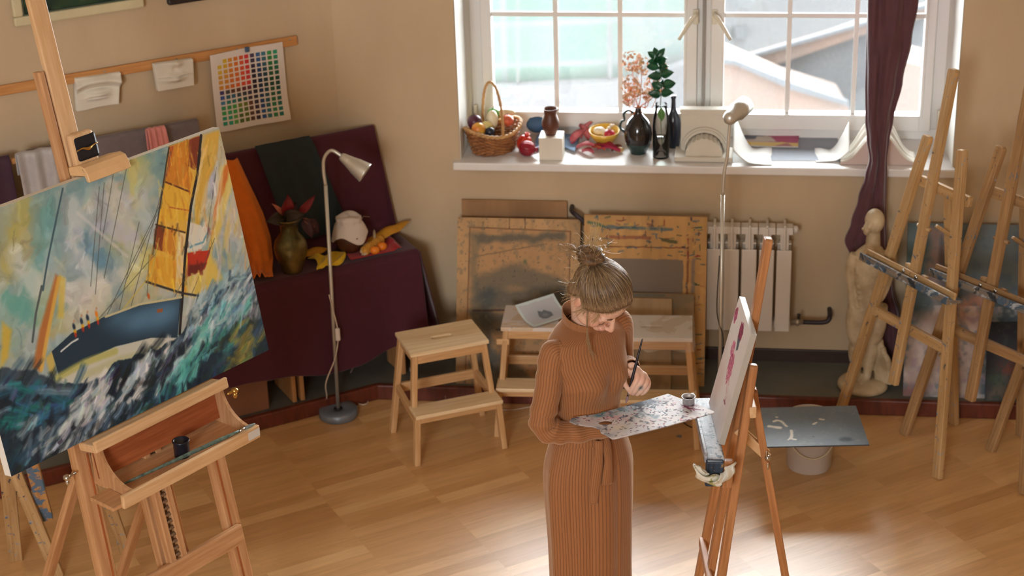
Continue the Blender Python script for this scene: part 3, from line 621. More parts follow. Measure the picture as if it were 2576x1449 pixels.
for s in (-.800, -.272):
    bm = bmesh.new(); prof = [(-.012, -.012)] + [(.004+.168*(1-math.cos(a))**1.0*1.0, -.015-(.138*math.sin(a))) for a in [PI/2*k/10 for k in range(11)]]
    prof = [(-.010, -.010), (.035, -.010)] + [(.035+.135*(1-math.cos(PI/2*k/10)), -.010-.130*math.sin(PI/2*k/10)) for k in range(1, 11)] + [(.170, TB), (.0-.010, TB)]
    r0 = [bm.verts.new(T3(s, o, z)) for o, z in prof]; r1 = [bm.verts.new(T3(s+.012, o, z)) for o, z in prof]
    for i in range(len(prof)): bm.faces.new((r0[i], r0[(i+1) % len(prof)], r1[(i+1) % len(prof)], r1[i]))
    bm.faces.new(r0[::-1]); bm.faces.new(r1); bmesh.ops.recalc_face_normals(bm, faces=bm.faces); mesh_obj('tray_end', bm, W_beech, se)
for s, o_, t_ in ((-.905, -.03, -.10), (-.235, .06, -.055)):
    bm = bmesh.new(); c = E(s, t_, o_); add_ell(bm, c, (.013, .013, .010)); add_tube(bm, [c, c+Hh*(-.035 if s > -.5 else .035)], .005, 8); add_ell(bm, c+V((0, 0, -.018)), (.008, .008, .012))
    mesh_obj('wing_knob', bm, M_brass if s > -.5 else M_steel, se, True)
# things in the tray
jr = lathe('paint_jar', [(.001, 0), (.026, 0), (.027, .004), (.027, .052), (.029, .055), (.029, .060), (.025, .060), (.025, .012), (.001, .012)], mat('dark_blue_jar', srgb(26, 30, 42), .25), None, T3(-.515, .098, TB+.001), 28)
tag(jr, 'small dark blue jar standing in the tray of the studio easel', 'jar')
def brush(name, label, p0, p1, r, mh, mb, tip=.03, par_cat='paintbrush', group=None, fer=.02):
    p0, p1 = V(p0), V(p1); d = (p1-p0).normalized(); L = (p1-p0).length
    t = thing(name, label, par_cat, p0, 0, group)
    tube('handle', [p0+d*(tip+fer), p0+d*(tip+fer+.25*(L-tip-fer)), p1-d*.02, p1], [r*.8, r*1.25, r*.7, r*.3], mh, t, 8, 4)
    tube('ferrule', [p0+d*(tip-.002), p0+d*(tip+fer)], [r*.95, r*.85], M_steel, t, 10)
    tube('bristles', [p0, p0+d*tip*.5, p0+d*tip], [r*.35, r*1.15, r*.9], mb, t, 8, 3); return t
M_gb = mat('green_crusted_wood', srgb(110, 128, 116), .6, var=.4, vscale=60, col2=srgb(64, 84, 76)); M_bris = mat('grey_bristles', srgb(120, 130, 128), .8)
brush('paintbrush', 'thick green-crusted brush lying across the tray of the studio easel', T3(-.262, .190, TB+.042), T3(-.770, .100, TB+.012), .0060, M_gb, M_bris, .045)
brush('paintbrush', 'thin brown brush lying beside the thick green one in the easel tray', T3(-.300, .166, TB+.010), T3(-.60, .150, TB+.006), .0035, wood('brush_wood', srgb(140, 100, 70), srgb(110, 80, 56)), M_bris, .02)
# ================================================================ second easel half hidden at the lower left
e2 = thing('lyre_easel', 'paint-daubed wooden easel standing behind the big sailing picture', 'easel', (-1.8, 6.4, 0))
def dz(x, y, z): return onz(x, y, z)
W_blue = wood('blue_daubed_pine', srgb(196, 150, 96), srgb(170, 120, 70), .5, spots=[(srgb(92, 116, 140), 7, .5), (srgb(60, 120, 140), 12, .6)])
sd = V((1, .2, 0))
beam('post', onz(317, 1388, .0), onz(235, 1150, .52), .045, .032, W_pine, e2, side=sd)
beam('post', onz(146, 1448, .0), onz(28, 1160, .55), .048, .032, W_pine, e2, side=sd)
beam('mast', onz(118, 1305, .24), onz(70, 1130, .62), .050, .03, W_blue, e2, side=sd)
beam('rear_leg', onz(40, 1408, .0), onz(12, 1140, .60), .055, .03, W_pine, e2, side=sd)
beam('cross_bar', onz(-60, 1215, .50), onz(30, 1165, .52), .03, .06, W_pine, e2, side=(0, .3, 1))
# ================================================================ step stools
def make_stool(loc, rot, label, wt=W_stool_lit, wl=W_stool, topmat=None):
    T = Matrix.Translation(V(loc)) @ Matrix.Rotation(rot, 4, 'Z')
    s = thing('step_stool', label, 'stool', loc, rot, None)
    P = lambda x, y, z: T @ V((x, y, z)); X = T.to_3x3() @ V((1, 0, 0)); Y = T.to_3x3() @ V((0, 1, 0))
    # seat with a slotted hand hole
    bm = bmesh.new(); w, d, h = .180, .120, .018
    n = 10; slot = []
    for k in range(n+1): a = -PI/2+PI*k/n; slot.append((.034+.014*math.cos(a), .014*math.sin(a)))
    for k in range(n+1): a = PI/2+PI*k/n; slot.append((-.034+.014*math.cos(a), .014*math.sin(a)))
    N = len(slot); outer = []
    for (x, y) in slot:
        a = math.atan2(y/ .12, x/.18); m = max(abs(math.cos(a)), abs(math.sin(a))); outer.append((w*math.cos(a)/m, d*math.sin(a)/m))
    # make sure the corners are exact
    ci = {}
    for cx_, cy_ in ((w, d), (-w, d), (-w, -d), (w, -d)):
        j = min(range(N), key=lambda i: (outer[i][0]-cx_)**2+(outer[i][1]-cy_)**2); outer[j] = (cx_, cy_)
    rings = [[bm.verts.new((x, y, z)) for x, y in L] for L, z in ((slot, .5), (outer, .5), (outer, .5-h), (slot, .5-h))]
    for a, b in ((0, 1), (1, 2), (2, 3), (3, 0)):
        for i in range(N): bm.faces.new((rings[a][i], rings[b][i], rings[b][(i+1) % N], rings[a][(i+1) % N]))
    bmesh.ops.recalc_face_normals(bm, faces=bm.faces)
    # rotate the grain along x: keep object axes, wood uses z as grain so turn mesh into a frame whose z is x
    G = Matrix(((0, 0, 1, 0), (0, 1, 0, 0), (-1, 0, 0, 0), (0, 0, 0, 1)))
    bm.transform(G.inverted()); o = mesh_obj('seat', bm, topmat or wt, s, M=T @ G); bev(o, .003)
    zs = .25
    for sg in (-1, 1):
        beam('leg', P(sg*.214, .135, 0), P(sg*.158, .098, .484), .034, .026, wl, s, side=Y)
        beam('leg', P(sg*.180, -.125, zs-.01), P(sg*.158, -.100, .484), .030, .026, wl, s, side=Y)
        beam('leg', P(sg*.203, -.205, 0), P(sg*.186, -.190, zs-.016), .034, .026, wl, s, side=Y)
        beam('side_rail', P(sg*.190, -.20, .215), P(sg*.186, .118, .232), .020, .042, wl, s, side=X)
        beam('side_rail', P(sg*.160, -.10, .462), P(sg*.160, .10, .462), .018, .034, wl, s, side=X)
    beam('stretcher', P(-.190, .120, .225), P(.190, .120, .225), .018, .045, wl, s, side=Y)
    beam('apron', P(-.155, .100, .462), P(.155, .100, .462), .016, .034, wl, s, side=Y)
    beam('apron', P(-.155, -.104, .460), P(.155, -.104, .460), .016, .040, wl, s, side=Y)
    beam('apron', P(-.185, -.196, .213), P(.185, -.196, .213), .016, .030, wl, s, side=Y)
    beam('step', P(-.200, -.172, zs-.009), P(.200, -.172, zs-.009), .110, .018, wt, s, side=Y)
    return s, T
W_stain = mat('paint_stained_top', srgb(214, 192, 166), .5, var=.1, vscale=8, spots=[(srgb(214, 206, 200), 6, .48), (srgb(150, 130, 120), 40, .66), (srgb(186, 140, 140), 16, .68)])
s1, T1 = make_stool((-.317, 7.331, 0), math.radians(19), 'clean bare wooden step stool in front of the maroon cloth, nothing on it')
s2, T2 = make_stool((.135, 7.50, 0), math.radians(-6), 'paint-stained wooden step stool holding the curled sheet, masking tape on a leg', topmat=W_stain)
W_stain2 = mat('film_covered_top', srgb(214, 200, 184), .4, var=.1, vscale=6, spots=[(srgb(226, 222, 218), 5, .46), (srgb(210, 110, 130), 14, .72), (srgb(150, 130, 120), 30, .68)])
s3, T3m = make_stool((.612, 7.36, 0), math.radians(-5.5), 'wooden step stool wrapped in clear film before the paint-spattered frame board', topmat=W_stain2)
box('masking_tape', T2 @ V((-.172, -.118, .43)), (.055, .004, .026), mat('masking_tape', srgb(216, 176, 128), .6), s2, rot=math.radians(-6), b=0)
M_film = mat('clear_film', srgb(240, 240, 240), .12, alpha=.16, bump=.6, bscale=30, bdist=.006)
def film(u, v):   # crinkled wrap hanging over the seat
    a = 2*PI*u; m = max(abs(math.cos(a)), abs(math.sin(a))); k = min(v/.35, 1); d = max(0, v-.35)/.65
    n = math.sin(a*7+v*9)*.004+math.sin(a*17+1)*.003
    x = .186*math.cos(a)/m*k; y = .126*math.sin(a)/m*k
    return T3m @ V((x*(1+.02*d)+n*d, y*(1+.03*d)+n*d, .503-.055*d-.01*d*math.sin(a*5)**2+.002*math.sin(a*9+v*20)*k))
fo = sheet('film_wrap', film, 96, 16, M_film, s3, 0, closed=True)
# smeared blot round the hand hole of stool three
# curled printed sheet and cardboard on stool two
A = Art(.21, .155, .0022, (196, 200, 206), 31); A.blob(.105, .08, .09, .05, (176, 182, 192), .8)
A.poly([(.0, .0), (.21, .0), (.21, .155), (0, .155)], (196, 200, 206), 0, 0)
A.warp(.003, .02); A.poly([(.075, .065), (.09, .100), (.105, .088), (.12, .094), (.145, .072), (.14, .045), (.10, .035), (.08, .045)], (104, 110, 120), .004, .95); A.blob(.11, .065, .016, .014, (150, 154, 162), .6)
for pts in ([(0, 0), (.21, 0), (.21, .012), (0, .012)], [(0, 0), (.012, 0), (.012, .155), (0, .155)], [(0, .143), (.21, .143), (.21, .155), (0, .155)], [(.198, 0), (.21, 0), (.21, .155), (.198, .155)]): A.poly(pts, (206, 222, 224))
P0 = V(onz(1343, 824, .508)); P1 = V(onz(1425, 798, .508)); P2 = V(onz(1296, 768, .56))
ex = (V(onz(1433, 797, .52))-P0).normalized(); 
xax = (P1-P0); xax.z = 0; xax.normalize(); yax = V((-xax.y, xax.x, 0)); zax = (yax*.93+V((0, 0, .34))).normalized(); yy = zax.cross(xax)
sh = panel('printed_sheet', A, .0012, M_flat, basis(P0+V((0, 0, .003)), xax, yy, zax), side=(226, 226, 222), fn=lambda X, Z: .02*np.sin(Z/.155*PI)-.0*X)
tag(sh, 'curled sheet with a grey drawing of a pot, on the left stained stool', 'drawing')
cb = box('cardboard_piece', T2 @ V((.125, -.088, .512)), (.09, .055, .02), mat('brown_card', srgb(140, 96, 62), .8), None, rot=math.radians(8)); tag(cb, 'small piece of brown card lying against the curled sheet on the stool', 'cardboard')
# ================================================================ things on the left wall
def lbox(name, u0, u1, z0, z1, v0, v1, m, parent=None, b=.003):
    M = basis(Lp((u0+u1)/2, (v0+v1)/2, (z0+z1)/2), AL, NL, V((0, 0, 1)))
    bm = bmesh.new(); add_box(bm, (0, 0, 0), (abs(u1-u0), abs(v1-v0), abs(z1-z0))); o = mesh_obj(name, bm, m, parent, M=M)
    if b: bev(o, b)
    return o
W_rail = wood('rail_wood', srgb(206, 150, 92), srgb(184, 126, 72), .45)
rl = thing('wall_rail', 'long thin wooden rail fixed along the left wall', 'rail', Lp(-1.2, 0, 1.66))
beam('batten', Lp(-2.9, .010, 1.662), Lp(-.182, .010, 1.662), .044, .018, W_rail, rl, side=(0, 0, 1))
for u in (-2.1, -1.53, -1.07, -.75, -.47, -.22): lathe('screw', [(.0005, 0), (.004, 0), (.004, .0015), (.0005, .002)], M_steel, rl, M=frame_from(Lp(u, .019, 1.672), Lp(u, .03, 1.672)), n=10)
# framed pictures at the top edge
M_cream = mat('cream_frame', srgb(206, 196, 160), .45, var=.06, vscale=20); M_darkf = mat('dark_frame', srgb(40, 32, 34), .4)
def picture(label, u0, u1, z0, z1, fw, fm, art_col, inner, extra=None):
    t = thing('framed_picture', label, 'picture', Lp((u0+u1)/2, 0, z0))
    for (a, b, c, d) in ((u0, u1, z0, z0+fw), (u0, u1, z1-fw, z1), (u0, u0+fw, z0+fw, z1-fw), (u1-fw, u1, z0+fw, z1-fw)): lbox('frame', a, b, c, d, .004, .038, fm, t, .008)
    for (a, b, c, d) in ((u0+fw, u1-fw, z0+fw, z0+fw+.006), (u0+fw, u0+fw+.006, z0+fw+.006, z1-fw), (u1-fw-.006, u1-fw, z0+fw+.006, z1-fw)): lbox('inner_trim', a, b, c, d, .004, .030, inner, t, 0)
    W_, H_ = u1-u0-2*fw, z1-z0-2*fw; A = Art(W_, H_, .008, art_col, 41); A.noise((40, 66, 44), .1, .4, .65, .9); A.noise((20, 26, 36), .2, .45, .7, .9); A.noise((80, 96, 60), .05, .6, .75, .6)
    panel('picture_face', A, .006, M_oil, basis(Lp(u0+fw, .020, z0+fw), AL, NL, V((0, 0, 1))), parent=t); return t
picture('picture in a cream frame hanging highest on the left wall', -1.425, -.868, 1.925, 2.42, .042, M_cream, (26, 46, 40), mat('green_liner', srgb(70, 84, 70), .5))
picture('dark-framed picture cut by the top edge, right of the cream-framed one', -.762, -.20, 1.915, 2.4, .028, M_darkf, (46, 42, 48), M_brass)
# plaster casts
M_plaster = mat('plaster', srgb(222, 216, 202), .7, var=.05, vscale=18, bump=.15, bscale=50)
def cast(name, label, cat_, corners, v0, hf):
    # corners bl, br, tr, tl as (u,z); hf(s,t)-> relief height
    def fn(s, t):
        bl, br, tr, tl = corners; u = (1-t)*((1-s)*bl[0]+s*br[0])+t*((1-s)*tl[0]+s*tr[0]); z = (1-t)*((1-s)*bl[1]+s*br[1])+t*((1-s)*tl[1]+s*tr[1])
        e = min(s, 1-s, t, 1-t); ed = 0 if e <= 0 else 1
        return Lp(u, v0+(.0 if ed == 0 else hf(s, t)), z)
    def f2(i, j): return fn(min(max((i*1.04)-.02, 0), 1), min(max((j*1.04)-.02, 0), 1))
    o = link(name, grid_mesh(f2, 60, 50), M_plaster, None, True); tag(o, label, cat_); return o
G = lambda x, c, w: math.exp(-((x-c)/w)**2)
def eye(s, t):
    brow = .026*G(t, .86-.12*(s-.5)**2*4, .13); lid = .026*math.exp(-((s-.5)/.24)**2-((t-.42)/.13)**2); crease = -.012*G(t, .62-.35*(s-.5)**2, .035)*G(s, .5, .3)
    rim = -.012*math.exp(-((s-.52)/.20)**2-((t-.34+.3*(s-.5)**2)/.02)**2)-.006*math.exp(-((s-.5)/.20)**2-((t-.50+.5*(s-.5)**2)/.02)**2); low = .004*G(t, .30+.3*(s-.5)**2, .04)*G(s, .5, .3); hook = .012*G(s, 1.0, .12)
    return .030+brow+lid+crease+rim+low+hook+.003*math.sin(9*s+4*t)
def mouth(s, t):
    up = .020*math.exp(-((s-.5)/.26)**2-((t-.53+.05*abs(math.cos((s-.5)*9)))/.09)**2); lo = .024*math.exp(-((s-.5)/.22)**2-((t-.36)/.09)**2)
    line = -.018*math.exp(-((s-.5)/.32)**2-((t-.455+.12*(s-.5)**2)/.022)**2); ph = -.006*G(s, .5, .05)*G(t, .75, .12); nose = .024*math.exp(-((s-.55)/.16)**2-((t-.98)/.16)**2)
    return .032+up+lo+line+ph+nose
cast('eye_cast', 'white plaster cast of an eye hanging under the wall rail', 'plaster cast', ((-1.215, 1.520), (-1.030, 1.525), (-1.005, 1.660), (-1.205, 1.665)), .004, eye)
cast('mouth_cast', 'white plaster cast of a mouth hanging on the wall rail', 'plaster cast', ((-.855, 1.552), (-.690, 1.552), (-.682, 1.668), (-.862, 1.674)), .024, mouth)
# colour chart pinned to the rail
CWc, CHc = .345, .362
A = Art(CWc, CHc, .0018, (222, 214, 208), 55)
cols_top = [(206, 190, 70), (206, 180, 60), (216, 150, 50), (216, 130, 44), (216, 90, 50), (206, 56, 60), (70, 60, 110), (60, 96, 156), (60, 120, 160), (40, 150, 90), (40, 160, 140)]
def cc(i, j):   # 11 columns, 12 rows: warm upper left, dark band, blues and greens at right
    r = j/11.; base = cols_top[i]
    if i < 6:
        a = [(212, 196, 60), (210, 176, 50), (212, 140, 40), (210, 120, 40), (214, 84, 46), (206, 50, 54)][i]
        if j < 6: k = j/6.; return tuple(int(a[m]*(1-k*.5)+(214, 70, 60)[m]*k*.5) for m in range(3))
        if j == 6: return [(70, 60, 120), (70, 70, 72), (90, 60, 50), (96, 56, 44), (100, 44, 56), (100, 44, 60)][i]
        return [[(60, 90, 160), (50, 96, 120), (50, 100, 130), (50, 70, 80), (60, 64, 70), (60, 50, 70)], [(70, 130, 170), (50, 130, 120), (50, 120, 120), (40, 90, 80), (50, 80, 70), (60, 50, 60)], [(60, 150, 110), (60, 150, 90), (70, 160, 80), (110, 130, 50), (110, 120, 50), (100, 60, 44)],
                [(60, 160, 90), (60, 160, 110), (60, 160, 90), (80, 130, 60), (90, 110, 50), (90, 60, 44)], [(50, 160, 130), (50, 160, 130), (90, 160, 80), (80, 110, 50), (90, 110, 44), (90, 60, 50)]][min(j-7, 4)][i]
    a = [(70, 60, 90), (60, 100, 150), (60, 120, 140), (50, 150, 80), (50, 160, 120)][i-6]; k = .45+.55*abs(j-5.5)/5.5
    b = [(60, 50, 70), (40, 80, 140), (50, 110, 120), (50, 130, 90), (40, 120, 110)][i-6]
    return tuple(int((a[m]*(1-r)+b[m]*r)*k) for m in range(3))
for i in range(11):
    for j in range(13):
        if j == 12 and False: continue
        if i == 0 and j == 0: continue
        x0 = .030+i*.0265; y1 = CHc-.030-j*.0240; c = cc(i, min(j, 11)); A.poly([(x0, y1-.0175), (x0+.0195, y1-.0175), (x0+.0195, y1), (x0, y1)], c)
tl = Lp(-.598, .024, 1.655-.362+.012); xr = (AL*1.0+V((0, 0, .010))).normalized(); zu = (V((0, 0, 1))-AL*.012).normalized()
ch = panel('colour_chart', A, .0008, M_flat, basis(tl, xr, NL, zu), side=(222, 214, 208), fn=lambda X, Z: -.018*np.exp(-((Z)/.07)**2)*(X/.345)-.012*np.exp(-((X)/.05)**2)*np.exp(-((Z-.35)/.1)**2)-.004*np.sin(X*25))
tag(ch, 'sheet painted with a grid of colour squares, clipped to the wall rail', 'colour chart')
cp = lbox('binder_clip', -.437, -.417, 1.652, 1.676, .026, .036, mat('blue_clip', srgb(70, 96, 130), .4)); tag(cp, 'small blue clip holding the colour chart to the wall rail', 'clip')
# ================================================================ fabrics hung over a folding rack behind the big picture
def cloth(name, label, fn, nu, nv, m, cat_='cloth', thick=.004, group=None):
    o = sheet(name, fn, nu, nv, m, None, thick); subsurf(o, 1); tag(o, label, cat_, group); return o
def fabric(name, c, sheen=.3, rough=.85, k=.12): return mat(name, c, rough, sheen=sheen, var=k, vscale=30, bump=.25, bscale=300, bdist=.0006, stretch=(1, 1, 1))
F_grey = fabric('grey_fabric', srgb(120, 110, 112)); F_pink = fabric('pink_fabric', srgb(226, 150, 146), .2); F_white = fabric('white_satin', srgb(176, 172, 172), .3, .45); F_purp = fabric('dark_purple_fabric', srgb(62, 34, 52), .3, .7)
F_mar = fabric('maroon_fabric', srgb(74, 22, 40), .35, .8); F_dg = fabric('dark_green_fabric', srgb(34, 46, 50), .2); F_or = fabric('orange_fabric', srgb(224, 122, 34), .2); F_ye = fabric('yellow_fabric', srgb(232, 192, 44), .2); F_red = fabric('red_fabric', srgb(170, 30, 36), .3)
RK = thing('drying_rack', 'wooden screen frame under the grey cloth by the left wall', 'rack', Lp(-1.2, .14, ZP))
lbox('top_bar', -1.90, -.72, 1.372, 1.396, .110, .128, W_rail, RK); 
for u in (-1.85, -.76): lbox('upright', u-.015, u+.015, ZP, 1.372, .112, .128, W_rail, RK)
def hang(u0, u1, zt, drop, v, amp, fr, ph=0, skew=0, back=.10, nar=0, vb=0):
    def fn(s, t):
        # t: 0 = hem in front, 1 = over the bar and down behind
        L1 = drop; tot = drop+.04+back; d = t*tot
        um = (u0+u1)/2; 
        if d < L1: z = zt-L1+d; k = (L1-d)/L1; vv = v
        elif d < L1+.04: z = zt+.006*math.sin((d-L1)/.04*PI); k = 0; vv = v-(d-L1)
        else: z = zt-(d-L1-.04); k = 0; vv = v-.04
        w = 1-nar*(1-k)
        u = um+(s-.5)*(u1-u0)*w+skew*k
        return Lp(u, vv+vb*k*1.0+amp*(.35+k)*math.sin(fr*2*PI*s+ph)+.3*amp*math.sin(fr*5.3*s+ph*2), z)
    return fn
cloth('cloth', 'mauve grey cloth draped over the frame behind the big picture', hang(-1.47, -.715, 1.415, .23, .140, .006, 3, .4), 60, 40, F_grey)
cloth('cloth', 'pink cloth hanging in folds over the grey cloth', hang(-.985, -.86, 1.432, .50, .198, .010, 3.5, .3, .03, nar=.35), 50, 40, F_pink)
cloth('cloth', 'pale satin cloth hanging left of the easel mast', hang(-1.53, -1.30, 1.432, .60, .200, .012, 3.3, 1.2, .02), 56, 40, F_white)
cloth('cloth', 'dark purple cloth hanging at the far left by the wall', hang(-1.90, -1.545, 1.415, 1.1, .142, .007, 4.2, .5, .03), 60, 40, F_purp)
bm = bmesh.new()  # loose corner of the grey cloth sticking out at the right
# ================================================================ still life table
TZ = .700
tb = thing('still_life_table', 'low table hidden beneath the maroon cloth, only its panels showing', 'table', Lp(-.6, .27, ZP))
W_box = wood('plywood_panel', srgb(196, 146, 96), srgb(170, 120, 74), .55)
lbox('table_top', -1.30, .150, TZ-.04, TZ-.008, .145, .405, W_box, tb)
for u in (-.475, -.435): 
    M = basis(Lp(u, .21, .0+.0), NL, -AL, V((0, 0, 1)))
    lbox('side_panel', u-.010, u+.010, .075, TZ-.04, .16, .395, W_box, tb, .002)
lbox('side_panel', -1.02, -.60, .075, TZ-.04, .375, .392, mat('brown_board', srgb(128, 84, 58), .75), tb, .002)
lbox('side_panel', .07, .09, .075, TZ-.04, .22, .395, W_box, tb, .002)
lbox('back_panel', -.60, .09, ZP+.005, 1.225, .115, .128, W_box, tb, .002)
# maroon cloth: one piece over the backboard, down, across the table and over its front edge
def mar(s, t):
    # t 0..1 along: behind board, top edge, down board, table, front edge, hem
    u_top = -.62+s*.735; u_tab = -1.30+s*1.478
    segs = [(.05, .105, 1.10), (.10, .105, 1.235), (.115, .140, 1.238), (.42, .155, .76), (.45, .20, TZ+.006), (.66, .405, TZ+.003), (.68, .432, TZ-.014), (1.0, .455, .275)]
    pts = [(0, .105, 1.0)]+segs
    for a, b in zip(pts, pts[1:]):
        if t <= b[0]+1e-9: k = (t-a[0])/(b[0]-a[0]); v = a[1]+(b[1]-a[1])*k; z = a[2]+(b[2]-a[2])*k; break
    ku = min(max((t-.115)/.33, 0), 1); u = u_top*(1-ku)+u_tab*ku
    if t > .66:
        d = (t-.66)/.34; fold = .010*math.sin(s*19+.6)+.005*math.sin(s*41+1)
        v += d*fold; z += (.05*math.sin(s*4.0+2.2)*d - .02*math.sin(s*11)*d); u += .03*d*(s-.5)
    elif t < .42 and t > .115: v += .005*math.sin(s*9+t*8)
    z_s = 0
    if s > .985 and t > .45: v += 0
    return Lp(u, v, z)
F_mar2 = F_mar
mc = cloth('maroon_cloth', 'maroon cloth over the still life backboard and table, hanging down in front', mar, 110, 110, F_mar2)
# its right end, falling from the table corner and the backboard's side to the ledge
def mar2(s, t):
    # s along depth from backboard(0) to table front(1); t from top(0) to hem(1)
    u0 = .118+(.18-.118)*s; v0 = .135+(.44-.135)*s; z0 = 1.236*(1-min(s/.25, 1))+TZ*min(s/.25, 1); 
    if s < .25: k = s/.25; v0 = .135+.055*k; u0 = .115+.062*k; z0 = 1.236-(1.236-TZ-.02)*k
    else: k = (s-.25)/.75; v0 = .19+.25*k; u0 = .177; z0 = TZ+.004
    zb = .16 if s > .3 else .16; z = z0+(zb-z0)*t
    fl = .05*t+.014*math.sin(s*16+1)*t
    u = u0+fl+.10*t*(1-s)*0+.06*t*s; v = v0+.03*t*s
    wallv = max(.012, .62*(u)+.03) if u > 0 else .012
    v = max(v, min(.70*u+.03, .4))
    return Lp(u, v, z)
mr_ = sheet('cloth_end', mar2, 50, 40, F_mar2, mc, .004); subsurf(mr_, 1)
M_dg = F_dg
def vband(u0a, u1a, u0b, u1b, zt, zb, v, amp, fr, vb=0): 
    def fn(s, t):
        k = 1-t; z = zt-(zt-zb)*k; u = (u0a+(u1a-u0a)*s)*(1-k)+(u0b+(u1b-u0b)*s)*k
        vv = v+vb*k+amp*(.3+k)*math.sin(fr*s*2*PI+.6)+.02*(1-min(1, (zt-z)/.04))*-1
        return Lp(u, vv, z)
    return fn
cloth('dark_green_cloth', 'dark green cloth hanging over the maroon backboard, behind the brass vase', vband(-.475, -.21, -.36, -.06, 1.256, .775, .170, .005, 3, .016), 50, 50, M_dg)
def orng(s, t):
    # comes down the board's left side, swings right across the table behind and in front of the vase
    P = [(-.645, .165, 1.225), (-.610, .178, 1.10), (-.560, .192, .95), (-.530, .212, .83), (-.535, .26, .745), (-.560, .33, .722), (-.575, .385, .720)]
    W_ = [.080, .085, .085, .075, .065, .055, .05]
    k = t*(len(P)-1); i = min(int(k), len(P)-2); f = k-i; f = f*f*(3-2*f) if False else f
    a = V(P[i])*(1-f)+V(P[i+1])*f; w = W_[i]*(1-f)+W_[i+1]*f
    d = (s-.5)*2*w; ridge = .012*math.sin(s*PI*3+t*3)+.006*math.sin(s*17)
    if t < .6: return Lp(a.x+d, a.y+ridge+.008, a.z)
    m = (t-.6)/.4; return Lp(a.x+d*(1-m*.2), a.y+d*m*.5+ridge*(1-m)+.008, a.z+abs(ridge)*m*1.5+.01*m*(1-abs(2*s-1)))
cloth('orange_cloth', 'orange cloth falling beside the maroon backboard down to the brass vase', orng, 40, 60, F_or)
def yel(s, t):
    u = -.320+.15*s; v = .29+.135*t; z = TZ+.026+.010*math.sin(s*9+t*4)*math.sin(t*5+s*3)+.014*math.exp(-((s-.35)/.1)**2)
    if t > .85: z -= (t-.85)*.05
    return Lp(u+.02*math.sin(t*4), v-.04*(s-.3)*t, z)
cloth('yellow_cloth', 'crumpled bright yellow cloth on the table right of the brass vase', yel, 36, 30, F_ye)
def must(s, t):
    u = -.015+.235*s; c = 1-abs(2*s-1)**2.2; v = .262+(t-.5)*.09*c-.02*s; z = TZ+.026+.050*s+.018*math.sin(s*PI)*math.sin(t*PI)+.003*math.sin(s*16)
    return Lp(u, v, z)
def must2(s, t):
    u = -.335+.135*s; c = 1-abs(2*s-1)**2.2; v = .245+(t-.5)*.07*c; z = TZ+.022+.022*math.sin(s*PI)*math.sin(t*PI)+.010*s
    return Lp(u, v, z)
M_must = mat('mustard_leaf', srgb(206, 146, 40), .6, var=.3, vscale=9)
cloth('mustard_leaf', 'long mustard-yellow dried leaf pointing right beside the covered jar', must, 40, 16, M_must, 'dried leaf', .002)
cloth('mustard_leaf', 'short mustard-yellow dried leaf between the brass vase and covered jar', must2, 24, 14, M_must, 'dried leaf', .002)
def redn(s, t):
    u = -.15+.250*s+.02*t; v = .395-.20*t+.01*s*(1-t); z = TZ+.019+.012*math.exp(-(((1-s)-.05)/.06)**2)+.005*abs(math.sin(s*12)*math.sin(t*9))*max(0, s-.35)
    return Lp(u, v, z)
cloth('red_cloth', 'red cloth lying under the corn cob on the still life table', redn, 40, 30, F_red)
# brass vase with dark red leaves
M_vase = mat('tarnished_brass', srgb(150, 130, 78), .38, .85, var=.35, vscale=7, col2=srgb(86, 82, 54))
vs = thing('brass_vase', 'tarnished brass vase with dark red leaves on the maroon table', 'vase', Lp(-.415, .345, TZ+.008))
vb_ = lathe('vase_body', [(.001, 0), (.046, 0), (.048, .006), (.058, .04), (.072, .085), (.076, .115), (.070, .145), (.052, .170), (.040, .188), (.039, .215), (.045, .240), (.060, .252), (.062, .256), (.058, .257), (.042, .244), (.035, .218), (.035, .19), (.001, .18)], M_vase, vs, Lp(-.415, .345, TZ+.008), 40)
def leaf_bm(bm, base, tip, w, up, cup=.2, n=9, m=5, thick=.0012):
    base, tip = V(base), V(tip); d = tip-base; L = d.length; d.normalize(); x = d.cross(V(up)).normalized(); y = x.cross(d)
    for sgn in (1,):
        P = [[None]*m for _ in range(n)]
        for i in range(n):
            t = i/(n-1); ww = w*math.sin(PI*min(t**.75, 1))**.9+.0006
            for j in range(m):
                s = (j/(m-1)-.5)*2; P[i][j] = (base+d*L*t+x*s*ww*.5+y*(cup*w*(s*s-.5)+.12*L*math.sin(PI*t)))
        A_ = [[bm.verts.new(p+y*thick/2) for p in r] for r in P]; B_ = [[bm.verts.new(p-y*thick/2) for p in r] for r in P]
        for i in range(n-1):
            for j in range(m-1):
                bm.faces.new((A_[i][j], A_[i][j+1], A_[i+1][j+1], A_[i+1][j])); bm.faces.new((B_[i][j], B_[i+1][j], B_[i+1][j+1], B_[i][j+1]))
        for i in range(n-1): bm.faces.new((A_[i][0], A_[i+1][0], B_[i+1][0], B_[i][0])); bm.faces.new((A_[i][-1], B_[i][-1], B_[i+1][-1], A_[i+1][-1]))
M_lr = mat('red_leaf', srgb(134, 34, 44), .5, var=.3, vscale=12); M_ld = mat('dark_leaf', srgb(70, 34, 44), .5, var=.3, vscale=12); M_lo = mat('olive_leaf', srgb(62, 52, 42), .55, var=.2); M_lp = mat('pinkish_leaf', srgb(196, 120, 100), .5, var=.2)
vt = Lp(-.415, .345, TZ+.262)
def vl(dx, dz, dv=0, bx=0, bz=0, bv=0): return vt+AL*bx+V((0, 0, bz))-NL*bv, vt+AL*dx+V((0, 0, dz))-NL*dv
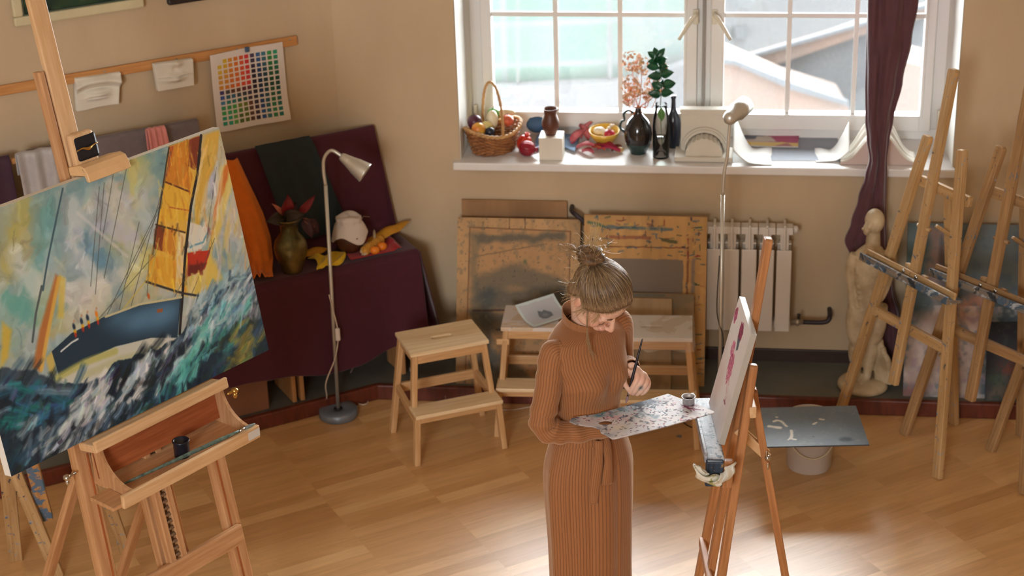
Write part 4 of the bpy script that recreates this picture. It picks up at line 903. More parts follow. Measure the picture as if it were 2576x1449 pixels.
for (a, b, w, m_) in ((*vl(.005, .115, .01, -.01, .02), .058, M_lr), (*vl(.125, .095, .03, .045, .01, .01), .036, M_lr), (*vl(-.115, .018, .03, -.02, .005), .062, M_lo), (*vl(.06, .03, .06, -.02, -.005), .075, M_lo), (*vl(-.07, .085, .0, -.02, .02), .022, M_lp),
        (*vl(.075, -.085, .08, .055, .0, .04), .052, M_ld), (*vl(.115, -.085, .05, .07, -.01, .03), .062, M_ld), (*vl(.10, -.045, .06, .055, .0, .03), .020, M_lp), (*vl(.05, .06, -.02, .0, .01), .05, M_ld)):
    bm = bmesh.new(); leaf_bm(bm, a, b, w, -NL+V((0, 0, .5)), .25); mesh_obj('leaf', bm, m_, vs, True)
bm = bmesh.new()
for a, b in ((vt-V((0, 0, .08)), vl(-.03, .05)[1]), (vt-V((0, 0, .08)), vl(.05, .005, .04)[1]), (vt-V((0, 0, .08)), vl(-.012, .03)[1])): add_tube(bm, [a, a.lerp(b, .6)+V((0, 0, .01)), b], .0022, 6, 4)
mesh_obj('stem', bm, M_lo, vs, True)
# clay jar with white cloth cover
jp = Lp(-.105, .288, TZ+.020)
cj = thing('covered_jar', 'dark brown clay jar with a white cloth tied over its mouth', 'jar', jp)
lathe('jar_body', [(.001, 0), (.044, 0), (.060, .02), (.076, .055), (.078, .08), (.066, .115), (.050, .135), (.050, .160), (.001, .160)], mat('dark_clay', srgb(84, 50, 34), .45, var=.3, vscale=8), cj, jp, 36)
def cover(s, t):
    a = 2*PI*s
    if t < .35: r = .050*t/.35+.0005; z = .168-.006*math.sin(t*5+a*2)-.004*(1-t/.35)
    elif t < .5: k = (t-.35)/.15; r = .054+.004*math.sin(PI*k)+.002*math.sin(a*9); z = .168-.03*k
    else:
        k = (t-.5)/.5; pt = .5+.5*math.cos(a*3+2.6); r = .057+.026*k**.6+.0015*k*math.sin(a*8+1); z = .138-(.050+.040*pt)*k
    return jp+V((r*math.cos(a), r*math.sin(a), z))
cv = sheet('cloth_cover', cover, 72, 30, mat('white_cloth', srgb(222, 212, 204), .8, bump=.2, bscale=200, bdist=.0005), cj, .0018, closed=True)
tube('string', [jp+V((.0545*math.cos(a), .0545*math.sin(a), .139)) for a in [2*PI*k/24 for k in range(25)]]+[jp+AL*.075+V((0, 0, .150)), jp+AL*.105+V((0, 0, .140))], .0012, mat('string', srgb(150, 130, 110), .8), cj, 6)
# corn cob
cpos0, cpos1 = Lp(-.085, .388, TZ+.040), Lp(.052, .300, TZ+.046)
cn = thing('corn_cob', 'yellow corn cob with dry husk resting on the red cloth', 'corn', cpos0)
bm = bmesh.new(); Mc = frame_from(cpos0, cpos1); Lc = (cpos1-cpos0).length
add_lathe(bm, [(.002, 0), (.012, .004), (.018, .03), (.020, .07), (.019, .11), (.012, .145), (.004, Lc)], 16, Mc)
for k in range(17):
    for j in range(12):
        z = .012+k*.0085; r = .0185-.0000*k if z < .12 else .0165; a = 2*PI*(j+.5*(k % 2))/12; p = Mc @ V((r*math.cos(a), r*math.sin(a), z)); add_ell(bm, p, (.0048, .0048, .0042), n=6, m=4)
mesh_obj('kernels', bm, mat('corn_yellow', srgb(220, 160, 60), .4, var=.2, vscale=40), cn, True)
bm = bmesh.new(); husk = mat('dry_husk', srgb(214, 196, 160), .6, var=.2, vscale=20)
for k in range(3): leaf_bm(bm, Mc @ V((.012*math.cos(k+1), .012*math.sin(k+1), -.005)), Mc @ V((.02*math.cos(k*1.2+.8), .02*math.sin(k*1.2+.8)+.004, .15-.02*k)), .03, V((0, 0, 1)), -.4)
leaf_bm(bm, Mc @ V((0, .01, .10)), Lp(.055, .20, TZ+.055), .012, V((0, 0, 1)), .3)
mesh_obj('husk', bm, husk, cn, True)
M_kq = mat('orange_skin', srgb(232, 130, 34), .4, bump=.15, bscale=200, bdist=.0004)
def fruit(name, label, cat_, c, r, m, group=None, stem=None, n=20):
    t = thing(name, label, cat_, c, 0, group); bm = bmesh.new(); add_ell(bm, c, r, n=n, m=14); mesh_obj('flesh', bm, m, t, True)
    if stem: tube('stem', [V(c)+V((0, 0, r[2]*.9)), V(c)+V((.002, .001, r[2]*1.25))], .0015, M_lo, t, 6)
    return t
fruit('kumquat', 'orange fruit on the red cloth, nearer to the corn cob tip', 'fruit', Lp(-.028, .392, TZ+.038), (.023, .021, .019), M_kq, None, True)
fruit('kumquat', 'orange fruit on the red cloth, the right-hand one of the two', 'fruit', Lp(.018, .368, TZ+.038), (.023, .021, .020), M_kq, None, True)
# ================================================================ gooseneck floor lamps
M_lamp = mat('brushed_nickel', srgb(206, 204, 194), .35, .6); M_lbase = mat('silver_grey_base', srgb(128, 138, 150), .4, .4); M_cord = mat('white_cord', srgb(206, 190, 172), .5)
lb = V((-.822, 7.560, 0))
fl1 = thing('gooseneck_lamp', 'silver gooseneck floor lamp in front of the maroon cloth', 'floor lamp', lb)
lathe('lamp_base', [(.001, 0), (.086, 0), (.090, .004), (.090, .032), (.086, .037), (.030, .038), (.024, .034), (.014, .034), (.001, .034)], M_lbase, fl1, lb, 48)
lathe('base_socket', [(.001, .0345), (.020, .0345), (.020, .040), (.001, .040)], M_black, fl1, lb, 24)
tube('lamp_pole', [lb+V((0, 0, .036)), lb+V((.020, 0, 1.14))], .0085, M_lamp, fl1, 12)
g0 = lb+V((.020, 0, 1.14))
tube('gooseneck', [g0, g0+V((-.004, 0, .07)), g0+V((.004, -.005, .13)), g0+V((.036, -.012, .165)), g0+V((.070, -.02, .150)), g0+V((.088, -.024, .132))], .0078, M_lamp, fl1, 12, 6)
hd = g0+V((.078, -.022, .143)); hdir = V((.80, -.20, -.56)).normalized()
bm = bmesh.new(); add_lathe(bm, [(.001, -.002), (.014, 0), (.018, .006), (.025, .035), (.034, .07), (.036, .073), (.046, .125), (.047, .130), (.045, .130), (.034, .078), (.015, .01), (.001, .008)], 36, frame_from(hd, hd+hdir))
mesh_obj('lamp_shade', bm, M_lamp, fl1, True)
bm = bmesh.new(); add_ell(bm, hd+hdir*.085, (.022, .022, .022)); mesh_obj('bulb', bm, mat('opal_bulb', srgb(206, 204, 196), .3), fl1, True)
def cable(name, px_pts, m, parent, r=.003, z=None):
    return tube(name, px_pts, r, m, parent, 6, 5)
cp_ = [lb+V((.003, -.012, .57)), lb+V((.022, -.014, .50)), lb+V((.024, -.014, .44))]
tube('cord', [lb+V((0, -.010, .62)), lb+V((.012, -.016, .55)), lb+V((.026, -.016, .46)), lb+V((.026, -.018, .40)), lb+V((.004, -.014, .30)), lb+V((-.045, -.012, .18)), lb+V((-.050, .02, .095)), lb+V((-.062, .08, .012)), lb+V((-.02, .12, .006)), lb+V((.06, .11, .006)), lb+V((.115, .09, .006)), lb+V((.125, .14, .006)), lb+V((.06, .20, .006)), lb+V((-.02, .16, .006)), lb+V((-.060, .10, .012)), lb+V((.0, .20, .03)), lb+V((.05, .33, ZP+.01))], .0032, M_cord, fl1, 8, 6)
sw = box('cord_switch', lb+V((.026, -.018, .425)), (.022, .018, .062), mat('white_switch', srgb(226, 214, 204), .4), fl1, b=.006)
lb2 = V((.915, 7.34, 0))
fl2 = thing('gooseneck_lamp', 'tall gooseneck floor lamp standing in front of the radiator', 'floor lamp', lb2)
lathe('lamp_base', [(.001, 0), (.086, 0), (.090, .004), (.090, .032), (.086, .037), (.030, .038), (.001, .036)], M_lbase, fl2, lb2, 48)
t2 = lb2+V((-.001, 0, 1.12))
tube('lamp_pole', [lb2+V((0, 0, .036)), t2], .0085, M_lamp, fl2, 12)
tube('gooseneck', [t2, t2+V((.004, 0, .10)), t2+V((.016, 0, .18)), t2+V((.022, 0, .29)), t2+V((.024, -.002, .335))], .0075, M_lamp, fl2, 12, 5)
hd = t2+V((.024, -.006, .350)); hdir = V((.62, .70, .22)).normalized()
bm = bmesh.new(); add_lathe(bm, [(.001, -.030), (.016, -.026), (.027, -.014), (.031, .002), (.029, .016), (.032, .022), (.030, .030), (.034, .036), (.033, .044), (.040, .052), (.039, .120), (.036, .120), (.030, .05), (.001, .03)], 32, frame_from(hd, hd+hdir))
mesh_obj('lamp_shade', bm, M_lamp, fl2, True)
tube('cord', [t2+V((-.0085, 0, -.28)), t2+V((-.010, 0, -.32)), t2+V((-.016, 0, -.55)), t2+V((.012, -.012, -.68)), t2+V((.0, -.012, -.86)), lb2+V((-.03, -.01, .16)), lb2+V((-.05, -.02, .045)), lb2+V((-.11, -.02, .006)), lb2+V((-.16, .06, .005)), lb2+V((-.10, .16, .005))], .0026, M_black, fl2, 8, 6)
# power strip and cables on the floor between stools
ps = thing('power_strip', 'white power strip on the floor behind the bare stool', 'power strip', (-.245, 7.72, 0), math.radians(20))
box('strip_body', (-.245, 7.72, .020), (.20, .055, .038), M_switch if False else M_white, ps, rot=math.radians(20), b=.006)
for k in (-1, 0, 1): lathe('socket', [(.016, .0385), (.018, .0400), (.018, .0385), (.001, .0385)], M_sill, ps, V((-.245+.055*k, 7.72+.02*k, .001)), 16)
tube('cord', [V((-.335, 7.70, .015)), V((-.40, 7.73, .006)), V((-.48, 7.80, .03)), V((-.50, 7.87, .08))], .003, M_cord, ps, 6, 5)
tube('cord', [V((-.16, 7.75, .02)), V((-.115, 7.71, .010)), V((-.125, 7.64, .006)), V((-.10, 7.57, .006)), V((-.02, 7.55, .006)), V((.10, 7.58, .006)), V((.18, 7.53, .006)), V((.06, 7.50, .006))], .0028, M_cord, ps, 6, 5)
# ================================================================ radiator
M_rad = mat('white_enamel', srgb(212, 204, 194), .4); M_iron = mat('dark_iron_pipe', srgb(58, 50, 54), .5, .3)
rd = thing('radiator', 'white sectional radiator on the wall under the window', 'radiator', Wp(-.37, .09, .28))
for k in range(11):
    u = -.812+.0795*k+.04; bm = bmesh.new()
    def rb(u0, u1, v0, v1, z0, z1):
        P = basis(Wp((u0+u1)/2, (v0+v1)/2, (z0+z1)/2), AW, NW, V((0, 0, 1))); add_box(bm, (0, 0, 0), (abs(u1-u0), abs(v1-v0), abs(z1-z0)), P)
    rb(u-.034, u+.034, .134, .142, .285, .695)           # front plate
    rb(u-.006, u+.006, .060, .140, .30, .80)             # fin through the section
    rb(u-.030, u+.030, .070, .078, .30, .72); rb(u-.020, u+.020, .095, .125, .33, .78)
    rb(u-.038, u+.038, .066, .130, .765, .800); rb(u-.006, u+.006, .050, .135, .80, .812); rb(u-.032, u+.032, .080, .125, .715, .724)
    rb(u-.038, u+.038, .070, .128, .30, .335)
    o = mesh_obj('radiator_section', bm, M_rad, rd); bev(o, .004)
lathe('end_cap', [(.001, 0), (.018, 0), (.018, .018), (.010, .022), (.001, .022)], M_rad, rd, M=frame_from(Wp(.062, .098, .782), Wp(.10, .098, .782)), n=16)
lathe('valve', [(.001, 0), (.014, 0), (.014, .02), (.019, .022), (.019, .035), (.012, .04), (.012, .055), (.001, .055)], mat('nickel', srgb(176, 160, 138), .4, .6), rd, M=frame_from(Wp(.066, .098, .318), Wp(.14, .098, .318)), n=16)
lathe('valve_cap', [(.001, 0), (.007, 0), (.007, .025), (.010, .028), (.001, .034)], M_iron, rd, Wp(.100, .098, .328), 12)
tube('pipe', [Wp(.118, .098, .318), Wp(.20, .098, .318), Wp(.232, .098, .326), Wp(.242, .090, .342), Wp(.244, .06, .345), Wp(.244, .002, .345)], .011, M_iron, rd, 12, 5)
tube('pipe', [Wp(-.812, .098, .785), Wp(-.882, .098, .786), Wp(-.905, .098, .812), Wp(-.935, .092, .834), Wp(-.955, .06, .838), Wp(-.958, .002, .838)], .011, M_iron, rd, 12, 5)
lathe('valve_cap', [(.001, 0), (.009, 0), (.009, .03), (.001, .034)], mat('bronze', srgb(130, 90, 60), .4, .6), rd, Wp(-.876, .098, .79), 12)
# ================================================================ drawing boards leaning on the wall
def leanM(u, vb_, zb_, lean):  # bottom-left corner, leaning back by `lean` metres per metre
    z = (V((0, 0, 1))+NW*lean).normalized(); return basis(Wp(u, vb_, zb_), AW, AW.cross(-z)*-1 if False else z.cross(AW), z)
def board(label, name, u0, u1, vb_, lean, H_, A, T=.02, m=None, zb_=ZP, roll=0):
    M = leanM(u0, vb_, zb_, lean); 
    return tag(panel(name, A, T, m or M_flat, M, side=(176, 138, 96)), label, 'drawing board')
ply = (196, 158, 112)
def plyart(W_, H_, seed, base=ply, res=.003):
    A = Art(W_, H_, res, base, seed); A.noise(tuple(int(c*.86) for c in base), .05, .4, .7, .7, 1, 8); A.noise(tuple(int(c*.75) for c in base), .3, .45, .75, .6); return A
A = plyart(.495, .80, 61, (160, 122, 84)); 
board('plain brown board behind the smudged drawing board, its top edge showing', 'drawing_board', -1.475, -.98, .050, .030, .775, A, .012)
# large left board with charcoal smears and pasted inner sheet
A = plyart(.575, .780, 62, (192, 154, 108)); A.poly([(.045, .0), (.52, .0), (.53, .725), (.06, .735)], (176, 134, 92), .002, .55); A.line([(.045, 0), (.06, .735), (.53, .725), (.525, 0)], .004, (120, 84, 54), .002, .9)
A.warp(.02, .06)
A.poly([(.09, .66), (.50, .68), (.50, .715), (.08, .70)], (84, 84, 76), .02, .75); A.line([(.08, .70), (.085, .45), (.10, .2)], .02, (110, 104, 84), .02, .5)
for pts, w, o in (([(.13, .46), (.28, .52), (.46, .46)], .07, .55), ([(.12, .40), (.48, .42)], .05, .7), ([(.15, .42), (.14, .2), (.17, .02)], .035, .75), ([(.08, .33), (.5, .30)], .02, .6), ([(.47, .40), (.46, .25)], .03, .5), ([(.10, .30), (.25, .28)], .04, .6), ([(.2, .10), (.3, .02)], .08, .6), ([(.1, .1), (.12, .02)], .05, .6)):
    A.line(pts, w, (74, 80, 78), .03, o)
A.warp(.003, .03); A.line([(.08, .345), (.48, .36), (.51, .34)], .006, (60, 40, 34), .003, .8); A.line([(.09, .60), (.42, .665)], .003, (110, 90, 70), .002, .7); A.line([(.19, .26), (.36, .25)], .005, (60, 56, 50), .003, .8); A.blob(.32, .58, .008, .010, (60, 90, 60), .8)
for x in (.245, .318): A.line([(x, .735), (x, .795)], .003, (70, 50, 36), .001, .8)
A.noise((120, 110, 90), .02, .6, .72, .5); A.noise((70, 70, 64), .008, .72, .8, .7)
board('big drawing board with dark charcoal smears, left of the painter', 'drawing_board', -1.487, -.912, .345, .345, .780, A)
# right frame board, paint-spattered; grey sheet set in its middle
A = plyart(.56, .80, 63, (200, 158, 102)); A.warp(.004, .03)
A.poly([(.115, .10), (.455, .10), (.455, .60), (.115, .60)], (128, 116, 104), .001); A.line([(.09, .655), (.47, .655)], .004, (120, 70, 50), .002, .8); A.line([(.475, .0), (.475, .66)], .006, (110, 66, 44), .003, .7)
r_ = np.random.default_rng(5)
for k in range(150):
    zone = r_.integers(3); x, y = (r_.uniform(.03, .53), r_.uniform(.62, .79)) if zone < 2 else (r_.uniform(.47, .54), r_.uniform(.03, .78))
    c = [(50, 84, 100), (70, 100, 130), (130, 50, 44), (60, 80, 60), (90, 60, 60), (60, 50, 70), (190, 160, 60)][r_.integers(7)]
    L = r_.uniform(.004, .03); v_ = r_.random() < .3; A.line([(x, y), (x+(0 if v_ else L), y+(L if v_ else r_.normal()*.003))], r_.uniform(.002, .006), c, .002, r_.uniform(.4, .9))
for pts, c in (([(.10, .745), (.40, .740)], (50, 90, 120)), ([(.02, .765), (.09, .75)], (40, 90, 80)), ([(.12, .70), (.30, .698)], (130, 70, 56)), ([(.36, .69), (.42, .68)], (30, 56, 40)), ([(.50, .45), (.50, .60)], (110, 110, 120)), ([(.49, .02), (.50, .42)], (60, 44, 56))): A.line(pts, .010, c, .005, .6)
A.noise((226, 178, 110), .03, .62, .75, .4, mask=1.-A.inside([(.10, .08), (.47, .08), (.47, .62), (.10, .62)]))
board('paint-spattered frame board with a grey middle, leaning on the radiator', 'drawing_board', -.888, -.335, .300, .19, .80, A)
A = plyart(.44, .455, 64, (166, 142, 108)); A.noise((120, 110, 90), .05, .5, .7, .5); A.warp(.002, .02); A.line([(.06, .445), (.30, .45)], .01, (90, 96, 90), .005, .6)
board('greenish brown board leaning on the spattered frame board, behind the film-wrapped stool', 'drawing_board', -.82, -.385, .335, .16, .455, A, .010)
A = plyart(.32, .44, 65, (178, 152, 116)); A.blob(.13, .40, .006, .006, (110, 40, 60), .8); A.noise((150, 124, 90), .06, .5, .7, .6)
board('narrower tan board in front of the greenish brown one', 'drawing_board', -.80, -.485, .352, .155, .44, A, .008)
# ================================================================ paintings leaning at the right
A = Art(.60, .79, .003, (96, 108, 112), 71); A.warp(.03, .1)
A.noise((60, 76, 84), .2, .4, .65, .9); A.blob(.05, .6, .06, .2, (56, 84, 84), .8); A.poly([(.10, .78), (.17, .78), (.20, .55), (.14, .42), (.10, .5)], (150, 124, 118), .03, .8); A.poly([(.15, .75), (.21, .60), (.19, .45), (.15, .5)], (70, 58, 56), .02, .7)
A.poly([(.0, 0), (.34, 0), (.34, .40), (.20, .44), (.06, .36), (0, .2)], (176, 158, 150), .05, .95); A.poly([(.20, .42), (.34, .50), (.36, .30), (.26, .30)], (186, 150, 136), .03, .8); A.blob(.30, .44, .04, .05, (150, 90, 60), .7)
A.noise((200, 186, 180), .05, .5, .7, .6, mask=(A.Y < .42)*1.); A.noise((150, 130, 150), .04, .58, .7, .5, mask=(A.Y < .42)*1.); A.blob(.02, .02, .05, .05, (120, 70, 60), .9); A.noise((70, 90, 106), .05, .6, .75, .5)
M = leanM(.575, .335, ZP, .37); pt = panel('leaning_painting', A, .018, M_oil, M, side=(60, 62, 60)); tag(pt, 'large unfinished figure painting leaning on the wall behind the right easels', 'painting')
A = Art(.42, .36, .003, (24, 24, 34), 72); A.warp(.01, .05); A.poly([(0, 0), (.42, 0), (.42, .13), (.30, .11), (.2, .14), (.05, .12)], (66, 66, 56), .02); A.blob(.10, .15, .06, .05, (120, 60, 36), .8); A.blob(.16, .10, .14, .03, (76, 70, 84), .8); A.blob(.04, .10, .05, .03, (50, 76, 50), .8); A.blob(.12, .04, .15, .03, (96, 84, 70), .8); A.noise((40, 50, 46), .02, .6, .7, .6)
M = leanM(.938, .36, ZP, .30); pt2 = panel('leaning_painting', A, .018, M_oil, M, side=(40, 40, 44)); tag(pt2, 'dark still life painting leaning in front of the figure painting, lower right', 'painting')
# ================================================================ outside, seen through the panes
def ext(x, y, Yd): d = ray(x, y); return CAM + d*(Yd/d.y)
def extruded(name, px_poly, Yd, depth, m, parent):
    P = [ext(x, y, Yd) for x, y in px_poly]; bm = bmesh.new(); a = [bm.verts.new(p) for p in P]; b = [bm.verts.new(p+V((0, depth, 0))) for p in P]; n = len(P)
    for i in range(n): bm.faces.new((a[i], a[(i+1) % n], b[(i+1) % n], b[i]))
    bm.faces.new(a[::-1]); bm.faces.new(b); bmesh.ops.recalc_face_normals(bm, faces=bm.faces); return mesh_obj(name, bm, m, parent)
def netmat():
    m = D.materials.new('scaffold_net'); m.use_nodes = True; t = NT(m); b = t.n['Principled BSDF']; b.inputs['Roughness'].default_value = .95
    tc = t.new('ShaderNodeTexCoord'); mp = t.new('ShaderNodeMapping'); t.link(tc.outputs['Object'], mp.inputs[0]); mp.inputs['Rotation'].default_value = (math.radians(90), 0, 0)
    br = t.new('ShaderNodeTexBrick'); t.link(mp.outputs[0], br.inputs['Vector']); br.inputs['Scale'].default_value = 1; br.inputs['Brick Width'].default_value = .62; br.inputs['Row Height'].default_value = .5; br.offset = 0
    br.inputs['Mortar Size'].default_value = .045; br.inputs['Mortar Smooth'].default_value = .6
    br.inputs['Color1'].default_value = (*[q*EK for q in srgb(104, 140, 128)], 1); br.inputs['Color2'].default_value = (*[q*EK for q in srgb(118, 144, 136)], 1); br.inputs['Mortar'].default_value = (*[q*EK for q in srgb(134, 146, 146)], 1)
    nz = t.new('ShaderNodeTexNoise', i_Scale=.55, i_Detail=3.0); t.link(tc.outputs['Object'], nz.inputs['Vector']); rp = t.new('ShaderNodeValToRGB'); rp.color_ramp.elements[0].position = .42; rp.color_ramp.elements[1].position = .62; t.link(nz.outputs['Fac'], rp.inputs[0])
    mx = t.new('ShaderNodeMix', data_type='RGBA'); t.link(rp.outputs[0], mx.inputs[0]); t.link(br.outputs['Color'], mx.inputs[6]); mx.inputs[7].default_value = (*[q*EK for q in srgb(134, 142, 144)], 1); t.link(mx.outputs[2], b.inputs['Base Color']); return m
bd = thing('building', 'building wrapped in green scaffold netting outside the left window sash', 'building', (0, 22, -9))
M_netm = netmat()
extruded('netted_front', [(1180, -330), (1752, -330), (1752, 150), (1600, 205), (1180, 222)], 21, 5, M_netm, bd)
extruded('scaffold_pole', [(1533, -330), (1541, -330), (1539, 262), (1531, 262)], 20.8, .06, M_wb, bd); extruded('scaffold_pole', [(1300, -330), (1306, -330), (1306, 262), (1300, 262)], 20.8, .06, M_wb, bd)
extruded('low_annex', [(1180, 224), (1600, 206), (1752, 150), (1752, 420), (1180, 420)], 20.7, .2, M_fl, bd)
bd2 = thing('building', 'pale building with one small window outside the right window sash', 'building', (5, 28, -9))
extruded('facade', [(1740, -330), (2420, -330), (2420, 420), (1740, 420)], 27, 4, M_wb, bd2)
extruded('window_recess', [(1848, 70), (1878, 68), (1878, 98), (1850, 98)], 26.9, .12, ext_mat('recess', (112, 116, 120), (106, 112, 118)), bd2)
bd3 = thing('building', 'low house with grey metal roof and orange gable outside the right window sash', 'building', (4, 20, -9))
extruded('metal_roof', [(1925, 170), (2180, 78), (2420, 20), (2420, 420), (2130, 420), (2130, 262), (1995, 222)], 20, .5, M_roof, bd3)
extruded('orange_band', [(1868, 152), (2180, 62), (2420, -5), (2420, 18), (2182, 84), (1925, 172)], 19.8, .2, M_or, bd3)
extruded('roof_edge', [(1862, 146), (2180, 54), (2420, -14), (2420, -4), (2182, 63), (1868, 154)], 19.72, .06, M_rg, bd3)
extruded('brick_gable', [(1740, 146), (1850, 163), (1990, 224), (2135, 268), (2135, 420), (1740, 420)], 18.6, .8, M_or, bd3)
extruded('roof_edge', [(1740, 136), (1850, 152), (2000, 212), (2135, 256), (2135, 268), (1990, 226), (1850, 164), (1740, 148)], 18.5, .07, M_rg, bd3)
extruded('brick_gable', [(2255, 150), (2420, 190), (2420, 420), (2235, 420)], 18.6, .8, M_or, bd3)
yard = prism('outdoor_yard', [(-30, 10.5), (34, 10.5), (34, 60), (-30, 60)], -9.2, -9, ext_mat('yard', (128, 128, 128), (118, 118, 118))); struct(yard)
# ================================================================ things on the sill
def S(u, v, z=0): return Wp(u, v, SILL+z)
RW = AWa
# wicker basket
M_wick = mat('wicker', srgb(176, 118, 68), .5, var=.35, vscale=26, col2=srgb(124, 76, 40)); M_wickl = mat('pale_wicker', srgb(206, 160, 104), .5, var=.3, vscale=20)
bc = S(-1.336, -.125); ba = AWa+math.radians(38)
bk = thing('wicker_basket', 'wicker basket with a tall handle full of fruit at the left end of the sill', 'basket', bc, ba)
TB_ = Matrix.Translation(bc) @ Matrix.Rotation(ba, 4, 'Z')
def bp(a, h, off=0):
    k = h/.115; ra = .098+.042*k; rb = .072+.026*k; return V(((ra+off)*math.cos(a), (rb+off)*math.sin(a), h+.018*k*math.cos(2*a)))
NB = 26
bm = bmesh.new()
for k in range(NB):
    a = 2*PI*k/NB; add_tube(bm, [TB_ @ bp(a, h) for h in (.004, .04, .08, .112)], .0028, 6)
mesh_obj('stakes', bm, M_wick, bk, True)
bm = bmesh.new()
for r in range(12):
    pts = []
    for i in range(NB*4+1): a = 2*PI*i/(NB*4); pts.append(TB_ @ bp(a, .006+r*.0088, .0042*math.cos(NB/2*a*1.0+PI*r)))
    add_tube(bm, pts, .0043, 6)
mesh_obj('woven_side', bm, M_wick, bk, True)
bm = bmesh.new()
for ph in (0, PI):
    add_tube(bm, [TB_ @ (bp(2*PI*i/120, .115, .004*math.cos(18*2*PI*i/120+ph))+V((0, 0, .004*math.sin(18*2*PI*i/120+ph)))) for i in range(121)], .0062, 8)
mesh_obj('braided_rim', bm, M_wickl, bk, True)
bm = bmesh.new(); add_lathe(bm, [(.001, .002), (.095, .002), (.095, .006), (.001, .006)], 32, TB_ @ Matrix.Diagonal((1, .73, 1, 1))); mesh_obj('woven_bottom', bm, M_wick, bk)
bm = bmesh.new()
for ph in (0, PI*.66, PI*1.33):
    pts = []
    for i in range(61):
        t = i/60; a = PI*t; y = -.092*math.cos(a); z = .10+.235*math.sin(a)**.75; pts.append(TB_ @ V((.003*math.cos(t*40+ph), y+.003*math.sin(t*40+ph)*abs(math.cos(a)), z+.003*math.sin(t*40+ph)*abs(math.sin(a)))))
    add_tube(bm, pts, .0045, 6)
mesh_obj('handle', bm, M_wickl, bk, True)
def fm(n, c, c2=None, r=.35): return mat(n, srgb(*c), r, col2=srgb(*c2) if c2 else None, var=.1, vscale=16)
for (nm, lab, cat_, x, y, z, r, m) in (
        ('plum_apple', 'dark purple apple on top of the basket fruit, left of the handle', 'fruit', -.080, .030, .150, (.034, .034, .036), fm('purple_skin', (92, 40, 60), (70, 30, 50))),
        ('pear', 'yellow pear with a red blush at the left end of the basket', 'fruit', -.088, -.018, .128, (.034, .030, .034), fm('pear_skin', (220, 180, 70), (214, 110, 50))),
        ('plum', 'small near-black plum at the front of the basket', 'fruit', -.045, -.050, .118, (.024, .023, .022), fm('plum_skin', (36, 42, 56), None, .25)),
        ('yellow_plum', 'pale yellow fruit in the middle of the basket, behind the plum', 'fruit', -.038, -.005, .128, (.030, .028, .028), fm('pale_yellow', (222, 206, 130))),
        ('squash', 'cream white squash standing beside the basket handle', 'squash', .005, .012, .150, (.028, .028, .046), fm('cream_skin', (232, 222, 190))),
        ('green_pepper', 'bright green fruit at the back of the basket', 'fruit', .035, .050, .165, (.030, .026, .026), fm('green_skin', (130, 190, 110), (110, 170, 90))),
        ('peach', 'red-orange peach at the right end of the basket', 'fruit', .070, -.015, .140, (.030, .030, .028), fm('peach_skin', (220, 130, 90), (200, 80, 60))),
        ('banana', 'pale curved fruit lying over the peach in the basket', 'fruit', .085, .025, .165, (.046, .020, .018), fm('pale_skin', (232, 210, 170))),
        ('lemon', 'yellow lemon at the far right back of the basket', 'fruit', .060, .060, .155, (.030, .022, .022), fm('lemon_skin', (226, 206, 90)))):
    fruit(nm, lab, cat_, TB_ @ V((x, y, z)), r, m, 'fruit in the wicker basket', True)
M_pomr = fm('orange_red_skin', (214, 70, 44), (190, 50, 40)); M_pomd = fm('crimson_skin', (160, 24, 44), (120, 20, 40))
def pepper(name, lab, c, r, m, ax):
    t = thing(name, lab, 'fruit', c, 0, None); bm = bmesh.new(); F = frame_from(c, V(c)+V(ax)); n = 40; rings = []
    for j in range(1, 15):
        th = PI*j/15; rr = r*math.sin(th)**.8; z = -r*math.cos(th)*1.05
        rings.append([bm.verts.new(F @ V((rr*(1-.07*math.cos(5*2*PI*i/n)**2)*math.cos(2*PI*i/n), rr*(1-.07*math.cos(5*2*PI*i/n)**2)*math.sin(2*PI*i/n), z))) for i in range(n)])
    for a, b in zip(rings, rings[1:]):
        for i in range(n): bm.faces.new((a[i], a[(i+1) % n], b[(i+1) % n], b[i]))
    bm.faces.new(rings[0][::-1]); bm.faces.new(rings[-1]); mesh_obj('flesh', bm, m, t, True)
    bm = bmesh.new(); add_lathe(bm, [(.012, 0), (.010, .006), (.013, .014), (.011, .014), (.006, .004)], 12, F @ Matrix.Translation((0, 0, r*.98))); mesh_obj('calyx', bm, m, t, True); return t
pepper('pomegranate', 'orange-red pomegranate on the sill beside the basket, the upper one', S(-1.192, -.140, .037), .036, M_pomr, AW*.3+V((0, 0, .9)))
pepper('pomegranate', 'dark crimson pomegranate on the sill in front of the orange-red one', S(-1.170, -.062, .037), .037, M_pomd, AW+V((0, 0, -.1)))
# white cube with a brown pot
M_cube = mat('white_painted_block', srgb(226, 218, 204), .6, var=.04, vscale=9, spots=[(srgb(200, 176, 140), 9, .70)])
o = box('white_block', S(-1.054, -.058, .055), (.108, .108, .108), M_cube, None, rot=RW-.0, b=.002); tag(o, 'white cube on the sill carrying the small brown pot', 'block')
pc = S(-1.058, -.060, .110)
bpot = thing('clay_pot', 'small dark brown clay pot standing on the white cube', 'pot', pc)
lathe('pot_body', [(.001, 0), (.025, 0), (.030, .012), (.040, .042), (.041, .060), (.034, .082), (.029, .095), (.029, .108), (.034, .122), (.036, .124), (.033, .125), (.025, .108), (.024, .09), (.001, .085)], mat('brown_glaze', srgb(104, 62, 46), .45, var=.3, vscale=9), bpot, pc, 36)
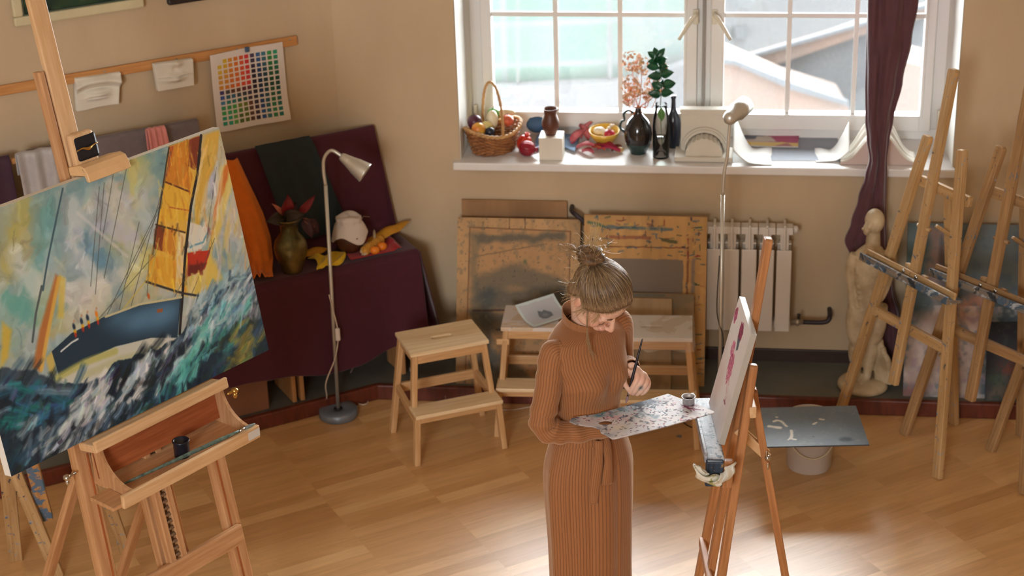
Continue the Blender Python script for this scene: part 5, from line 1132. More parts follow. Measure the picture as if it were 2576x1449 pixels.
# blue cloth and ball behind the block
M_blue = fabric('pale_blue_fabric', srgb(120, 150, 184), .2)
def bl(s, t): 
    u = -1.150+.20*s; v = -.335+.24*t*(1-.3*math.sin(s*PI)); z = .008+.065*math.exp(-((s-.42)/.18)**2-((t-.45)/.35)**2)+.012*math.sin(s*14+t*6)*math.sin(t*PI)+.006
    return S(u, v, max(z, .004))
cloth('blue_cloth', 'pale blue cloth bunched on the sill behind the white cube', bl, 40, 30, M_blue)
bb = thing('blue_ball', 'dark blue rounded object on the sill behind the white cube', 'ball', S(-1.150, -.335, .05)); bm = bmesh.new(); add_ell(bm, S(-1.150, -.335, .060), (.055, .034, .040), n=24, m=14); mesh_obj('ball', bm, mat('slate_blue', srgb(50, 84, 116), .6), bb, True)
bm = bmesh.new(); add_ell(bm, S(-1.18, -.325, .085), (.012, .010, .012)); mesh_obj('knot', bm, MATS['slate_blue'], bb, True)
# dried pink leaves
M_pk = mat('pink_leaf', srgb(216, 130, 136), .6, var=.3, vscale=14, col2=srgb(180, 70, 84)); M_ol = mat('orange_leaf', srgb(190, 92, 60), .6)
r_ = random.Random(4)
for k, (x, v, dx, dv, w, h_, m_) in enumerate(((-.98, -.20, .07, -.10, .05, .05, M_pk), (-.95, -.16, .09, .05, .04, .04, M_pk), (-.90, -.25, -.05, -.06, .045, .07, M_pk), (-.88, -.18, .05, .08, .04, .03, M_ol), (-.92, -.12, .06, .05, .035, .02, M_pk), (-.94, -.28, .05, -.03, .04, .085, M_pk), (-.87, -.13, .06, .02, .03, .02, M_ol),
        (-.855, -.155, .10, .045, .05, .02, fm('magenta_leaf', (186, 50, 84))), (-.85, -.12, .11, .01, .035, .015, MATS['magenta_leaf']), (-.81, -.27, .03, -.09, .03, .02, M_ol))):
    bm = bmesh.new(); a = S(x, v, .006+r_.random()*.02); leaf_bm(bm, a, S(x+dx, v+dv, h_), w, V((0, 0, 1)), .4)
    o = mesh_obj('dried_leaf', bm, m_, None, True)
    tag(o, 'dried pink or orange leaf in the heap between white cube and yellow bowl', 'dried leaf', 'dried leaves on the sill')
# yellow bowl tipped towards the room, with a shell and a red fruit
bp0 = S(-.822, -.215, .012); bwl = thing('yellow_bowl', 'yellow bowl with a shell and a red fruit on the sill', 'bowl', bp0)
Fb = frame_from(bp0, bp0+V((0, 0, 1))-NW*.12+AW*.0, AW)
lathe('bowl_body', [(.001, 0), (.028, 0), (.030, .004), (.050, .022), (.066, .050), (.072, .070), (.069, .070), (.060, .046), (.044, .022), (.001, .010)], mat('yellow_glaze', srgb(226, 184, 72), .3), bwl, M=Fb, n=40)
sh_ = thing('seashell', 'cream coiled seashell lying in the yellow bowl', 'shell', Fb @ V((-.02, .0, .03)))
bm = bmesh.new()
for k in range(9): a = k*.9; rr = .030*(1-k*.09); add_ell(bm, Fb @ V((-.028+.016*k*.55, .018*math.sin(a)*.6, .052+.014*math.cos(a)+.004*k)), (rr*.8, rr*.6, rr*.6), n=12, m=8)
mesh_obj('shell_whorls', bm, mat('shell_white', srgb(236, 226, 206), .5), sh_, True)
fruit('red_fruit', 'crimson knobbly fruit in the yellow bowl, in front of the shell', 'fruit', Fb @ V((.026, -.020, .060)), (.026, .020, .020), MATS['magenta_leaf'] if False else fm('raspberry', (176, 34, 62)))
wn = thing('dried_pod', 'small brown dried pod on the sill left of the dark jug', 'seed pod', S(-.752, -.135, .012)); bm = bmesh.new()
leaf_bm(bm, S(-.785, -.14, .006), S(-.735, -.145, .022), .035, V((0, 0, 1)), .5); mesh_obj('pod_half', bm, fm('pod_brown', (130, 76, 50)), wn, True)
bm = bmesh.new(); add_ell(bm, S(-.745, -.125, .014), (.022, .012, .013)); mesh_obj('pod_seed', bm, fm('pod_pale', (206, 170, 120)), wn, True)
# dark jug with dried hydrangea
jc = S(-.658, -.130); jug = thing('dark_jug', 'glossy black-brown jug with a looped handle holding dried hydrangeas', 'jug', jc)
M_jug = mat('black_glaze', srgb(40, 28, 26), .12, var=.4, vscale=5, col2=srgb(26, 30, 34), coat=.5); M_jug2 = mat('green_glaze', srgb(34, 60, 58), .2, coat=.4)
lathe('jug_body', [(.001, .002), (.036, .002), (.038, .008), (.050, .030), (.062, .060), (.066, .095), (.060, .130), (.046, .158), (.026, .180), (.017, .195), (.015, .215), (.018, .222), (.014, .222), (.011, .20), (.001, .19)], M_jug, jug, jc, 40)
lathe('foot_glaze', [(.0375, .0), (.0395, .010), (.0515, .030), (.0595, .050), (.0592, .052), (.0505, .032), (.0378, .010)], M_jug2, jug, jc, 40, cap=False)
Jh = -AW+V((0, 0, 0)); tube('jug_handle', [jc+Jh*.018+V((0, 0, .192)), jc+Jh*.045+V((0, 0, .205)), jc+Jh*.066+V((0, 0, .190)), jc+Jh*.064+V((0, 0, .160)), jc+Jh*.078+V((0, 0, .150)), jc+Jh*.084+V((0, 0, .120)), jc+Jh*.062+V((0, 0, .100))], [.006, .006, .006, .005, .006, .006, .007], M_jug2, jug, 10, 5)
M_hy = mat('dry_pink_petals', srgb(214, 164, 140), .8, var=.3, vscale=40, col2=srgb(200, 168, 124)); M_hs = mat('dry_stem', srgb(190, 110, 60), .7)
hyd = thing('dried_hydrangea', 'bunch of dried peach hydrangeas standing in the black-brown jug', 'dried flowers', jc+V((0, 0, .2)))
r_ = random.Random(9)
heads = [(-.028, -.01, .435, .050, srgb(224, 140, 116)), (.018, .0, .420, .045, srgb(226, 146, 120)), (-.034, .01, .335, .046, srgb(214, 164, 100)), (-.02, .0, .300, .040, srgb(210, 156, 96)), (.065, -.03, .325, .040, srgb(222, 150, 100)), (.115, -.05, .40, .018, srgb(216, 150, 120)), (.04, .02, .285, .025, srgb(214, 150, 100)), (-.045, .02, .265, .030, srgb(214, 160, 100)), (.095, -.04, .30, .03, srgb(220, 140, 90))]
bm = bmesh.new()
for (u, v, z, R_, c) in heads:
    c0 = jc+AW*u-NW*v+V((0, 0, z)); add_tube(bm, [jc+V((0, 0, .196))+AW*u*.02, jc+V((0, 0, .225))+AW*u*.08, jc.lerp(c0, .62)+V((0, 0, .02)), c0], [.003, .0028, .002, .0014], 6, 4)
    for k in range(16): d = V((r_.gauss(0, 1), r_.gauss(0, 1), r_.gauss(0, 1))).normalized(); add_tube(bm, [c0-V((0, 0, R_*.7)), c0+d*R_*.8], .0007, 4)
mesh_obj('stems', bm, M_hs, hyd, True)
bm = bmesh.new()
for (u, v, z, R_, c) in heads:
    c0 = jc+AW*u-NW*v+V((0, 0, z))
    for k in range(int(60*R_/.045)):
        d = V((r_.gauss(0, 1), r_.gauss(0, 1), r_.gauss(0, 1)*.9)).normalized(); p = c0+d*R_*(.75+.3*r_.random()); x = d.orthogonal().normalized(); y = d.cross(x); a0 = r_.random()*6
        for q_ in range(4):
            a = a0+q_*PI/2; e1 = (x*math.cos(a)+y*math.sin(a)); e2 = d.cross(e1); s_ = .0068
            vs_ = [bm.verts.new(p), bm.verts.new(p+e1*s_*.7+e2*s_*.55+d*.001), bm.verts.new(p+e1*s_*1.3+d*.002), bm.verts.new(p+e1*s_*.7-e2*s_*.55+d*.001)]; bm.faces.new(vs_)
tag_o = mesh_obj('flower_heads', bm, M_hy, hyd); solid(tag_o, .0006)
# glass bottle with leafy sprig, dark bottle behind it
bc_ = S(-.550, -.075); gb = thing('glass_bottle', 'clear glass bottle half full of water with a green leafy sprig', 'bottle', bc_)
def clear_glass(name, col=(1, 1, 1), rough=0.0, ior=1.45):
    m = D.materials.new(name); m.use_nodes = True; t = NT(m); b = t.n['Principled BSDF']; b.inputs['Base Color'].default_value = (*col, 1); b.inputs['Transmission Weight'].default_value = 1; b.inputs['Roughness'].default_value = rough; b.inputs['IOR'].default_value = ior; return m
def thin_clear(name, tint, rim):
    m = D.materials.new(name); m.use_nodes = True; t = NT(m); t.n.remove(t.n['Principled BSDF']); out = t.n['Material Output']; tr = t.new('ShaderNodeBsdfTransparent'); gl = t.new('ShaderNodeBsdfGlossy'); gl.inputs['Roughness'].default_value = .03
    lw = t.new('ShaderNodeLayerWeight', i_Blend=.35); mc = t.new('ShaderNodeMix', data_type='RGBA'); mc.inputs[6].default_value = (*tint, 1); mc.inputs[7].default_value = (*rim, 1); t.link(lw.outputs['Facing'], mc.inputs[0]); t.link(mc.outputs[2], tr.inputs[0])
    fr_ = t.new('ShaderNodeFresnel', i_IOR=1.45); mx = t.new('ShaderNodeMixShader'); t.link(fr_.outputs[0], mx.inputs[0]); t.link(tr.outputs[0], mx.inputs[1]); t.link(gl.outputs[0], mx.inputs[2]); t.link(mx.outputs[0], out.inputs[0]); return m
M_cg = thin_clear('clear_glass', (.98, .99, .985), (.86, .91, .89)); M_wat = thin_clear('water', (.95, .98, .97), (.86, .92, .90))
lathe('bottle_glass', [(.001, .001), (.036, .001), (.038, .004), (.039, .150), (.036, .190), (.029, .230), (.027, .250), (.030, .257), (.028, .258), (.0245, .250), (.026, .230), (.0335, .190), (.0365, .150), (.0355, .012), (.001, .010)], M_cg, gb, bc_, 40)
lathe('water', [(.001, .0125), (.0350, .0125), (.0360, .100), (.001, .100)], M_wat, gb, bc_, 32)
spr = thing('leafy_sprig', 'dark green leafy sprig standing in the clear glass bottle', 'plant', bc_+V((0, 0, .1)))
st = [bc_+AW*.006+V((0, 0, .03)), bc_+V((0, 0, .15)), bc_+AW*-.003+V((0, 0, .26)), bc_+AW*.004+V((0, 0, .35)), bc_+AW*-.008+V((0, 0, .43)), bc_+AW*-.022+V((0, 0, .475))]
tube('sprig_stem', st, [.0022, .0022, .002, .0018, .0014, .001], mat('green_stem', srgb(96, 110, 70), .6), spr, 7, 4)
M_gl = mat('green_leaf', srgb(36, 96, 62), .3, var=.3, vscale=10, col2=srgb(24, 72, 50), coat=.2)
sp = catmull(st, 10); r_ = random.Random(2)
for (f, ang, L, w, dz_) in ((.48, 180, .060, .042, .012), (.50, 20, .062, .042, .014), (.56, 200, .052, .040, .02), (.58, -20, .064, .046, .010), (.60, 100, .045, .036, .03), (.68, 170, .064, .040, .01), (.70, 10, .060, .042, .022), (.72, 260, .05, .04, .015), (.78, 40, .055, .036, .03), (.80, 200, .062, .038, .0), (.84, 300, .045, .036, .03), (.90, 160, .050, .034, .01), (.90, 30, .05, .036, .03), (.94, 100, .045, .034, .04), (.97, 200, .045, .032, .03), (.99, 330, .042, .03, .045), (.99, 250, .04, .03, .04)):
    p = sp[min(int(f*len(sp)), len(sp)-1)]; a = math.radians(ang); d = AW*math.cos(a)-NW*math.sin(a)
    bm = bmesh.new(); leaf_bm(bm, p, p+d*L+V((0, 0, dz_-.004)), w*1.05, V((0, 0, .55))-NW*.9+AW*r_.uniform(-.5, .5), .25); mesh_obj('leaf', bm, M_gl, spr, True)
bm = bmesh.new(); leaf_bm(bm, bc_+V((0, 0, .240)), bc_+AW*.004+V((0, 0, .175)), .034, -NW, .2); mesh_obj('leaf', bm, mat('bright_leaf', srgb(84, 140, 64), .4), spr, True)
lathe('dark_bottle', [(.001, 0), (.026, 0), (.030, .006), (.036, .060), (.038, .100), (.032, .140), (.018, .172), (.011, .195), (.010, .235), (.013, .240), (.013, .250), (.001, .252)], mat('blue_black_glass', srgb(30, 36, 50), .12), None, S(-.500, -.215), 32)
tag(D.objects['dark_bottle'], 'blue-black bottle on the sill behind the clear glass bottle', 'bottle')
# plaster arch fragment
pa = thing('plaster_arch', 'white plaster model of a fluted arch on a slab in the middle of the sill', 'plaster model', S(-.352, -.09))
def wb2(name, u0, u1, z0, z1, v0, v1, m, parent, b=.003): return wbox(name, u0, u1, SILL+z0, SILL+z1, v0, v1, m, parent, b)
wb2('base_slab', -.485, -.222, .002, .024, -.008, -.155, M_plaster, pa)
wb2('back_plate', -.462, -.245, .024, .200, -.130, -.160, M_plaster, pa); wb2('top_moulding', -.468, -.238, .200, .218, -.115, -.168, M_plaster, pa); wb2('top_moulding', -.462, -.244, .188, .200, -.120, -.164, M_plaster, pa)
cUa = -.352
def arc_ring(name, r0, r1, v0, v1, flute=0):
    bm = bmesh.new(); n = 72; rr = []
    for i in range(n+1):
        a = PI*i/n; f = flute*abs(math.sin(a*11)) if flute else 0
        rr.append([bm.verts.new(S(cUa+(r-ff)*math.cos(a), v, .024+(r-ff)*math.sin(a))) for r, v, ff in ((r0, v0, f), (r1, v0, f), (r1, v1, f), (r0, v1, f))])
    for a, b in zip(rr, rr[1:]):
        for j in range(4): bm.faces.new((a[j], b[j], b[(j+1) % 4], a[(j+1) % 4]))
    bm.faces.new(rr[0]); bm.faces.new(rr[-1][::-1]); bmesh.ops.recalc_face_normals(bm, faces=bm.faces); return mesh_obj(name, bm, M_plaster, pa)
arc_ring('arch_moulding', .088, .100, -.100, -.130); arc_ring('arch_moulding', .100, .108, -.112, -.130); arc_ring('fluted_shaft', .001, .086, -.030, -.132, .006)
# sheets and prints on the sill
def flat_art(name, label, cat_, quad_px, z, art, T=.0008, bend=None, base=(0, 0)):
    a, b, d = [V(onz(x, y, SILL+z)) for x, y in quad_px]; x = (b-a); W_ = x.length; x.normalize(); y2 = (d-a); y2 -= x*y2.dot(x); H_ = y2.length; y2.normalize(); A = art(W_, H_)
    o = panel(name, A, T, M_flat, basis(a, x, y2.cross(x)*1.0, y2), side=(226, 226, 224), fn=bend(W_, H_) if bend else None); return tag(o, label, cat_)
def plain(c, sd): 
    def f(W_, H_): A = Art(W_, H_, .004, c, sd); return A
    return f
flat_art('paper_sheet', 'flat white sheet on the sill under the grey paper and the prints', 'paper', ((1835, 409), (2060, 407), (1835, 375)), .001, plain((232, 232, 230), 81))
flat_art('grey_paper', 'grey card lying on the sill beneath the curled white page', 'paper', ((1940, 404), (2120, 404), (1905, 345)), .003, plain((150, 156, 166), 82))
def mag(W_, H_):
    A = Art(W_, H_, .002, (196, 176, 168), 83); A.warp(.006, .03); A.poly([(0, 0), (W_, 0), (W_, H_*.4), (0, H_*.3)], (222, 196, 130), .006); A.poly([(W_*.45, H_*.4), (W_, H_*.3), (W_, H_), (W_*.45, H_)], (176, 90, 120), .004); A.poly([(0, H_*.5), (W_*.3, H_*.55), (W_*.4, H_), (0, H_)], (110, 116, 130), .01)
    A.poly([(W_*.2, H_*.45), (W_*.6, H_*.4), (W_*.5, H_*.8), (W_*.25, H_*.8)], (206, 196, 184), .01); A.poly([(W_*.55, .0), (W_*.9, 0), (W_*.8, H_*.3)], (180, 130, 130), .01); A.poly([(0, 0), (W_*.15, 0), (W_*.1, H_*.3), (0, H_*.3)], (210, 170, 50), .005); return A
flat_art('art_print', 'colourful print in yellow, pink and grey lying on top of the sill papers', 'print', ((1868, 366), (2008, 370), (1872, 336)), .010, mag, .004, lambda W_, H_: (lambda X, Z: -.008*np.sin(X/W_*PI)*0-.004*np.abs(X/W_-.5)))
def curl(name, label, cat_, u0, u1, v0, v1, hz, dirn, m, c=None):
    def fn(s, t):
        k = s if dirn > 0 else 1-s
        # sheet lies flat and rolls up at one side
        w = u1-u0; f = 1-k; r = hz
        q_ = max(0, .62-k)/.62; u = u0+w*(.38*k+.24)*0+w*(k*.9+.16*q_*q_-.10*q_**3); z = r*q_**1.9+.006*math.sin(k*9+t*3)*k
        if dirn < 0: u = u0+u1-u
        z *= (1-.62*t) ; return S(u, v1+(v0-v1)*t+.0*z, .005+z)
    o = sheet(name, fn, 30, 20, m, None, .0008); return tag(o, label, cat_)
M_pap = mat('white_paper', srgb(236, 236, 232), .7)
curl('curled_paper', 'white sheet curling up high beside the plaster arch on the sill', 'paper', -.232, -.02, .020, -.20, .175, 1, M_pap)
curl('curled_paper', 'white page with one side curled up, on the sill left of the curtain', 'paper', .135, .315, -.03, -.20, .135, -1, M_pap)
# bell-shaped plaster ornament half hidden by the curtain
po = thing('plaster_ornament', 'white bell-shaped plaster ornament on the sill behind the curtain', 'plaster model', S(.44, -.10))
M_pl2 = mat('pinkish_plaster', srgb(206, 186, 176), .7)
def prof(s): x = (s-.5)*2; return .006+.135*math.exp(-(abs(x)/.56)**2.4)*(1-.0*x)
bm = bmesh.new(); n = 60; fr_ = []; bk_ = []
for i in range(n+1):
    s = i/n; u = .265+.335*s; h = prof(s); fr_.append((bm.verts.new(S(u, -.012, .002)), bm.verts.new(S(u, -.012, .002+h))))
for a, b in zip(fr_, fr_[1:]): bm.faces.new((a[0], b[0], b[1], a[1]))
o = mesh_obj('front_face', bm, M_pl2, po); solid(o, .006)
def orn(s, t):
    h = prof(s); x = (s-.5)*2; ridge = .030*math.exp(-((t-.75)/.22)**2)*(math.exp(-((abs(x)-.36)/.26)**2))+.010*math.sin(t*PI*3)**2*math.exp(-((abs(x)-.5)/.3)**2)
    return S(.265+.335*s, -.010-.15*t, .004+h*(1+.10*t)*(1-.35*max(0, t-.85)/.15)+ridge)
o = sheet('moulded_top', orn, 60, 40, M_plaster, po, .006)
wb2('ornament_base', .268, .598, .001, .006, -.014, -.158, M_plaster, po)
# ================================================================ curtain
M_cur = mat('plum_velvet_curtain', srgb(92, 56, 66), .75, sheen=.5, var=.15, vscale=10, bump=.15, bscale=200, bdist=.0008)
rows = [(-420, 2150, 2400), (-200, 2165, 2350), (0, 2180, 2314), (100, 2178, 2295), (200, 2176, 2272), (300, 2176, 2248), (350, 2180, 2238), (400, 2186, 2232), (440, 2176, 2232), (500, 2158, 2230), (560, 2140, 2230), (605, 2124, 2232), (650, 2140, 2236), (720, 2165, 2248), (800, 2178, 2264), (880, 2186, 2264), (940, 2192, 2262)]
cr = []
for y, xl, xr_ in rows:
    a = onplane(xl, y, Wp(0, .105), NW); b = onplane(xr_, y, Wp(0, .105), NW); cr.append(((a-B0).dot(AW), (b-B0).dot(AW), (a.z+b.z)/2))
def cur(s, t):
    k = t*(len(cr)-1); i = min(int(k), len(cr)-2); f = k-i; f2 = f*f*(3-2*f); a, b = cr[i], cr[i+1]; ul = a[0]+(b[0]-a[0])*f2; ur = a[1]+(b[1]-a[1])*f2; z = a[2]+(b[2]-a[2])*f
    th = 2*PI*s; tw = 2.6*min(max((1.95-z)/1.1, 0), 1); uc, hw = (ul+ur)/2, (ur-ul)/2
    rip = 1-.42*(.5+.5*math.sin(6*th+tw*2+1))**2-.07*math.sin(13*th-tw*3)
    return Wp(uc+hw*math.cos(th)*(1-.05*(.5+.5*math.sin(6*th+tw*2+1))**2), .105+(.042+.12*hw)*math.sin(th)*rip*1.0 - .0, max(z, ZP+.012))
cu_ = sheet('curtain', cur, 120, 110, M_cur, None, 0, closed=True); tag(cu_, 'plum velvet curtain gathered and twisted at the right side of the window', 'curtain')
# ================================================================ plaster anatomical figure
stt = thing('anatomical_statue', 'cream plaster anatomical figure of a standing man on a round base', 'statue', Wp(.398, .250, ZP))
M_st = mat('aged_plaster', srgb(206, 188, 156), .5, var=.25, vscale=9, col2=srgb(168, 148, 116), bump=.3, bscale=40, bdist=.003)
sb = Wp(.398, .250, ZP)
def sp_(x, y, z): return sb+AW*x-NW*y+V((0, 0, z))   # x right, y towards the room
def remesh_obj(name, bm, m, parent, vox, smooth=4, sub=0):
    o = mesh_obj(name, bm, m, parent, True); r = o.modifiers.new('r', 'REMESH'); r.mode = 'VOXEL'; r.voxel_size = vox; r.use_smooth_shade = True
    if smooth: q_ = o.modifiers.new('s', 'SMOOTH'); q_.factor = .5; q_.iterations = smooth
    return bakemods(o)
bm = bmesh.new()
def limb(pts, rs, n=14, k=5, bm_=None): add_tube(bm_ if bm_ is not None else bm, [sp_(*p) for p in pts], rs, n, k)
limb([(.012, 0, .775), (.012, 0, .70)], [.030, .034])
add_ell(bm, sp_(.014, .004, .825), (.044, .052, .056), n=20, m=14); add_ell(bm, sp_(-.022, .030, .795), (.016, .020, .030)); add_ell(bm, sp_(-.038, .046, .802), (.007, .009, .009)); add_ell(bm, sp_(.012, -.052, .818), (.010, .006, .014)); add_ell(bm, sp_(-.012, .046, .812), (.010, .008, .014))
limb([(.018, -.004, .70), (.006, -.004, .64), (-.002, 0, .57), (-.004, .004, .50), (.0, .004, .44), (.004, 0, .40)], [.040, .078, .076, .060, .058, .064], 20)
add_ell(bm, sp_(.020, .02, .655), (.088, .050, .030), n=20); add_ell(bm, sp_(-.032, .04, .60), (.036, .026, .034)); add_ell(bm, sp_(.035, .042, .60), (.040, .026, .038))
for k in range(4): add_ell(bm, sp_(-.040+.003*k, .044, .55-.028*k), (.022, .014, .010)); add_ell(bm, sp_(.028-.002*k, .050, .555-.030*k), (.026, .012, .011))
limb([(.088, .0, .675), (.098, -.02, .61), (.086, -.01, .53), (.060, .03, .47), (.040, .050, .455)], [.028, .026, .021, .018, .014])
limb([(-.060, .01, .665), (-.080, .01, .60), (-.078, .015, .53), (-.068, .025, .44), (-.064, .03, .40)], [.028, .027, .020, .018, .014])
limb([(-.030, .005, .41), (-.042, .012, .33), (-.040, .012, .26), (-.036, .0, .23), (-.038, -.012, .17), (-.032, -.008, .08), (-.030, .0, .05)], [.056, .052, .040, .032, .036, .022, .020], 16)
limb([(.040, 0, .41), (.046, .004, .33), (.040, .004, .26), (.032, .0, .23), (.030, -.010, .17), (.020, -.008, .08), (.016, 0, .05)], [.054, .048, .038, .030, .035, .022, .020], 16)
for x in (-.03, .016): limb([(x, -.005, .045), (x-.016, .02, .035), (x-.03, .055, .028)], [.020, .018, .012])
for k in range(5): limb([(.05+.010*k, -.03+.014*k, .30-.03*k), (.058+.012*k, -.02+.012*k, .14), (.066+.014*k, -.01+.01*k, .03)], [.012, .016, .014])
limb([(-.06, .02, .42), (-.058, .03, .30), (-.05, .02, .22)], [.016, .018, .012])
bm2 = bmesh.new(); add_lathe(bm2, [(.001, 0), (.110, 0), (.116, .008), (.114, .020), (.106, .030), (.085, .036), (.001, .040)], 48, Matrix.Translation(sb))
remesh_obj('statue_figure', bm, M_st, stt, .0045, 3); mesh_obj('statue_base', bm2, M_st, stt, True)
# ================================================================ bucket with a grey board on top
bkc = V((1.262, 6.965, 0)); bu = thing('white_bucket', 'white plastic bucket with a wire handle standing on the floor', 'bucket', bkc)
M_bk = mat('white_bucket_plastic', srgb(206, 198, 190), .4)
lathe('bucket_body', [(.001, 0), (.092, 0), (.095, .003), (.108, .215), (.114, .217), (.114, .228), (.110, .238), (.106, .238), (.104, .215), (.090, .006), (.001, .006)], M_bk, bu, bkc, 56)
tube('wire_handle', [bkc+V((.113*math.cos(a), .0, .212))+V((0, -.116*math.sin(a), -.120*math.sin(a))) for a in [PI*k/24 for k in range(25)]], .0028, mat('yellowed_wire', srgb(206, 192, 160), .5), bu, 8)
q4 = [V(onz(x, y, .248)) for x, y in ((1922, 1124), (2187, 1118), (2154, 1027), (1890, 1030))]
xg = (q4[1]-q4[0]); Wg = xg.length; xg.normalize(); yg = V((-xg.y, xg.x, 0)); Hg = .345
A = Art(Wg, Hg, .002, (112, 126, 138), 91); A.warp(.004, .03)
def gq(x, y): P = V(onz(x, y, .248))-q4[0]; return (P.dot(xg), P.dot(yg))
A.noise((126, 140, 150), .08, .4, .7, .6)
for l_, w in (([(1936, 1072), (1962, 1076)], .012), ([(1946, 1060), (1956, 1057), (1964, 1059), (1980, 1072)], .007), ([(1991, 1083), (1992, 1095), (1990, 1103)], .008), ([(1990, 1102), (1983, 1106)], .004), ([(1988, 1103), (2000, 1105)], .007), ([(2064, 1054), (2072, 1055)], .007), ([(2047, 1067), (2053, 1063)], .007), ([(1953, 1049), (1955, 1049)], .006)):
    A.line([gq(*p) for p in l_], w*1.5, (236, 234, 226), .002)
A.warp(.006, .02); A.blob(*gq(2128, 1105), .030, .020, (34, 48, 62), .95, 0, 4); A.blob(*gq(2047, 1099), .005, .004, (44, 56, 66), .9); A.noise((150, 156, 160), .012, .70, .76, .5)
A.line([gq(2010, 1116), (gq(2050, 1115))], .006, (140, 150, 158), .004, .5)
gbd = panel('grey_board', A, .006, M_gloss, basis(q4[0]+V((0, 0, 0.0)), xg, -V((0, 0, 1)), yg), side=(60, 70, 80)); tag(gbd, 'grey board with white paint smears lying on the white bucket', 'board')
# ================================================================ lyre easels at the right
def lyre(Lf, Rf, lean, label, wd, wm, tb_=.79, mastb=.30, lw=-.285):
    Lf, Rf = V(Lf), V(Rf); h = (Rf-Lf).normalized(); n = V((h.y, -h.x, 0)); C = (Lf+Rf)/2; la_ = math.radians(lean)
    up = V((0, 0, 1))*math.cos(la_)-n*math.sin(la_); nn = up*0+n*math.cos(la_)+V((0, 0, 1))*math.sin(la_)
    P = lambda s, t, o=0: C+h*s+up*t+nn*o
    t_ = thing('lyre_easel', label, 'easel', C)
    for sg in (-1, 1): beam('post', P(sg*.335, 0), P(sg*.105, 1.39), .044, .030, wd, t_, side=h, roundtop=.012)
    beam('mast', P(0, mastb, .030), P(0, 1.705, .030), .046, .028, wm, t_, side=h, roundtop=.012)
    beam('cross_bar', P(-.125, 1.185, -.026), P(.185, 1.185, -.026), .046, .022, wd, t_, side=up, roundtop=.01)
    beam('cross_bar', P(-.262, .555, .0), P(.262, .555, .0), .045, .024, wd, t_, side=up)
    beam('rear_leg', C-n*.386, P(.03, 1.16, -.050), .044, .028, wd, t_, side=h)
    beam('brace', P(.02, 1.03, -.02), P(.045, .98, -.11), .020, .016, wd, t_, side=h)
    tube('peg', [P(-.035, 1.02, .03), P(.04, 1.02, .03)], .009, wd, t_, 10); tube('hinge_bolt', [P(.02, 1.195, -.03), P(.07, 1.195, -.06)], .007, M_steel, t_, 8)
    lg_ = beam('canvas_ledge', P(lw, tb_, .050), P(.285, tb_, .050), .018, .075, W_ledge, t_, side=up, b=.003)
    beam('ledge_lip', P(lw, tb_+.006, .092), P(.285, tb_+.006, .092), .034, .012, W_ledge, lg_, side=up, b=.003); beam('ledge_back', P(lw, tb_+.022, .055), P(.285, tb_+.022, .055), .030, .012, wm, lg_, side=up, b=.003)
    for s in (-.035, .045): lathe('bolt', [(.001, 0), (.009, 0), (.008, .004), (.001, .006)], M_steel, lg_, M=frame_from(P(s, tb_+.024, .061), P(s, tb_+.024, .09)), n=12)
    for s, tt in ((-.050, .03), (.055, .012)): beam('slide_block', P(s, tb_-.02, .022), P(s, tb_+.02+tt, .022), .030, .022, wm, t_, side=h)
    tube('dowel', [P(.20, .515, -.008), P(.255, .515, -.008)], .008, wd, t_, 8)
    return t_
EA = lyre((1.470, 7.404, 0), (1.787, 6.814, 0), 9, 'paint-daubed easel nearest to the statue, its mast reaching highest of the right group', W_pine, W_pine)
EB = lyre((1.735, 7.198, 0), (2.108, 6.671, 0), 9, 'darker paint-daubed easel standing just right of the tallest one', W_pine_d, W_pine_d)
hC = V((.575, -.818, 0)); EC = lyre(V((2.070, 7.030, 0)), V((2.070, 7.030, 0))+V((.56, -.83, 0))*.66, 9, 'easel at the far right, cut off by the edge, mostly its post showing', W_pine_d, W_pine_d, tb_=.86, lw=-.215)
# ================================================================ the painter's easel and her small canvas
c0 = V((.6604, 5.2908, 1.05)); hy = V((0, 1, 0)); upc = V((math.sin(.238), 0, math.cos(.238))); ncan = V((-math.cos(.238), 0, math.sin(.238))); cw_, chh = .292, .408; Cc = c0+hy*cw_/2
def canq(x, y): P = onplane(x, y, c0, ncan)-(c0+hy*cw_); return (P.dot(-hy), P.dot(upc))
A = Art(cw_, chh, .0014, (222, 216, 212), 95); A.noise((206, 196, 192), .12, .45, .7, .7); A.blob(.05, .12, .06, .10, (206, 176, 164), .5)
pinks = [(150, 40, 84), (176, 70, 110), (120, 30, 60), (196, 110, 140)]
def rose(cx_, cy_, r, n, sd, cols):
    rr = np.random.default_rng(sd)
    for k in range(n):
        a = rr.uniform(0, 2*PI); d = r*rr.uniform(0, 1)**.6; x, y = cx_+d*math.cos(a)*.8, cy_+d*math.sin(a); b = a+PI/2+rr.normal()*.4; L = r*rr.uniform(.25, .6)
        A.line([(x-L*math.cos(b)/2, y-L*math.sin(b)/2), (x, y+L*.1), (x+L*math.cos(b)/2, y+L*math.sin(b)/2)], rr.uniform(.004, .009), cols[rr.integers(len(cols))], .002, rr.uniform(.5, .95))
A.warp(.002, .02)
rose(*canq(1851, 793), .026, 46, 1, pinks); rose(*canq(1864, 835), .034, 60, 2, pinks[:3]+[(96, 30, 56)]); rose(*canq(1843, 880), .030, 40, 3, [(206, 120, 150), (186, 90, 124), (216, 150, 170)]); rose(*canq(1837, 925), .046, 80, 4, [(186, 80, 120), (206, 120, 150), (160, 60, 100), (214, 150, 160)])
A.poly([canq(*p) for p in ((1856, 850), (1862, 856), (1856, 880), (1851, 882))], (70, 84, 96), .004, .9)
for x, y in ((1829, 950), (1836, 955), (1830, 975)): A.line([canq(x, y-20), canq(x-3, y+14)], .004, (206, 140, 150), .003, .7)
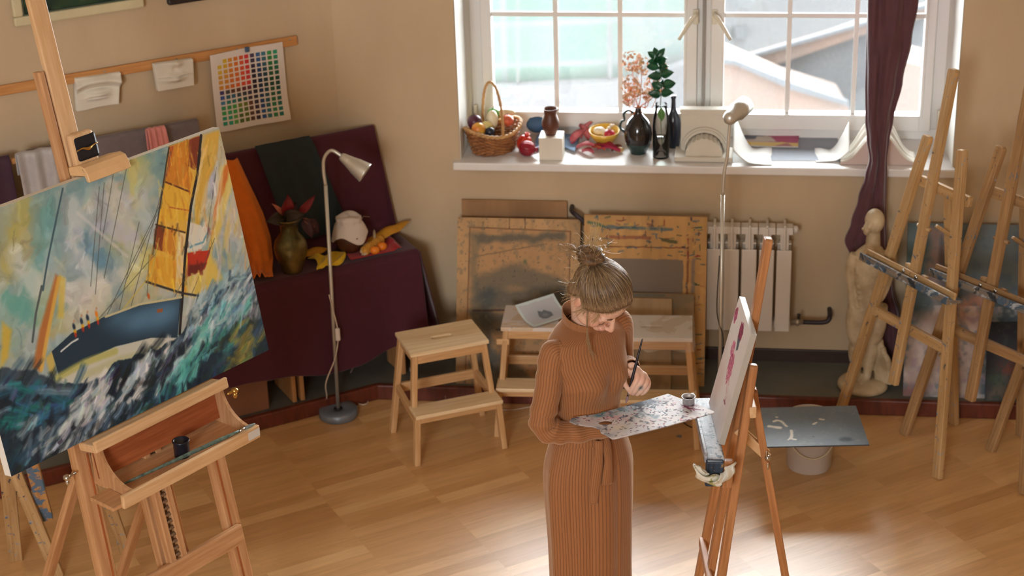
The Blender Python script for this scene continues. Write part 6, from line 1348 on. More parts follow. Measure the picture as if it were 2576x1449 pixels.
A.line([canq(1821, 1006), canq(1824, 1016)], .006, (140, 60, 80), .002, .9); A.line([canq(1825, 1004), canq(1822, 1015)], .003, (140, 60, 80), .002, .9); A.line([canq(1826, 998), canq(1827, 1001)], .002, (150, 60, 90))
cv_ = panel('rose_canvas', A, .020, M_oil, basis(c0+hy*cw_, -hy, -ncan, upc), side=(176, 172, 164)); tag(cv_, 'small canvas with pink roses begun on it, on the easel before the painter', 'painting')
pe = thing('sketch_easel', 'wooden tripod easel holding the small rose canvas in front of the painter', 'easel', V((Cc.x, Cc.y, 0)))
def EP(s, a, z): return V((Cc.x-a, Cc.y+s, z))    # s along the ledge (away), a towards the painter
W_or = wood('orange_pine', srgb(190, 134, 88), srgb(158, 104, 62), .42, spots=[(srgb(50, 60, 70), 26, .72), (srgb(60, 120, 96), 18, .745)])
beam('mast', EP(0, .048, .12), EP(0, -.166, 1.715), .042, .026, W_or, pe, side=hy, roundtop=.012)
beam('post', EP(-.235, .060, 0), EP(-.110, -.112, 1.32), .036, .028, W_or, pe, side=hy, roundtop=.012)
beam('post', EP(.235, .060, 0), EP(.110, -.112, 1.32), .036, .028, W_or, pe, side=hy, roundtop=.012)
beam('rear_leg', EP(-.02, -.335, 0), EP(-.02, -.125, 1.185), .040, .026, W_or, pe, side=hy, roundtop=.012)
beam('cross_bar', EP(-.145, -.110, 1.16), EP(.145, -.110, 1.16), .040, .024, W_beech2, pe, side=(0, 0, 1)); beam('cross_bar', EP(-.19, .012, .47), EP(.19, .012, .47), .036, .022, W_or, pe, side=(0, 0, 1))
for ds in (-.014, .014): beam('brace', EP(-.02+ds, -.075, 1.04), EP(-.02+ds, -.180, .93), .008, .030, W_beech2, pe, side=hy, b=.001)
bm = bmesh.new(); w_ = EP(-.045, -.178, .935); add_lathe(bm, [(.001, 0), (.011, 0), (.011, .006), (.001, .010)], 16, frame_from(w_, w_-hy)); add_ell(bm, w_+V((0, -.01, -.028)), (.004, .003, .014)); add_ell(bm, w_+V((-.006, -.01, .02)), (.003, .003, .012)); mesh_obj('wing_nut', bm, M_steel, pe, True)
beam('metal_slot', EP(-.036, -.150, 1.02), EP(-.036, -.185, .88), .006, .006, M_steel, pe, side=hy, b=.001)
tz_ = 1.048
W_lp = wood('speckled_ledge', srgb(186, 186, 190), srgb(120, 120, 130), .5, spots=[(srgb(70, 84, 96), 40, .55), (srgb(206, 206, 210), 60, .6)])
ldg = beam('canvas_ledge', EP(-.225, .018, tz_-.014), EP(.20, .018, tz_-.014), .058, .016, W_lp, pe, side=(1, 0, 0)); beam('ledge_lip', EP(-.225, .050, tz_-.004), EP(.20, .050, tz_-.004), .010, .036, W_lp, ldg, side=(1, 0, 0), b=.002)
M_blk = wood('blue_daubed_block', srgb(54, 70, 90), srgb(36, 44, 56), .5, spots=[(srgb(150, 120, 84), 8, .56)])
beam('ledge_block', EP(-.232, .026, tz_-.10), EP(-.232, .022, tz_-.010), .056, .030, M_blk, pe, side=(1, 0, 0)); beam('ledge_block', EP(-.222, -.018, tz_-.115), EP(-.215, -.022, tz_-.02), .036, .030, W_or, pe, side=(1, 0, 0))
M_bag = mat('stained_plastic_bag', srgb(232, 228, 216), .35, alpha=.82, bump=.4, bscale=40, bdist=.004, spots=[(srgb(176, 176, 110), 10, .62), (srgb(214, 160, 110), 14, .70)])
def bag(s, t):
    a = PI*(1.0-s)*1.0; R_ = .052; c = EP(-.247, .026, tz_-.010); w = .022*(t-.5)*2
    crump = .006*math.sin(s*23+t*9)+.004*math.sin(s*41+t*17)
    r = R_+crump; wid = (.012+.020*math.sin(PI*s*1.0)**.2*(.5+.5*abs(math.cos(a))))
    return c+V((-(r)*math.cos(a)*-1, -.012-.020*math.sin(a)+crump, -.9*r*math.sin(a)))+V((math.cos(a)*(t-.5)*wid*1.4*-1*-1, -.010*math.sin(t*PI), math.sin(a)*(t-.5)*wid*-1.4+.6*wid*(t-.5)*abs(math.cos(a))))
bg_ = sheet('plastic_bag', bag, 60, 16, M_bag, None, .0015); tag(bg_, 'knotted plastic bag tied round the near end of the rose canvas ledge', 'plastic bag')
bm = bmesh.new(); kc = EP(-.262, .026, tz_-.060)
for k in range(3): add_tube(bm, [kc+V((.018*math.cos(a+k), -.008-.004*k, .014*math.sin(a*1.0+k*.7))) for a in [2*PI*j/14 for j in range(15)]], .007, 8)
mesh_obj('bag_knot', bm, M_bag, bg_, True)
# ================================================================ the painter
PG = V((.240, 5.500, 0)); pa_ = math.radians(45); pf = V((math.cos(pa_), -math.sin(pa_), 0)); pr = V((-math.sin(pa_), -math.cos(pa_), 0)); pz = V((0, 0, 1))
def BP(F, R, Z): return PG+pf*F+pr*R+pz*Z
def onY(x, y, Y): d = ray(x, y); return CAM+d*(Y/d.y)
person = thing('person', 'woman in a ribbed brown long dress, hair in a bun, holding palette and brush', 'person', PG)
# head frame: gaze down to the left of the room camera
al_, th_ = math.radians(48), math.radians(48)
hg = V((math.cos(al_)*math.cos(th_), -math.sin(al_)*math.cos(th_), -math.sin(th_))); hu = V((math.cos(al_)*math.sin(th_), -math.sin(al_)*math.sin(th_), math.cos(th_))); hr = hg.cross(hu)
tilt = math.radians(-2); hr, hu = hr*math.cos(tilt)+hu*math.sin(tilt), hu*math.cos(tilt)-hr*math.sin(tilt)
HC = V((.278, 5.458, 1.524)); HS = 1.06
HM = basis(HC, hr*HS, hg*HS, hu*HS); HR = Matrix((hr, hg, hu)).transposed()
def hp(x, y, z): return HM @ V((x, y, z))
def hell(bm, c, r, n=20, m=14): add_ell(bm, hp(*c), tuple(q*HS for q in r), HR, n, m)
bm = bmesh.new()
hell(bm, (0, -.002, .036), (.074, .094, .086), 32, 24); hell(bm, (0, .040, -.022), (.057, .050, .072), 28, 20)
hell(bm, (0, .066, -.084), (.024, .022, .020))
for s in (-1, 1):
    hell(bm, (s*.036, .030, -.060), (.022, .036, .026)); hell(bm, (s*.034, .062, -.032), (.023, .022, .026)); hell(bm, (s*.026, .078, .020), (.026, .012, .010)); hell(bm, (s*.031, .075, -.001), (.015, .010, .009))
    hell(bm, (s*.009, .102, -.030), (.0075, .009, .006)); hell(bm, (s*.077, -.004, -.006), (.006, .014, .024)); hell(bm, (s*.080, -.010, .006), (.005, .008, .012))
add_tube(bm, [hp(0, .082, .018), hp(0, .094, .002), hp(0, .106, -.016), hp(0, .111, -.026)], [.0075*HS, .0075*HS, .009*HS, .010*HS], 12, 4)
hell(bm, (0, .110, -.027), (.0105, .0105, .009)); hell(bm, (0, .091, -.050), (.021, .012, .0055)); hell(bm, (0, .089, -.060), (.018, .012, .007)); hell(bm, (0, .084, -.070), (.018, .010, .012))
# neck, core, arms, legs: joined by the voxel surface
add_tube(bm, [hp(0, -.030, .0), hp(0, -.022, -.050), BP(.002, 0, 1.425), BP(-.005, 0, 1.36)], [.052, .051, .050, .058], 24, 5)
def core(F, R, Z, a, b, c): add_ell(bm, BP(F, R, Z), (a, b, c), Matrix((pf, pr, pz)).transposed(), 24, 16)
core(-.005, 0, 1.30, .075, .135, .075); core(.0, 0, 1.20, .08, .115, .12); core(0, 0, 1.06, .075, .105, .12); core(-.005, 0, .93, .09, .135, .11)
SHR, ELR, WRR = BP(-.012, .146, 1.340), BP(-.010, .196, 1.088), V((.352, 5.420, 1.056))
SHL, ELL, WRL = BP(.0, -.150, 1.345), V((.372, 5.745, 1.125)), onY(1590, 926, 5.495)
add_tube(bm, [BP(0, .08, 1.33), SHR, SHR.lerp(ELR, .5), ELR+V((.006, .004, 0)), ELR.lerp(WRR, .4)+pz*-.008, WRR], [.038, .032, .029, .024, .024, .020], 18, 5)
add_tube(bm, [BP(0, -.08, 1.33), SHL, SHL.lerp(ELL, .5), ELL, ELL.lerp(WRL, .4), WRL], [.040, .034, .032, .030, .027, .020], 18, 5)
for s in (-1, 1):
    add_tube(bm, [BP(0, s*.075, .90), BP(.01, s*.080, .70), BP(.015, s*.078, .48), BP(.0, s*.078, .30), BP(-.01, s*.078, .09)], [.085, .078, .055, .050, .034], 20, 5)
    add_tube(bm, [BP(-.045, s*.080, .040), BP(.03, s*.084, .045), BP(.11, s*.090, .028), BP(.15, s*.092, .022)], [.034, .036, .030, .016], 14, 4)
# right hand, flat under the palette
d1 = (V((.50, 5.48, 1.066))-WRR).normalized(); sd_ = V((0, 1, 0))
add_ell(bm, WRR+d1*.045, (.042, .034, .013), Matrix((d1, d1.cross(pz)*-1, pz)).transposed(), 18, 12); add_tube(bm, [WRR-d1*.01, WRR+d1*.03], [.020, .022], 14)
for k, (o, L) in enumerate(((.026, .066), (.009, .074), (-.008, .070), (-.024, .056))):
    b = WRR+d1*.078+sd_*o; add_tube(bm, [b-d1*.03, b, b+d1*L*.5+pz*.004, b+d1*L+pz*.008], [.0085, .0085, .0078, .0062], 10, 4)
add_tube(bm, [WRR+d1*.02+sd_*.022, WRR+d1*.045+sd_*.046+pz*.004, WRR+d1*.072+sd_*.060+pz*.007], [.011, .0095, .0075], 10, 4)
# left hand closed round the brush
def LH(x, y, dy=0): return onY(x, y, 5.492+dy)
add_tube(bm, [WRL, LH(1596, 934, .0), LH(1606, 943, -.008)], [.020, .024, .020], 16, 4)
add_ell(bm, LH(1610, 946, -.004), (.024, .020, .020), None, 16, 12); add_ell(bm, LH(1598, 936, .0), (.022, .016, .018), None, 16, 12)
add_tube(bm, [LH(1584, 930, -.006), LH(1572, 944, -.016), LH(1571, 962, -.026), LH(1582, 982, -.034)], [.0125, .0115, .0100, .0080], 12, 5)
for pts, r0 in (([(1600, 933, -.012), (1603, 950, -.034), (1593, 972, -.040), (1583, 990, -.036)], .0098), ([(1610, 935, -.006), (1616, 954, -.032), (1603, 976, -.040), (1590, 993, -.034)], .0096), ([(1621, 941, .0), (1627, 960, -.024), (1614, 982, -.034), (1600, 994, -.028)], .0090), ([(1628, 950, .008), (1632, 968, -.012), (1622, 986, -.020), (1611, 992, -.014)], .0080)):
    add_tube(bm, [LH(*p) for p in pts], [r0*1.08, r0*1.05, r0*.95, r0*.78], 12, 5)
body = remesh_obj('body', bm, None, person, .0032, 3)
me = body.data; n = len(me.vertices); co = np.empty(n*3); me.vertices.foreach_get('co', co); co = co.reshape(-1, 3)
iv = np.array(HM.inverted()); hl = co @ iv[:3, :3].T + iv[:3, 3]
base = np.tile(np.array([226, 184, 160])/255., (n, 1))
def tint(c, w): 
    global base
    base = base*(1-w[:, None])+np.array(c)/255.*w[:, None]
gs = lambda P, c, r: np.exp(-(((P-np.array(c))/np.array(r))**2).sum(1))
tint((196, 110, 98), .75*gs(hl, (0, .100, -.055), (.019, .020, .009))); tint((214, 134, 114), .45*gs(hl, (0, .112, -.028), (.014, .014, .012)))
for s in (-1, 1): tint((214, 136, 118), .40*gs(hl, (s*.04, .07, -.03), (.022, .03, .022))); tint((206, 130, 108), .4*gs(hl, (s*.083, -.002, -.004), (.012, .02, .03))); tint((196, 132, 116), .45*gs(hl, (s*.031, .082, -.003), (.016, .02, .010)))
for x, y, dy in ((1603, 950, -.034), (1616, 954, -.032), (1627, 960, -.024), (1632, 968, -.01), (1571, 962, -.026), (1583, 990, -.036), (1590, 993, -.034)): tint((206, 126, 108), .4*gs(co, tuple(LH(x, y, dy)), (.010, .010, .010)))
tint((40, 66, 84), .8*gs(co, tuple(LH(1612, 976, -.044)), (.008, .010, .008)))
ca = me.color_attributes.new('Col', 'FLOAT_COLOR', 'POINT'); C4 = np.ones((n, 4)); C4[:, :3] = lin(base); ca.data.foreach_set('color', C4.astype('f').ravel())
M_skin = mat('skin', srgb(222, 172, 146), .5, attr='Col', sss=.12, bump=.08, bscale=400, bdist=.0004); me.materials.clear(); me.materials.append(M_skin)
plabel(body, 'fair skin of head, neck and hands')
# brows, lashes: one of each per eye
M_brow = mat('brow_hair', srgb(120, 86, 60), .8); M_lash = mat('lash', srgb(50, 34, 34), .7)
for s in (-1, 1):
    bm = bmesh.new(); add_tube(bm, [hp(s*.012, .0905, .020), hp(s*.024, .0905, .0255), hp(s*.036, .085, .0250), hp(s*.046, .077, .019)], [.0016, .0022, .0018, .0007], 6, 4)
    mesh_obj('eyebrow', bm, M_brow, person, True)
    bm = bmesh.new(); arc = [(s*(.031+.0135*math.cos(a)), .0868-.0050*abs(math.cos(a))**2, -.0065-.0028*math.sin(a)) for a in [PI*k/12 for k in range(13)]]
    add_tube(bm, [hp(*p) for p in arc], .0007, 5)
    for k in range(1, 12): p = arc[k]; a = PI*k/12; add_tube(bm, [hp(*p), hp(p[0]+s*.003*math.cos(a), p[1]+.0055, p[2]-.005)], [.0005, .0001], 4)
    mesh_obj('eyelashes', bm, M_lash, person, True)
# ---------------------------------------------------------------- hair
HL = [(0, .080, .084), (.028, .079, .080), (.048, .073, .066), (.062, .058, .046), (.070, .040, .024), (.0745, .026, .006), (.077, .018, .004), (.079, .004, .030), (.079, -.012, .026), (.076, -.026, -.004), (.066, -.044, -.036), (.045, -.066, -.056), (.020, -.080, -.062)]
loop = [V(p) for p in HL]+[V((0, -.083, -.063))]+[V((-p[0], p[1], p[2])) for p in HL[:0:-1]]
def closed_cat(L, k):
    out = []; n = len(L)
    for i in range(n):
        a, b, c, d = L[i-1], L[i], L[(i+1) % n], L[(i+2) % n]
        for j in range(k): t = j/k; out.append(.5*((2*b)+(c-a)*t+(2*a-5*b+4*c-d)*t*t+(3*b-a-3*c+d)*t**3))
    return out
hloop = closed_cat(loop, 8); NHL = len(hloop)
hc0 = V((0, -.003, .034)); hrad = V((.0765, .0970, .0895)); bun_dir = V((.27, -.78, .57)).normalized()
def shell(d, off=0): d = d.normalized(); k = 1/math.sqrt((d.x/hrad.x)**2+(d.y/hrad.y)**2+(d.z/hrad.z)**2); return hc0+d*(k+off)
def slerp(a, b, t):
    a, b = a.normalized(), b.normalized(); w = math.acos(max(-1, min(1, a.dot(b)))); return a if w < 1e-4 else (a*math.sin((1-t)*w)+b*math.sin(t*w))/math.sin(w)
def hairp(s, t, off=0):
    i = s*NHL; j = int(i) % NHL; f = i-int(i); h = hloop[j].lerp(hloop[(j+1) % NHL], f); d0 = h-hc0; r0 = d0.length
    d = slerp(d0, bun_dir, t*.97); p = shell(d, .004+off); k = min(max(t, 0)/.22, 1); k = k*k*(3-2*k)
    q_ = hc0+d.normalized()*(r0*1.0+off+.001); return q_.lerp(p, k)
cap_ = link('hair', grid_mesh(lambda s, t: hp(*hairp(s, t)), 150, 40, closed=True), None, person, True)
M_hair = mat('hair_base', srgb(124, 96, 70), .7, spec=.25, var=.35, vscale=30, col2=srgb(92, 70, 50), bump=.3, bscale=200, bdist=.001)
cap_.data.materials.append(M_hair); plabel(cap_, 'dark blonde hair pulled up'); solid(cap_, .0008, -1)
r_ = random.Random(12); EDGE = lin(np.array((184, 150, 118))/255.)
def strands(name, items, parent, rad=.0008, ns=3, seg=10):
    Vs = []; Fs = []; Cs = []
    for pts, col, rr in items:
        m = len(pts); b0 = len(Vs)
        for i, p in enumerate(pts):
            t = (pts[min(i+1, m-1)]-pts[max(i-1, 0)]); t = t.normalized() if t.length > 1e-9 else V((0, 0, 1)); x = t.orthogonal().normalized() if i == 0 else (x-t*x.dot(t)).normalized(); y = t.cross(x); rad_ = rr*(1 if i < m-2 else .4)
            for j in range(ns): a = 2*PI*j/ns; Vs.append(tuple(p+(x*math.cos(a)+y*math.sin(a))*rad_)); Cs.append((*(col if i > 3 or m != 12 else tuple(col[q]*(1-.22*(3-min(i, 3)))+EDGE[q]*.22*(3-min(i, 3)) for q in range(3))), 1))
        for i in range(m-1):
            for j in range(ns): Fs.append((b0+i*ns+j, b0+i*ns+(j+1) % ns, b0+(i+1)*ns+(j+1) % ns, b0+(i+1)*ns+j))
    me = D.meshes.new(name); me.from_pydata(Vs, [], Fs); ca = me.color_attributes.new('Col', 'FLOAT_COLOR', 'POINT'); ca.data.foreach_set('color', np.array(Cs, 'f').ravel())
    return link(name, me, M_strand, parent, True)
M_strand = mat('hair_strand', (.3, .2, .1), .32, attr='Col', spec=.6)
HCOL = [lin(np.array(c)/255.) for c in ((124, 98, 70), (102, 78, 55), (154, 126, 92), (84, 62, 45), (192, 164, 122), (112, 88, 62))]
items = []
for k in range(5200):
    s = r_.random(); off = .0006+r_.random()*.0026; w1 = r_.gauss(0, .012); w2 = r_.gauss(0, .0012); t0 = r_.uniform(-.05, .05) if r_.random() < .65 else r_.random()*.5
    col = HCOL[min(int(abs(r_.gauss(0, 1.6))), 5)] if r_.random() < .8 else HCOL[2+2*r_.randrange(2)]
    pts = [hp(*(hairp((s+w1*math.sin(t*PI)) % 1, t, off*min(1, .02+max(t, 0)*2.5)+w2*math.sin(t*5)))) for t in [t0+(1-t0)*i/11 for i in range(12)]]; items.append((pts, col, .00035+r_.random()*.0005))
strands('hair_strands', items, cap_)
# bun: coils of hair round the tie
bc0 = hc0+bun_dir*.128; bx = V((1, 0, 0)); by = bun_dir.cross(bx).normalized()
bn = []; bm = bmesh.new()
hell(bm, tuple(bc0), (.036, .034, .030), 20, 14)
for k in range(9):
    ph = r_.random()*6; R_ = .020+.014*r_.random(); hgt = -.010+.030*r_.random()*(1 if k % 3 else .4); tl_ = r_.uniform(-.25, .25)
    pts = []
    for i in range(16):
        a = ph+i*.34; c = bc0+bx*R_*math.cos(a)+by*R_*math.sin(a)+bun_dir*(hgt+.006*math.sin(a+ph)+tl_*.02*math.cos(a)); pts.append(hp(*c))
    add_tube(bm, pts, [.004]+[.0095+.002*math.sin(j) for j in range(14)]+[.004], 8)
    for q_ in range(90):
        o = (r_.uniform(0, 2*PI), .0088+.0022*r_.random()); bn.append(([p+(hr*math.cos(o[0]+j*.25)+hu*math.sin(o[0]+j*.25))*o[1] for j, p in enumerate(pts)], HCOL[r_.randrange(6)] if r_.random() < .6 else HCOL[1], .0008))
bunm = mesh_obj('bun', bm, M_hair, person, True); strands('bun_strands', bn, bunm); plabel(bunm, 'messy knotted bun')
tube('hair_tie', [hp(*(bc0-bun_dir*.012+bx*.026*math.cos(a)+by*.026*math.sin(a))) for a in [2*PI*k/24 for k in range(25)]], .0035, mat('hair_tie_black', srgb(34, 30, 32), .6), bunm, 8)
# flyaway strands
fl = []
def toward(p, px_, n_=8, curl_=.01, seed=0):   # strand from head point p to a loose end given as an offset in the head frame
    a = V(p); b = V(px_); rr = random.Random(seed); m = a.lerp(b, .5)+V((rr.gauss(0, curl_), rr.gauss(0, curl_), rr.gauss(0, curl_))); return [hp(*q) for q in catmull([a, m, b], 5)]
for k in range(110):
    a = bc0+V((r_.gauss(0, .02), r_.gauss(0, .02), r_.gauss(0, .02))); d = V((r_.gauss(.15, 1), r_.gauss(-.6, .9), r_.gauss(.3, .9))).normalized(); L = r_.uniform(.02, .055)
    fl.append((toward(a+d*.015, a+d*(.02+L), seed=k), HCOL[2+2*r_.randrange(2)], .0005))
strands('flyaway_hair', fl, cap_); fl = []
for k in range(34):   # tuft standing up from the bun
    a = bc0+V((r_.gauss(0, .006), -.010+r_.gauss(0, .006), .02)); e = a+V((r_.gauss(-.01, .006), -.055+r_.gauss(0, .008), .058+r_.gauss(0, .016))); fl.append((toward(a, e, seed=k+200, curl_=.003), HCOL[4], .0008))
strands('hair_tuft', fl, cap_); fl = []
for k in range(36):   # wispy tail falling behind
    a = bc0+V((r_.gauss(.02, .008), -.02, -.005)); e = a+V((.045+r_.gauss(0, .015), -.05+r_.gauss(0, .015), -.03+r_.gauss(0, .02))); fl.append((toward(a, e, seed=k+300, curl_=.008), HCOL[2], .0007))
strands('trailing_hair', fl, cap_); fl = []
for k in range(60):   # nape and temple wisps
    s = r_.choice([r_.uniform(.14, .24), r_.uniform(.30, .60)]); a = V(hairp(s, .02, .001)); d = (a-hc0).normalized(); fl.append((toward(a, a+d*.010+V((r_.gauss(0, .012), r_.gauss(-.004, .01), -.022-.02*r_.random())), seed=k+400, curl_=.004), HCOL[2+2*r_.randrange(2)], .0005))
strands('nape_hair', fl, cap_); fl = []
for k in range(60):   # halo over the crown
    s, t = r_.random(), r_.uniform(.15, .9); a = V(hairp(s, t, .003)); b = V(hairp(s+r_.gauss(0, .01), min(1, t+.15), .008+.006*r_.random())); fl.append(([hp(*a), hp(*a.lerp(b, .5)*1.0), hp(*b)], HCOL[4], .0004))
strands('crown_hair', fl, cap_); fl = []
for k in range(16):   # loose lock before the ear
    a = V((.070+r_.gauss(0, .002), .034, .006)); p0 = hp(*a); p1 = p0+V((-.002, -.012, -.05)); p2 = p0+V((.002+r_.gauss(0, .003), -.018, -.11)); p3 = p0+V((.024+r_.gauss(0, .006), -.02, -.165+r_.gauss(0, .01))); fl.append((catmull([p0, p1, p2, p3], 5), HCOL[2], .0005))
strands('loose_lock', fl, cap_); fl = []
for k in range(24):   # fine hairs over the temple
    a = V((.060+r_.gauss(0, .006), .060+r_.gauss(0, .006), .036)); e = a+V((.010, .012+r_.gauss(0, .006), -.036-r_.random()*.02)); fl.append((toward(a, e, seed=k+600, curl_=.003), HCOL[4], .0004))
strands('temple_hair', fl, cap_); fl = []
for k in range(420):   # fine short hairs softening the hairline over forehead, temple and nape
    s = r_.random(); a = V(hairp(s, r_.uniform(.02, .10), .0015)); h0 = V(hairp(s, 0, 0)); dn = (h0-V(hairp(s, .12, 0))).normalized(); n0 = (h0-hc0).normalized(); L = r_.uniform(.004, .016)
    e = h0+dn*L+n0*.0015+V((r_.gauss(0, .003), r_.gauss(-.003, .003), 0)); fl.append(([hp(*a), hp(*(h0+n0*.002)), hp(*e)], HCOL[r_.choice((0, 2, 4, 2))], .0004))
strands('hairline_wisps', fl, cap_)
# ---------------------------------------------------------------- dress
def ribbed():
    m = D.materials.new('ribbed_brown_knit'); m.use_nodes = True; t = NT(m); b = t.n['Principled BSDF']
    uv = t.new('ShaderNodeUVMap'); sx = t.new('ShaderNodeSeparateXYZ'); t.link(uv.outputs[0], sx.inputs[0])
    mu = t.new('ShaderNodeMath', operation='MULTIPLY'); mu.inputs[1].default_value = 2*PI; t.link(sx.outputs[0], mu.inputs[0]); sn = t.new('ShaderNodeMath', operation='COSINE'); t.link(mu.outputs[0], sn.inputs[0])
    rp = t.new('ShaderNodeValToRGB'); rp.color_ramp.elements[0].position = .0; rp.color_ramp.elements[1].position = .38; t.link(sn.outputs[0], rp.inputs[0])
    mr = t.new('ShaderNodeMapRange'); mr.inputs[1].default_value = -1; t.link(sn.outputs[0], mr.inputs[0]); t.link(mr.outputs[0], rp.inputs[0])
    mx = t.new('ShaderNodeMix', data_type='RGBA'); t.link(rp.outputs[0], mx.inputs[0]); mx.inputs[6].default_value = (*srgb(132, 85, 53), 1); mx.inputs[7].default_value = (*srgb(160, 106, 64), 1)  # rib grooves tinted darker, crease shade put into the colour
    t.link(mx.outputs[2], b.inputs['Base Color']); b.inputs['Roughness'].default_value = .8; b.inputs['Sheen Weight'].default_value = .5; b.inputs['Sheen Roughness'].default_value = .4
    b.inputs['Sheen Tint'].default_value = (1, .8, .6, 1)
    bp = t.new('ShaderNodeBump', i_Strength=.5, i_Distance=.0016); t.link(rp.outputs[0], bp.inputs['Height']); t.link(bp.outputs[0], b.inputs['Normal']); return m
M_dress = ribbed()
ROWS = [  # z, centre forward, centre right, half width, front depth, back depth, angular power
    (1.440, -.008, .008, .063, .058, .060), (1.424, -.007, .006, .065, .060, .062), (1.409, -.004, 0, .071, .064, .068), (1.400, .002, 0, .088, .068, .072), (1.390, 0, 0, .122, .074, .078), (1.375, 0, 0, .152, .080, .082), (1.348, 0, 0, .168, .088, .090), (1.30, 0, 0, .164, .100, .095),
    (1.26, 0, 0, .152, .118, .097), (1.225, 0, 0, .144, .128, .096), (1.19, 0, 0, .138, .118, .094), (1.14, 0, 0, .130, .104, .090), (1.09, 0, 0, .125, .098, .086), (1.04, 0, 0, .126, .098, .086), (1.005, 0, 0, .134, .102, .094), (.96, 0, 0, .150, .110, .108), (.90, 0, 0, .166, .116, .122), (.84, 0, 0, .172, .118, .126), (.74, 0, 0, .170, .120, .120),
    (.60, 0, 0, .164, .118, .112), (.45, 0, 0, .162, .116, .108), (.28, 0, 0, .164, .118, .110), (.10, 0, 0, .168, .122, .114)]
def dress_pt(s, t):
    k = t*(len(ROWS)-1); i = min(int(k), len(ROWS)-2); f = k-i; a, b = ROWS[i], ROWS[i+1]; R_ = [a[j]+(b[j]-a[j])*f for j in range(6)]; z = R_[0]
    th = 2*PI*s; c, sn = math.cos(th), math.sin(th)      # c>0: her right, sn>0: front
    w = R_[3]; dp = R_[4] if sn > 0 else R_[5]
    # bust as two soft forms, hollow between
    if z < 1.31 and z > 1.13 and sn > 0:
        g = math.exp(-((z-1.215)/.045)**2); dp += g*(.014*math.exp(-((abs(c)-.52)/.28)**2)-.022*math.exp(-(c/.22)**2))
    x = w*c; y = dp*sn
    d = 0
    if 1.0 < z < 1.2: d += .0035*math.sin(th*2+z*50)*math.exp(-((z-1.06)/.05)**2)
    if z < 1.02:
        q_ = min((1.02-z)/.15, 1); d += q_*(.005*math.sin(th*5+1.2)+.003*math.sin(th*9+.4+z*1.5)); 
        d += q_*.010*(1/(1+math.exp(-(th-1.72)*70)))*(1/(1+math.exp((th-2.75)*14)))      # wrap panel edge at the front
        d += q_*.009*(1/(1+math.exp(-(th-1.05)*60)))*(1/(1+math.exp((th-1.60)*8)))
        d += q_*.007*math.exp(-((th-.42)/.05)**2)*max(0, min(1, (z-.45)/.3))
    if 1.20 < z < 1.37 and sn > 0: d += .004*math.sin(z*90+c*6)*max(0, abs(c)-.45)
    r = math.hypot(x, y); x += d*x/r; y += d*y/r
    tk = max(0, min(1, (z-1.37)/.07)); return BP(R_[1]+y-.004, R_[2]+x, z-.42*y*tk)
def loft(name, fn, nu, nv, ribs, parent, vs=1.0):
    me = grid_mesh(fn, nu, nv, closed=True); l = me.uv_layers[0]; a = np.empty(len(l.data)*2, 'f'); l.data.foreach_get('uv', a); a = a.reshape(-1, 2); a[:, 0] *= ribs; l.data.foreach_set('uv', a.ravel())
    o = link(name, me, M_dress, parent, True); solid(o, .003, -1); return o
dress = loft('dress', dress_pt, 220, 180, 84, person); plabel(dress, 'brown ribbed knit dress')
def sleeve(name, P, Rr, ribs, bends):
    PP = catmull(P, 14); rr = [q_.x for q_ in catmull([(a, 0, 0) for a in Rr], 14)]; m = len(PP); fr_ = []
    t0 = (PP[1]-PP[0]).normalized(); x = t0.orthogonal().normalized()
    for i, p in enumerate(PP):
        t = (PP[min(i+1, m-1)]-PP[max(i-1, 0)]).normalized(); x = (x-t*x.dot(t)).normalized(); fr_.append((p, x, t.cross(x), rr[i]))
    def fn(s, t):
        k = t*(m-1); i = min(int(k), m-2); f = k-i; p = fr_[i][0].lerp(fr_[i+1][0], f); x = fr_[i][1]; y = fr_[i][2]; r = fr_[i][3]*(1-f)+fr_[i+1][3]*f; th = 2*PI*s
        d = 0
        for (c, w, amp, fq, ph) in bends: d += amp*math.exp(-((t-c)/w)**2)*math.sin(fq*t*2*PI+ph+1.2*math.sin(th+ph))
        return p+(x*math.cos(th)+y*math.sin(th))*(r+d)
    o = loft(name, fn, 64, 110, ribs, dress); return o
sleeve('sleeve', [BP(.0, .085, 1.350), BP(-.004, .128, 1.350), SHR+pr*.004+pz*-.002, SHR.lerp(ELR, .45)+pr*.006, ELR+pz*.012+V((-.006, -.004, 0)), ELR.lerp(WRR, .28)+pz*-.016, ELR.lerp(WRR, .65)-pz*.006, WRR-d1*.006], [.022, .037, .045, .045, .044, .040, .036, .028], 28, ((.60, .07, .0050, 13, 0), (.36, .05, .0025, 16, 1), (.74, .12, .0038, 9, 2), (.20, .05, .003, 12, .5), (.52, .05, .003, 18, 1)))
wl = (WRL-ELL).normalized()
sleeve('sleeve', [BP(.0, -.085, 1.352), BP(0, -.130, 1.350), SHL-pr*.008, SHL.lerp(ELL, .5)-pr*.006, ELL+pz*.008, ELL.lerp(WRL, .4), ELL.lerp(WRL, .75), WRL-wl*.004], [.030, .046, .052, .046, .044, .040, .035, .029], 30, ((.62, .08, .004, 12, 0), (.85, .1, .002, 14, 1)))
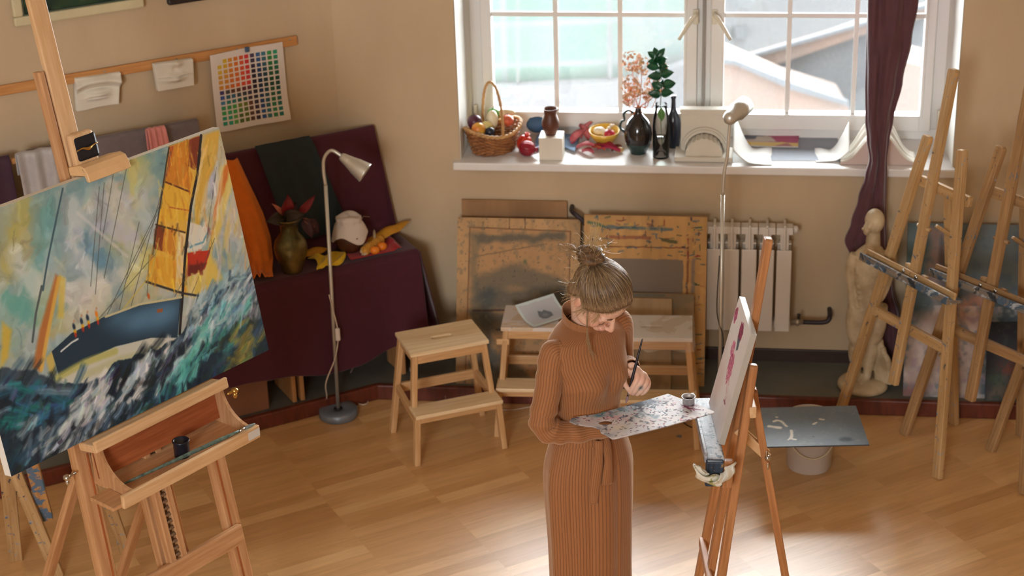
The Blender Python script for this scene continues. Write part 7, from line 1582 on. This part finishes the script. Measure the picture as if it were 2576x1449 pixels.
# belt round the waist and its tied ends
def belt(s, t): th = 2*PI*s; p = dress_pt(s, 13.0/(len(ROWS)-1)); z = 1.040-.045*t+.006*math.sin(th*2); q_ = dress_pt(s, (13+(1.04-z)/.035*1.0)/(len(ROWS)-1)); d = (q_-BP(0, 0, q_.z)); d.z = 0; d.normalize(); return V((q_.x, q_.y, z))+d*(.004+.002*math.sin(t*7))
bo = loft('belt', belt, 120, 8, 70, dress)
def tail(u0, z0, z1, w, th, ph):
    def fn(s, t):
        z = z0+(z1-z0)*t; s2 = th/(2*PI); j = 0
        while j < len(ROWS)-2 and ROWS[j+1][0] > z: j += 1
        f = (ROWS[j][0]-z)/(ROWS[j][0]-ROWS[j+1][0]); p = dress_pt(s2, (j+f)/(len(ROWS)-1)); n_ = p-BP(0, 0, p.z); n_.z = 0; n_.normalize(); tg = pz.cross(n_)
        return p+n_*(.014+.006*math.sin(t*5+ph)+.004*math.sin(s*PI))+tg*((s-.5)*w*(1-.25*math.sin(t*3+ph)**2)+u0+.01*math.sin(t*2.5+ph))
    me = grid_mesh(fn, 10, 30); l = me.uv_layers[0]; a = np.empty(len(l.data)*2, 'f'); l.data.foreach_get('uv', a); a = a.reshape(-1, 2); a[:, 0] *= 5; l.data.foreach_set('uv', a.ravel()); o = link('belt_tail', me, M_dress, dress, True); solid(o, .004)
tail(.0, 1.03, .865, .036, 1.30, .3); tail(.012, 1.03, .80, .034, 1.02, 1.4)
# ---------------------------------------------------------------- palette, dipper and brush
PZ = 1.130; pol = [V(onz(x, y, PZ)) for x, y in ((1432, 1060), (1436, 1053), (1450, 1048), (1500, 1041), (1545, 1029), (1575, 1020), (1620, 1008), (1680, 990), (1740, 1012), (1796, 1034), (1797, 1038), (1670, 1074), (1550, 1103), (1540, 1104), (1524, 1094), (1511, 1088), (1508, 1079), (1492, 1073), (1470, 1071), (1445, 1066))]
o_ = pol[0].copy(); px_ = (pol[9]-pol[0]); px_.z = 0; LW = px_.length; px_.normalize(); py_ = V((-px_.y, px_.x, 0))
P2 = [((p-o_).dot(px_), (p-o_).dot(py_)) for p in pol]; mnx, mny = min(p[0] for p in P2)-.002, min(p[1] for p in P2)-.002; mxx, mxy = max(p[0] for p in P2)+.002, max(p[1] for p in P2)+.002
A = Art(mxx-mnx, mxy-mny, .0013, (222, 218, 218), 97)
pp = lambda x, y: (lambda p: ((p-o_).dot(px_)-mnx, (p-o_).dot(py_)-mny))(V(onz(x, y, PZ)))
A.warp(.006, .02); A.noise((206, 206, 212), .05, .4, .6, .8); A.noise((196, 186, 190), .02, .55, .7, .6)
for x, y, rx, ry, c, o in ((1440, 1056, .02, .03, (120, 130, 144), .9), (1520, 1042, .05, .02, (112, 128, 140), .9), (1570, 1026, .06, .02, (120, 136, 146), .9), (1620, 1012, .06, .018, (60, 66, 84), .9), (1512, 1036, .014, .012, (60, 160, 150), .9), (1508, 1046, .014, .010, (50, 130, 160), .9), (1545, 1050, .04, .014, (216, 170, 180), .8), (1590, 1030, .06, .03, (176, 196, 206), .8), (1640, 1040, .06, .03, (230, 230, 236), .9), (1480, 1062, .04, .02, (206, 190, 196), .7), (1560, 1075, .03, .02, (220, 214, 190), .6), (1500, 1078, .02, .012, (130, 140, 156), .9), (1530, 1095, .02, .012, (150, 160, 176), .7), (1740, 1020, .03, .01, (110, 60, 84), .7)): A.blob(*pp(x, y), rx, ry, c, o)
rr = np.random.default_rng(21); pal = [(50, 30, 50), (60, 50, 66), (90, 40, 66), (36, 44, 60), (120, 50, 70), (70, 80, 96), (150, 60, 60), (206, 150, 160), (110, 90, 80)]
for k in range(420):
    x, y = rr.uniform(1440, 1790), rr.uniform(994, 1100); w = 1 if y < 1060+.0*x else .6
    c = pal[rr.integers(len(pal))]; u, v = pp(x, y); a = rr.uniform(0, PI); L = rr.uniform(.002, .009); A.line([(u, v), (u+L*math.cos(a), v+L*math.sin(a))], rr.uniform(.0015, .005), c, .001, rr.uniform(.5, 1)*w)
for k in range(90):
    x, y = rr.normal(1650, 60), rr.normal(1050, 22); c = pal[rr.integers(5)]; u, v = pp(x, y); A.blob(u, v, rr.uniform(.002, .006), rr.uniform(.002, .004), c, .9, rr.uniform(0, 3), 4)
for k in range(50):
    x, y = rr.normal(1560, 45), rr.normal(1040, 12); u, v = pp(x, y); A.blob(u, v, rr.uniform(.006, .016), rr.uniform(.003, .008), [(120, 140, 156), (90, 110, 126), (186, 196, 206), (70, 84, 104), (110, 150, 160), (206, 176, 186)][rr.integers(6)], .7, rr.uniform(0, 3), 3)
for k in range(110): x, y = rr.normal(1610, 26), rr.normal(1014, 6); u, v = pp(x, y); A.line([(u, v), (u+rr.normal()*.008, v+rr.normal()*.006)], rr.uniform(.003, .008), [(26, 28, 40), (50, 50, 66), (40, 60, 80)][rr.integers(3)], .001, .9)
A.line([pp(1722, 1020), pp(1735, 1028), pp(1760, 1030)], .006, (126, 56, 84), .003, .9)
hx, hy_ = pp(1523, 1063); A.warp(0, .02)
ins = A.inside([(p[0]-mnx, p[1]-mny) for p in P2]) if False else None
A.Xw, A.Yw = A.X, A.Y; ins = A.inside([(p[0]-mnx, p[1]-mny) for p in P2]); hole = ((A.X-hx)/.0225)**2+((A.Y-hy_)/.0150)**2 < 1; ins &= ~hole
idx = -np.ones((A.ny, A.nx), int); cell = ins[:-1, :-1] & ins[1:, :-1] & ins[:-1, 1:] & ins[1:, 1:]
use = np.zeros_like(ins); use[:-1, :-1] |= cell; use[1:, :-1] |= cell; use[:-1, 1:] |= cell; use[1:, 1:] |= cell; idx[use] = np.arange(use.sum())
Pt = np.stack([A.X[use]+mnx, A.Y[use]+mny, np.zeros(use.sum())], 1); q4_ = np.stack([idx[:-1, :-1][cell], idx[:-1, 1:][cell], idx[1:, 1:][cell], idx[1:, :-1][cell]], 1)
me = D.meshes.new('palette'); nP = len(Pt); top = Pt.copy(); bot = Pt-np.array([0, 0, .004])
# rim walls
ed = {}
for f in q4_.tolist():
    for a, b in zip(f, f[1:]+f[:1]): ed[(a, b)] = ed.get((a, b), 0)+1
rim = [(a, b) for (a, b) in ed if (b, a) not in ed]
me.from_pydata(np.vstack([top, bot]).tolist(), [], q4_.tolist()+(q4_[:, ::-1]+nP).tolist()+[(b, a, a+nP, b+nP) for a, b in rim])
Cc4 = np.ones((2*nP, 4)); Cc4[:nP, :3] = lin(np.clip(A.img[use], 0, 1)); Cc4[nP:, :3] = lin(np.array([.5, .45, .42])); ca = me.color_attributes.new('Col', 'FLOAT_COLOR', 'POINT'); ca.data.foreach_set('color', Cc4.astype('f').ravel())
M_pal = mat('palette_paint', (.5, .5, .5), .6, attr='Col', bump=.4, bscale=160, bdist=.0016, spec=.3)
po_ = link('palette', me, M_pal, None, False, basis(V((o_.x, o_.y, PZ)), px_, py_, pz)); tag(po_, 'paint-covered white palette held level on the woman\'s forearm', 'palette')
dc = V(onz(1732, 1014, PZ)); dp_ = thing('dipper_cup', 'small metal dipper cup with purple paint on the palette\'s far corner', 'cup', dc)
lathe('cup', [(.001, .0005), (.0195, .0005), (.020, .002), (.020, .020), (.0235, .023), (.0240, .025), (.0225, .0255), (.0185, .0225), (.0185, .010), (.001, .010)], mat('tin', srgb(190, 190, 190), .4, .35, var=.3, vscale=60), dp_, dc, 32)
lathe('paint_fill', [(.001, .012), (.0184, .012), (.0184, .0105), (.001, .0105)], mat('purple_paint', srgb(84, 52, 74), .3), dp_, dc, 24)
bt = V(onz(1575, 1014, PZ+.001)); btop = onY(1616, 852, bt.y+.045)
brush('paintbrush', 'long dark-handled brush in the woman\'s left hand, tip touching the palette', bt, btop, .0042, mat('dark_brush_handle', srgb(36, 30, 36), .35), mat('pink_grey_bristles', srgb(150, 120, 126), .8), .026, fer=.024)
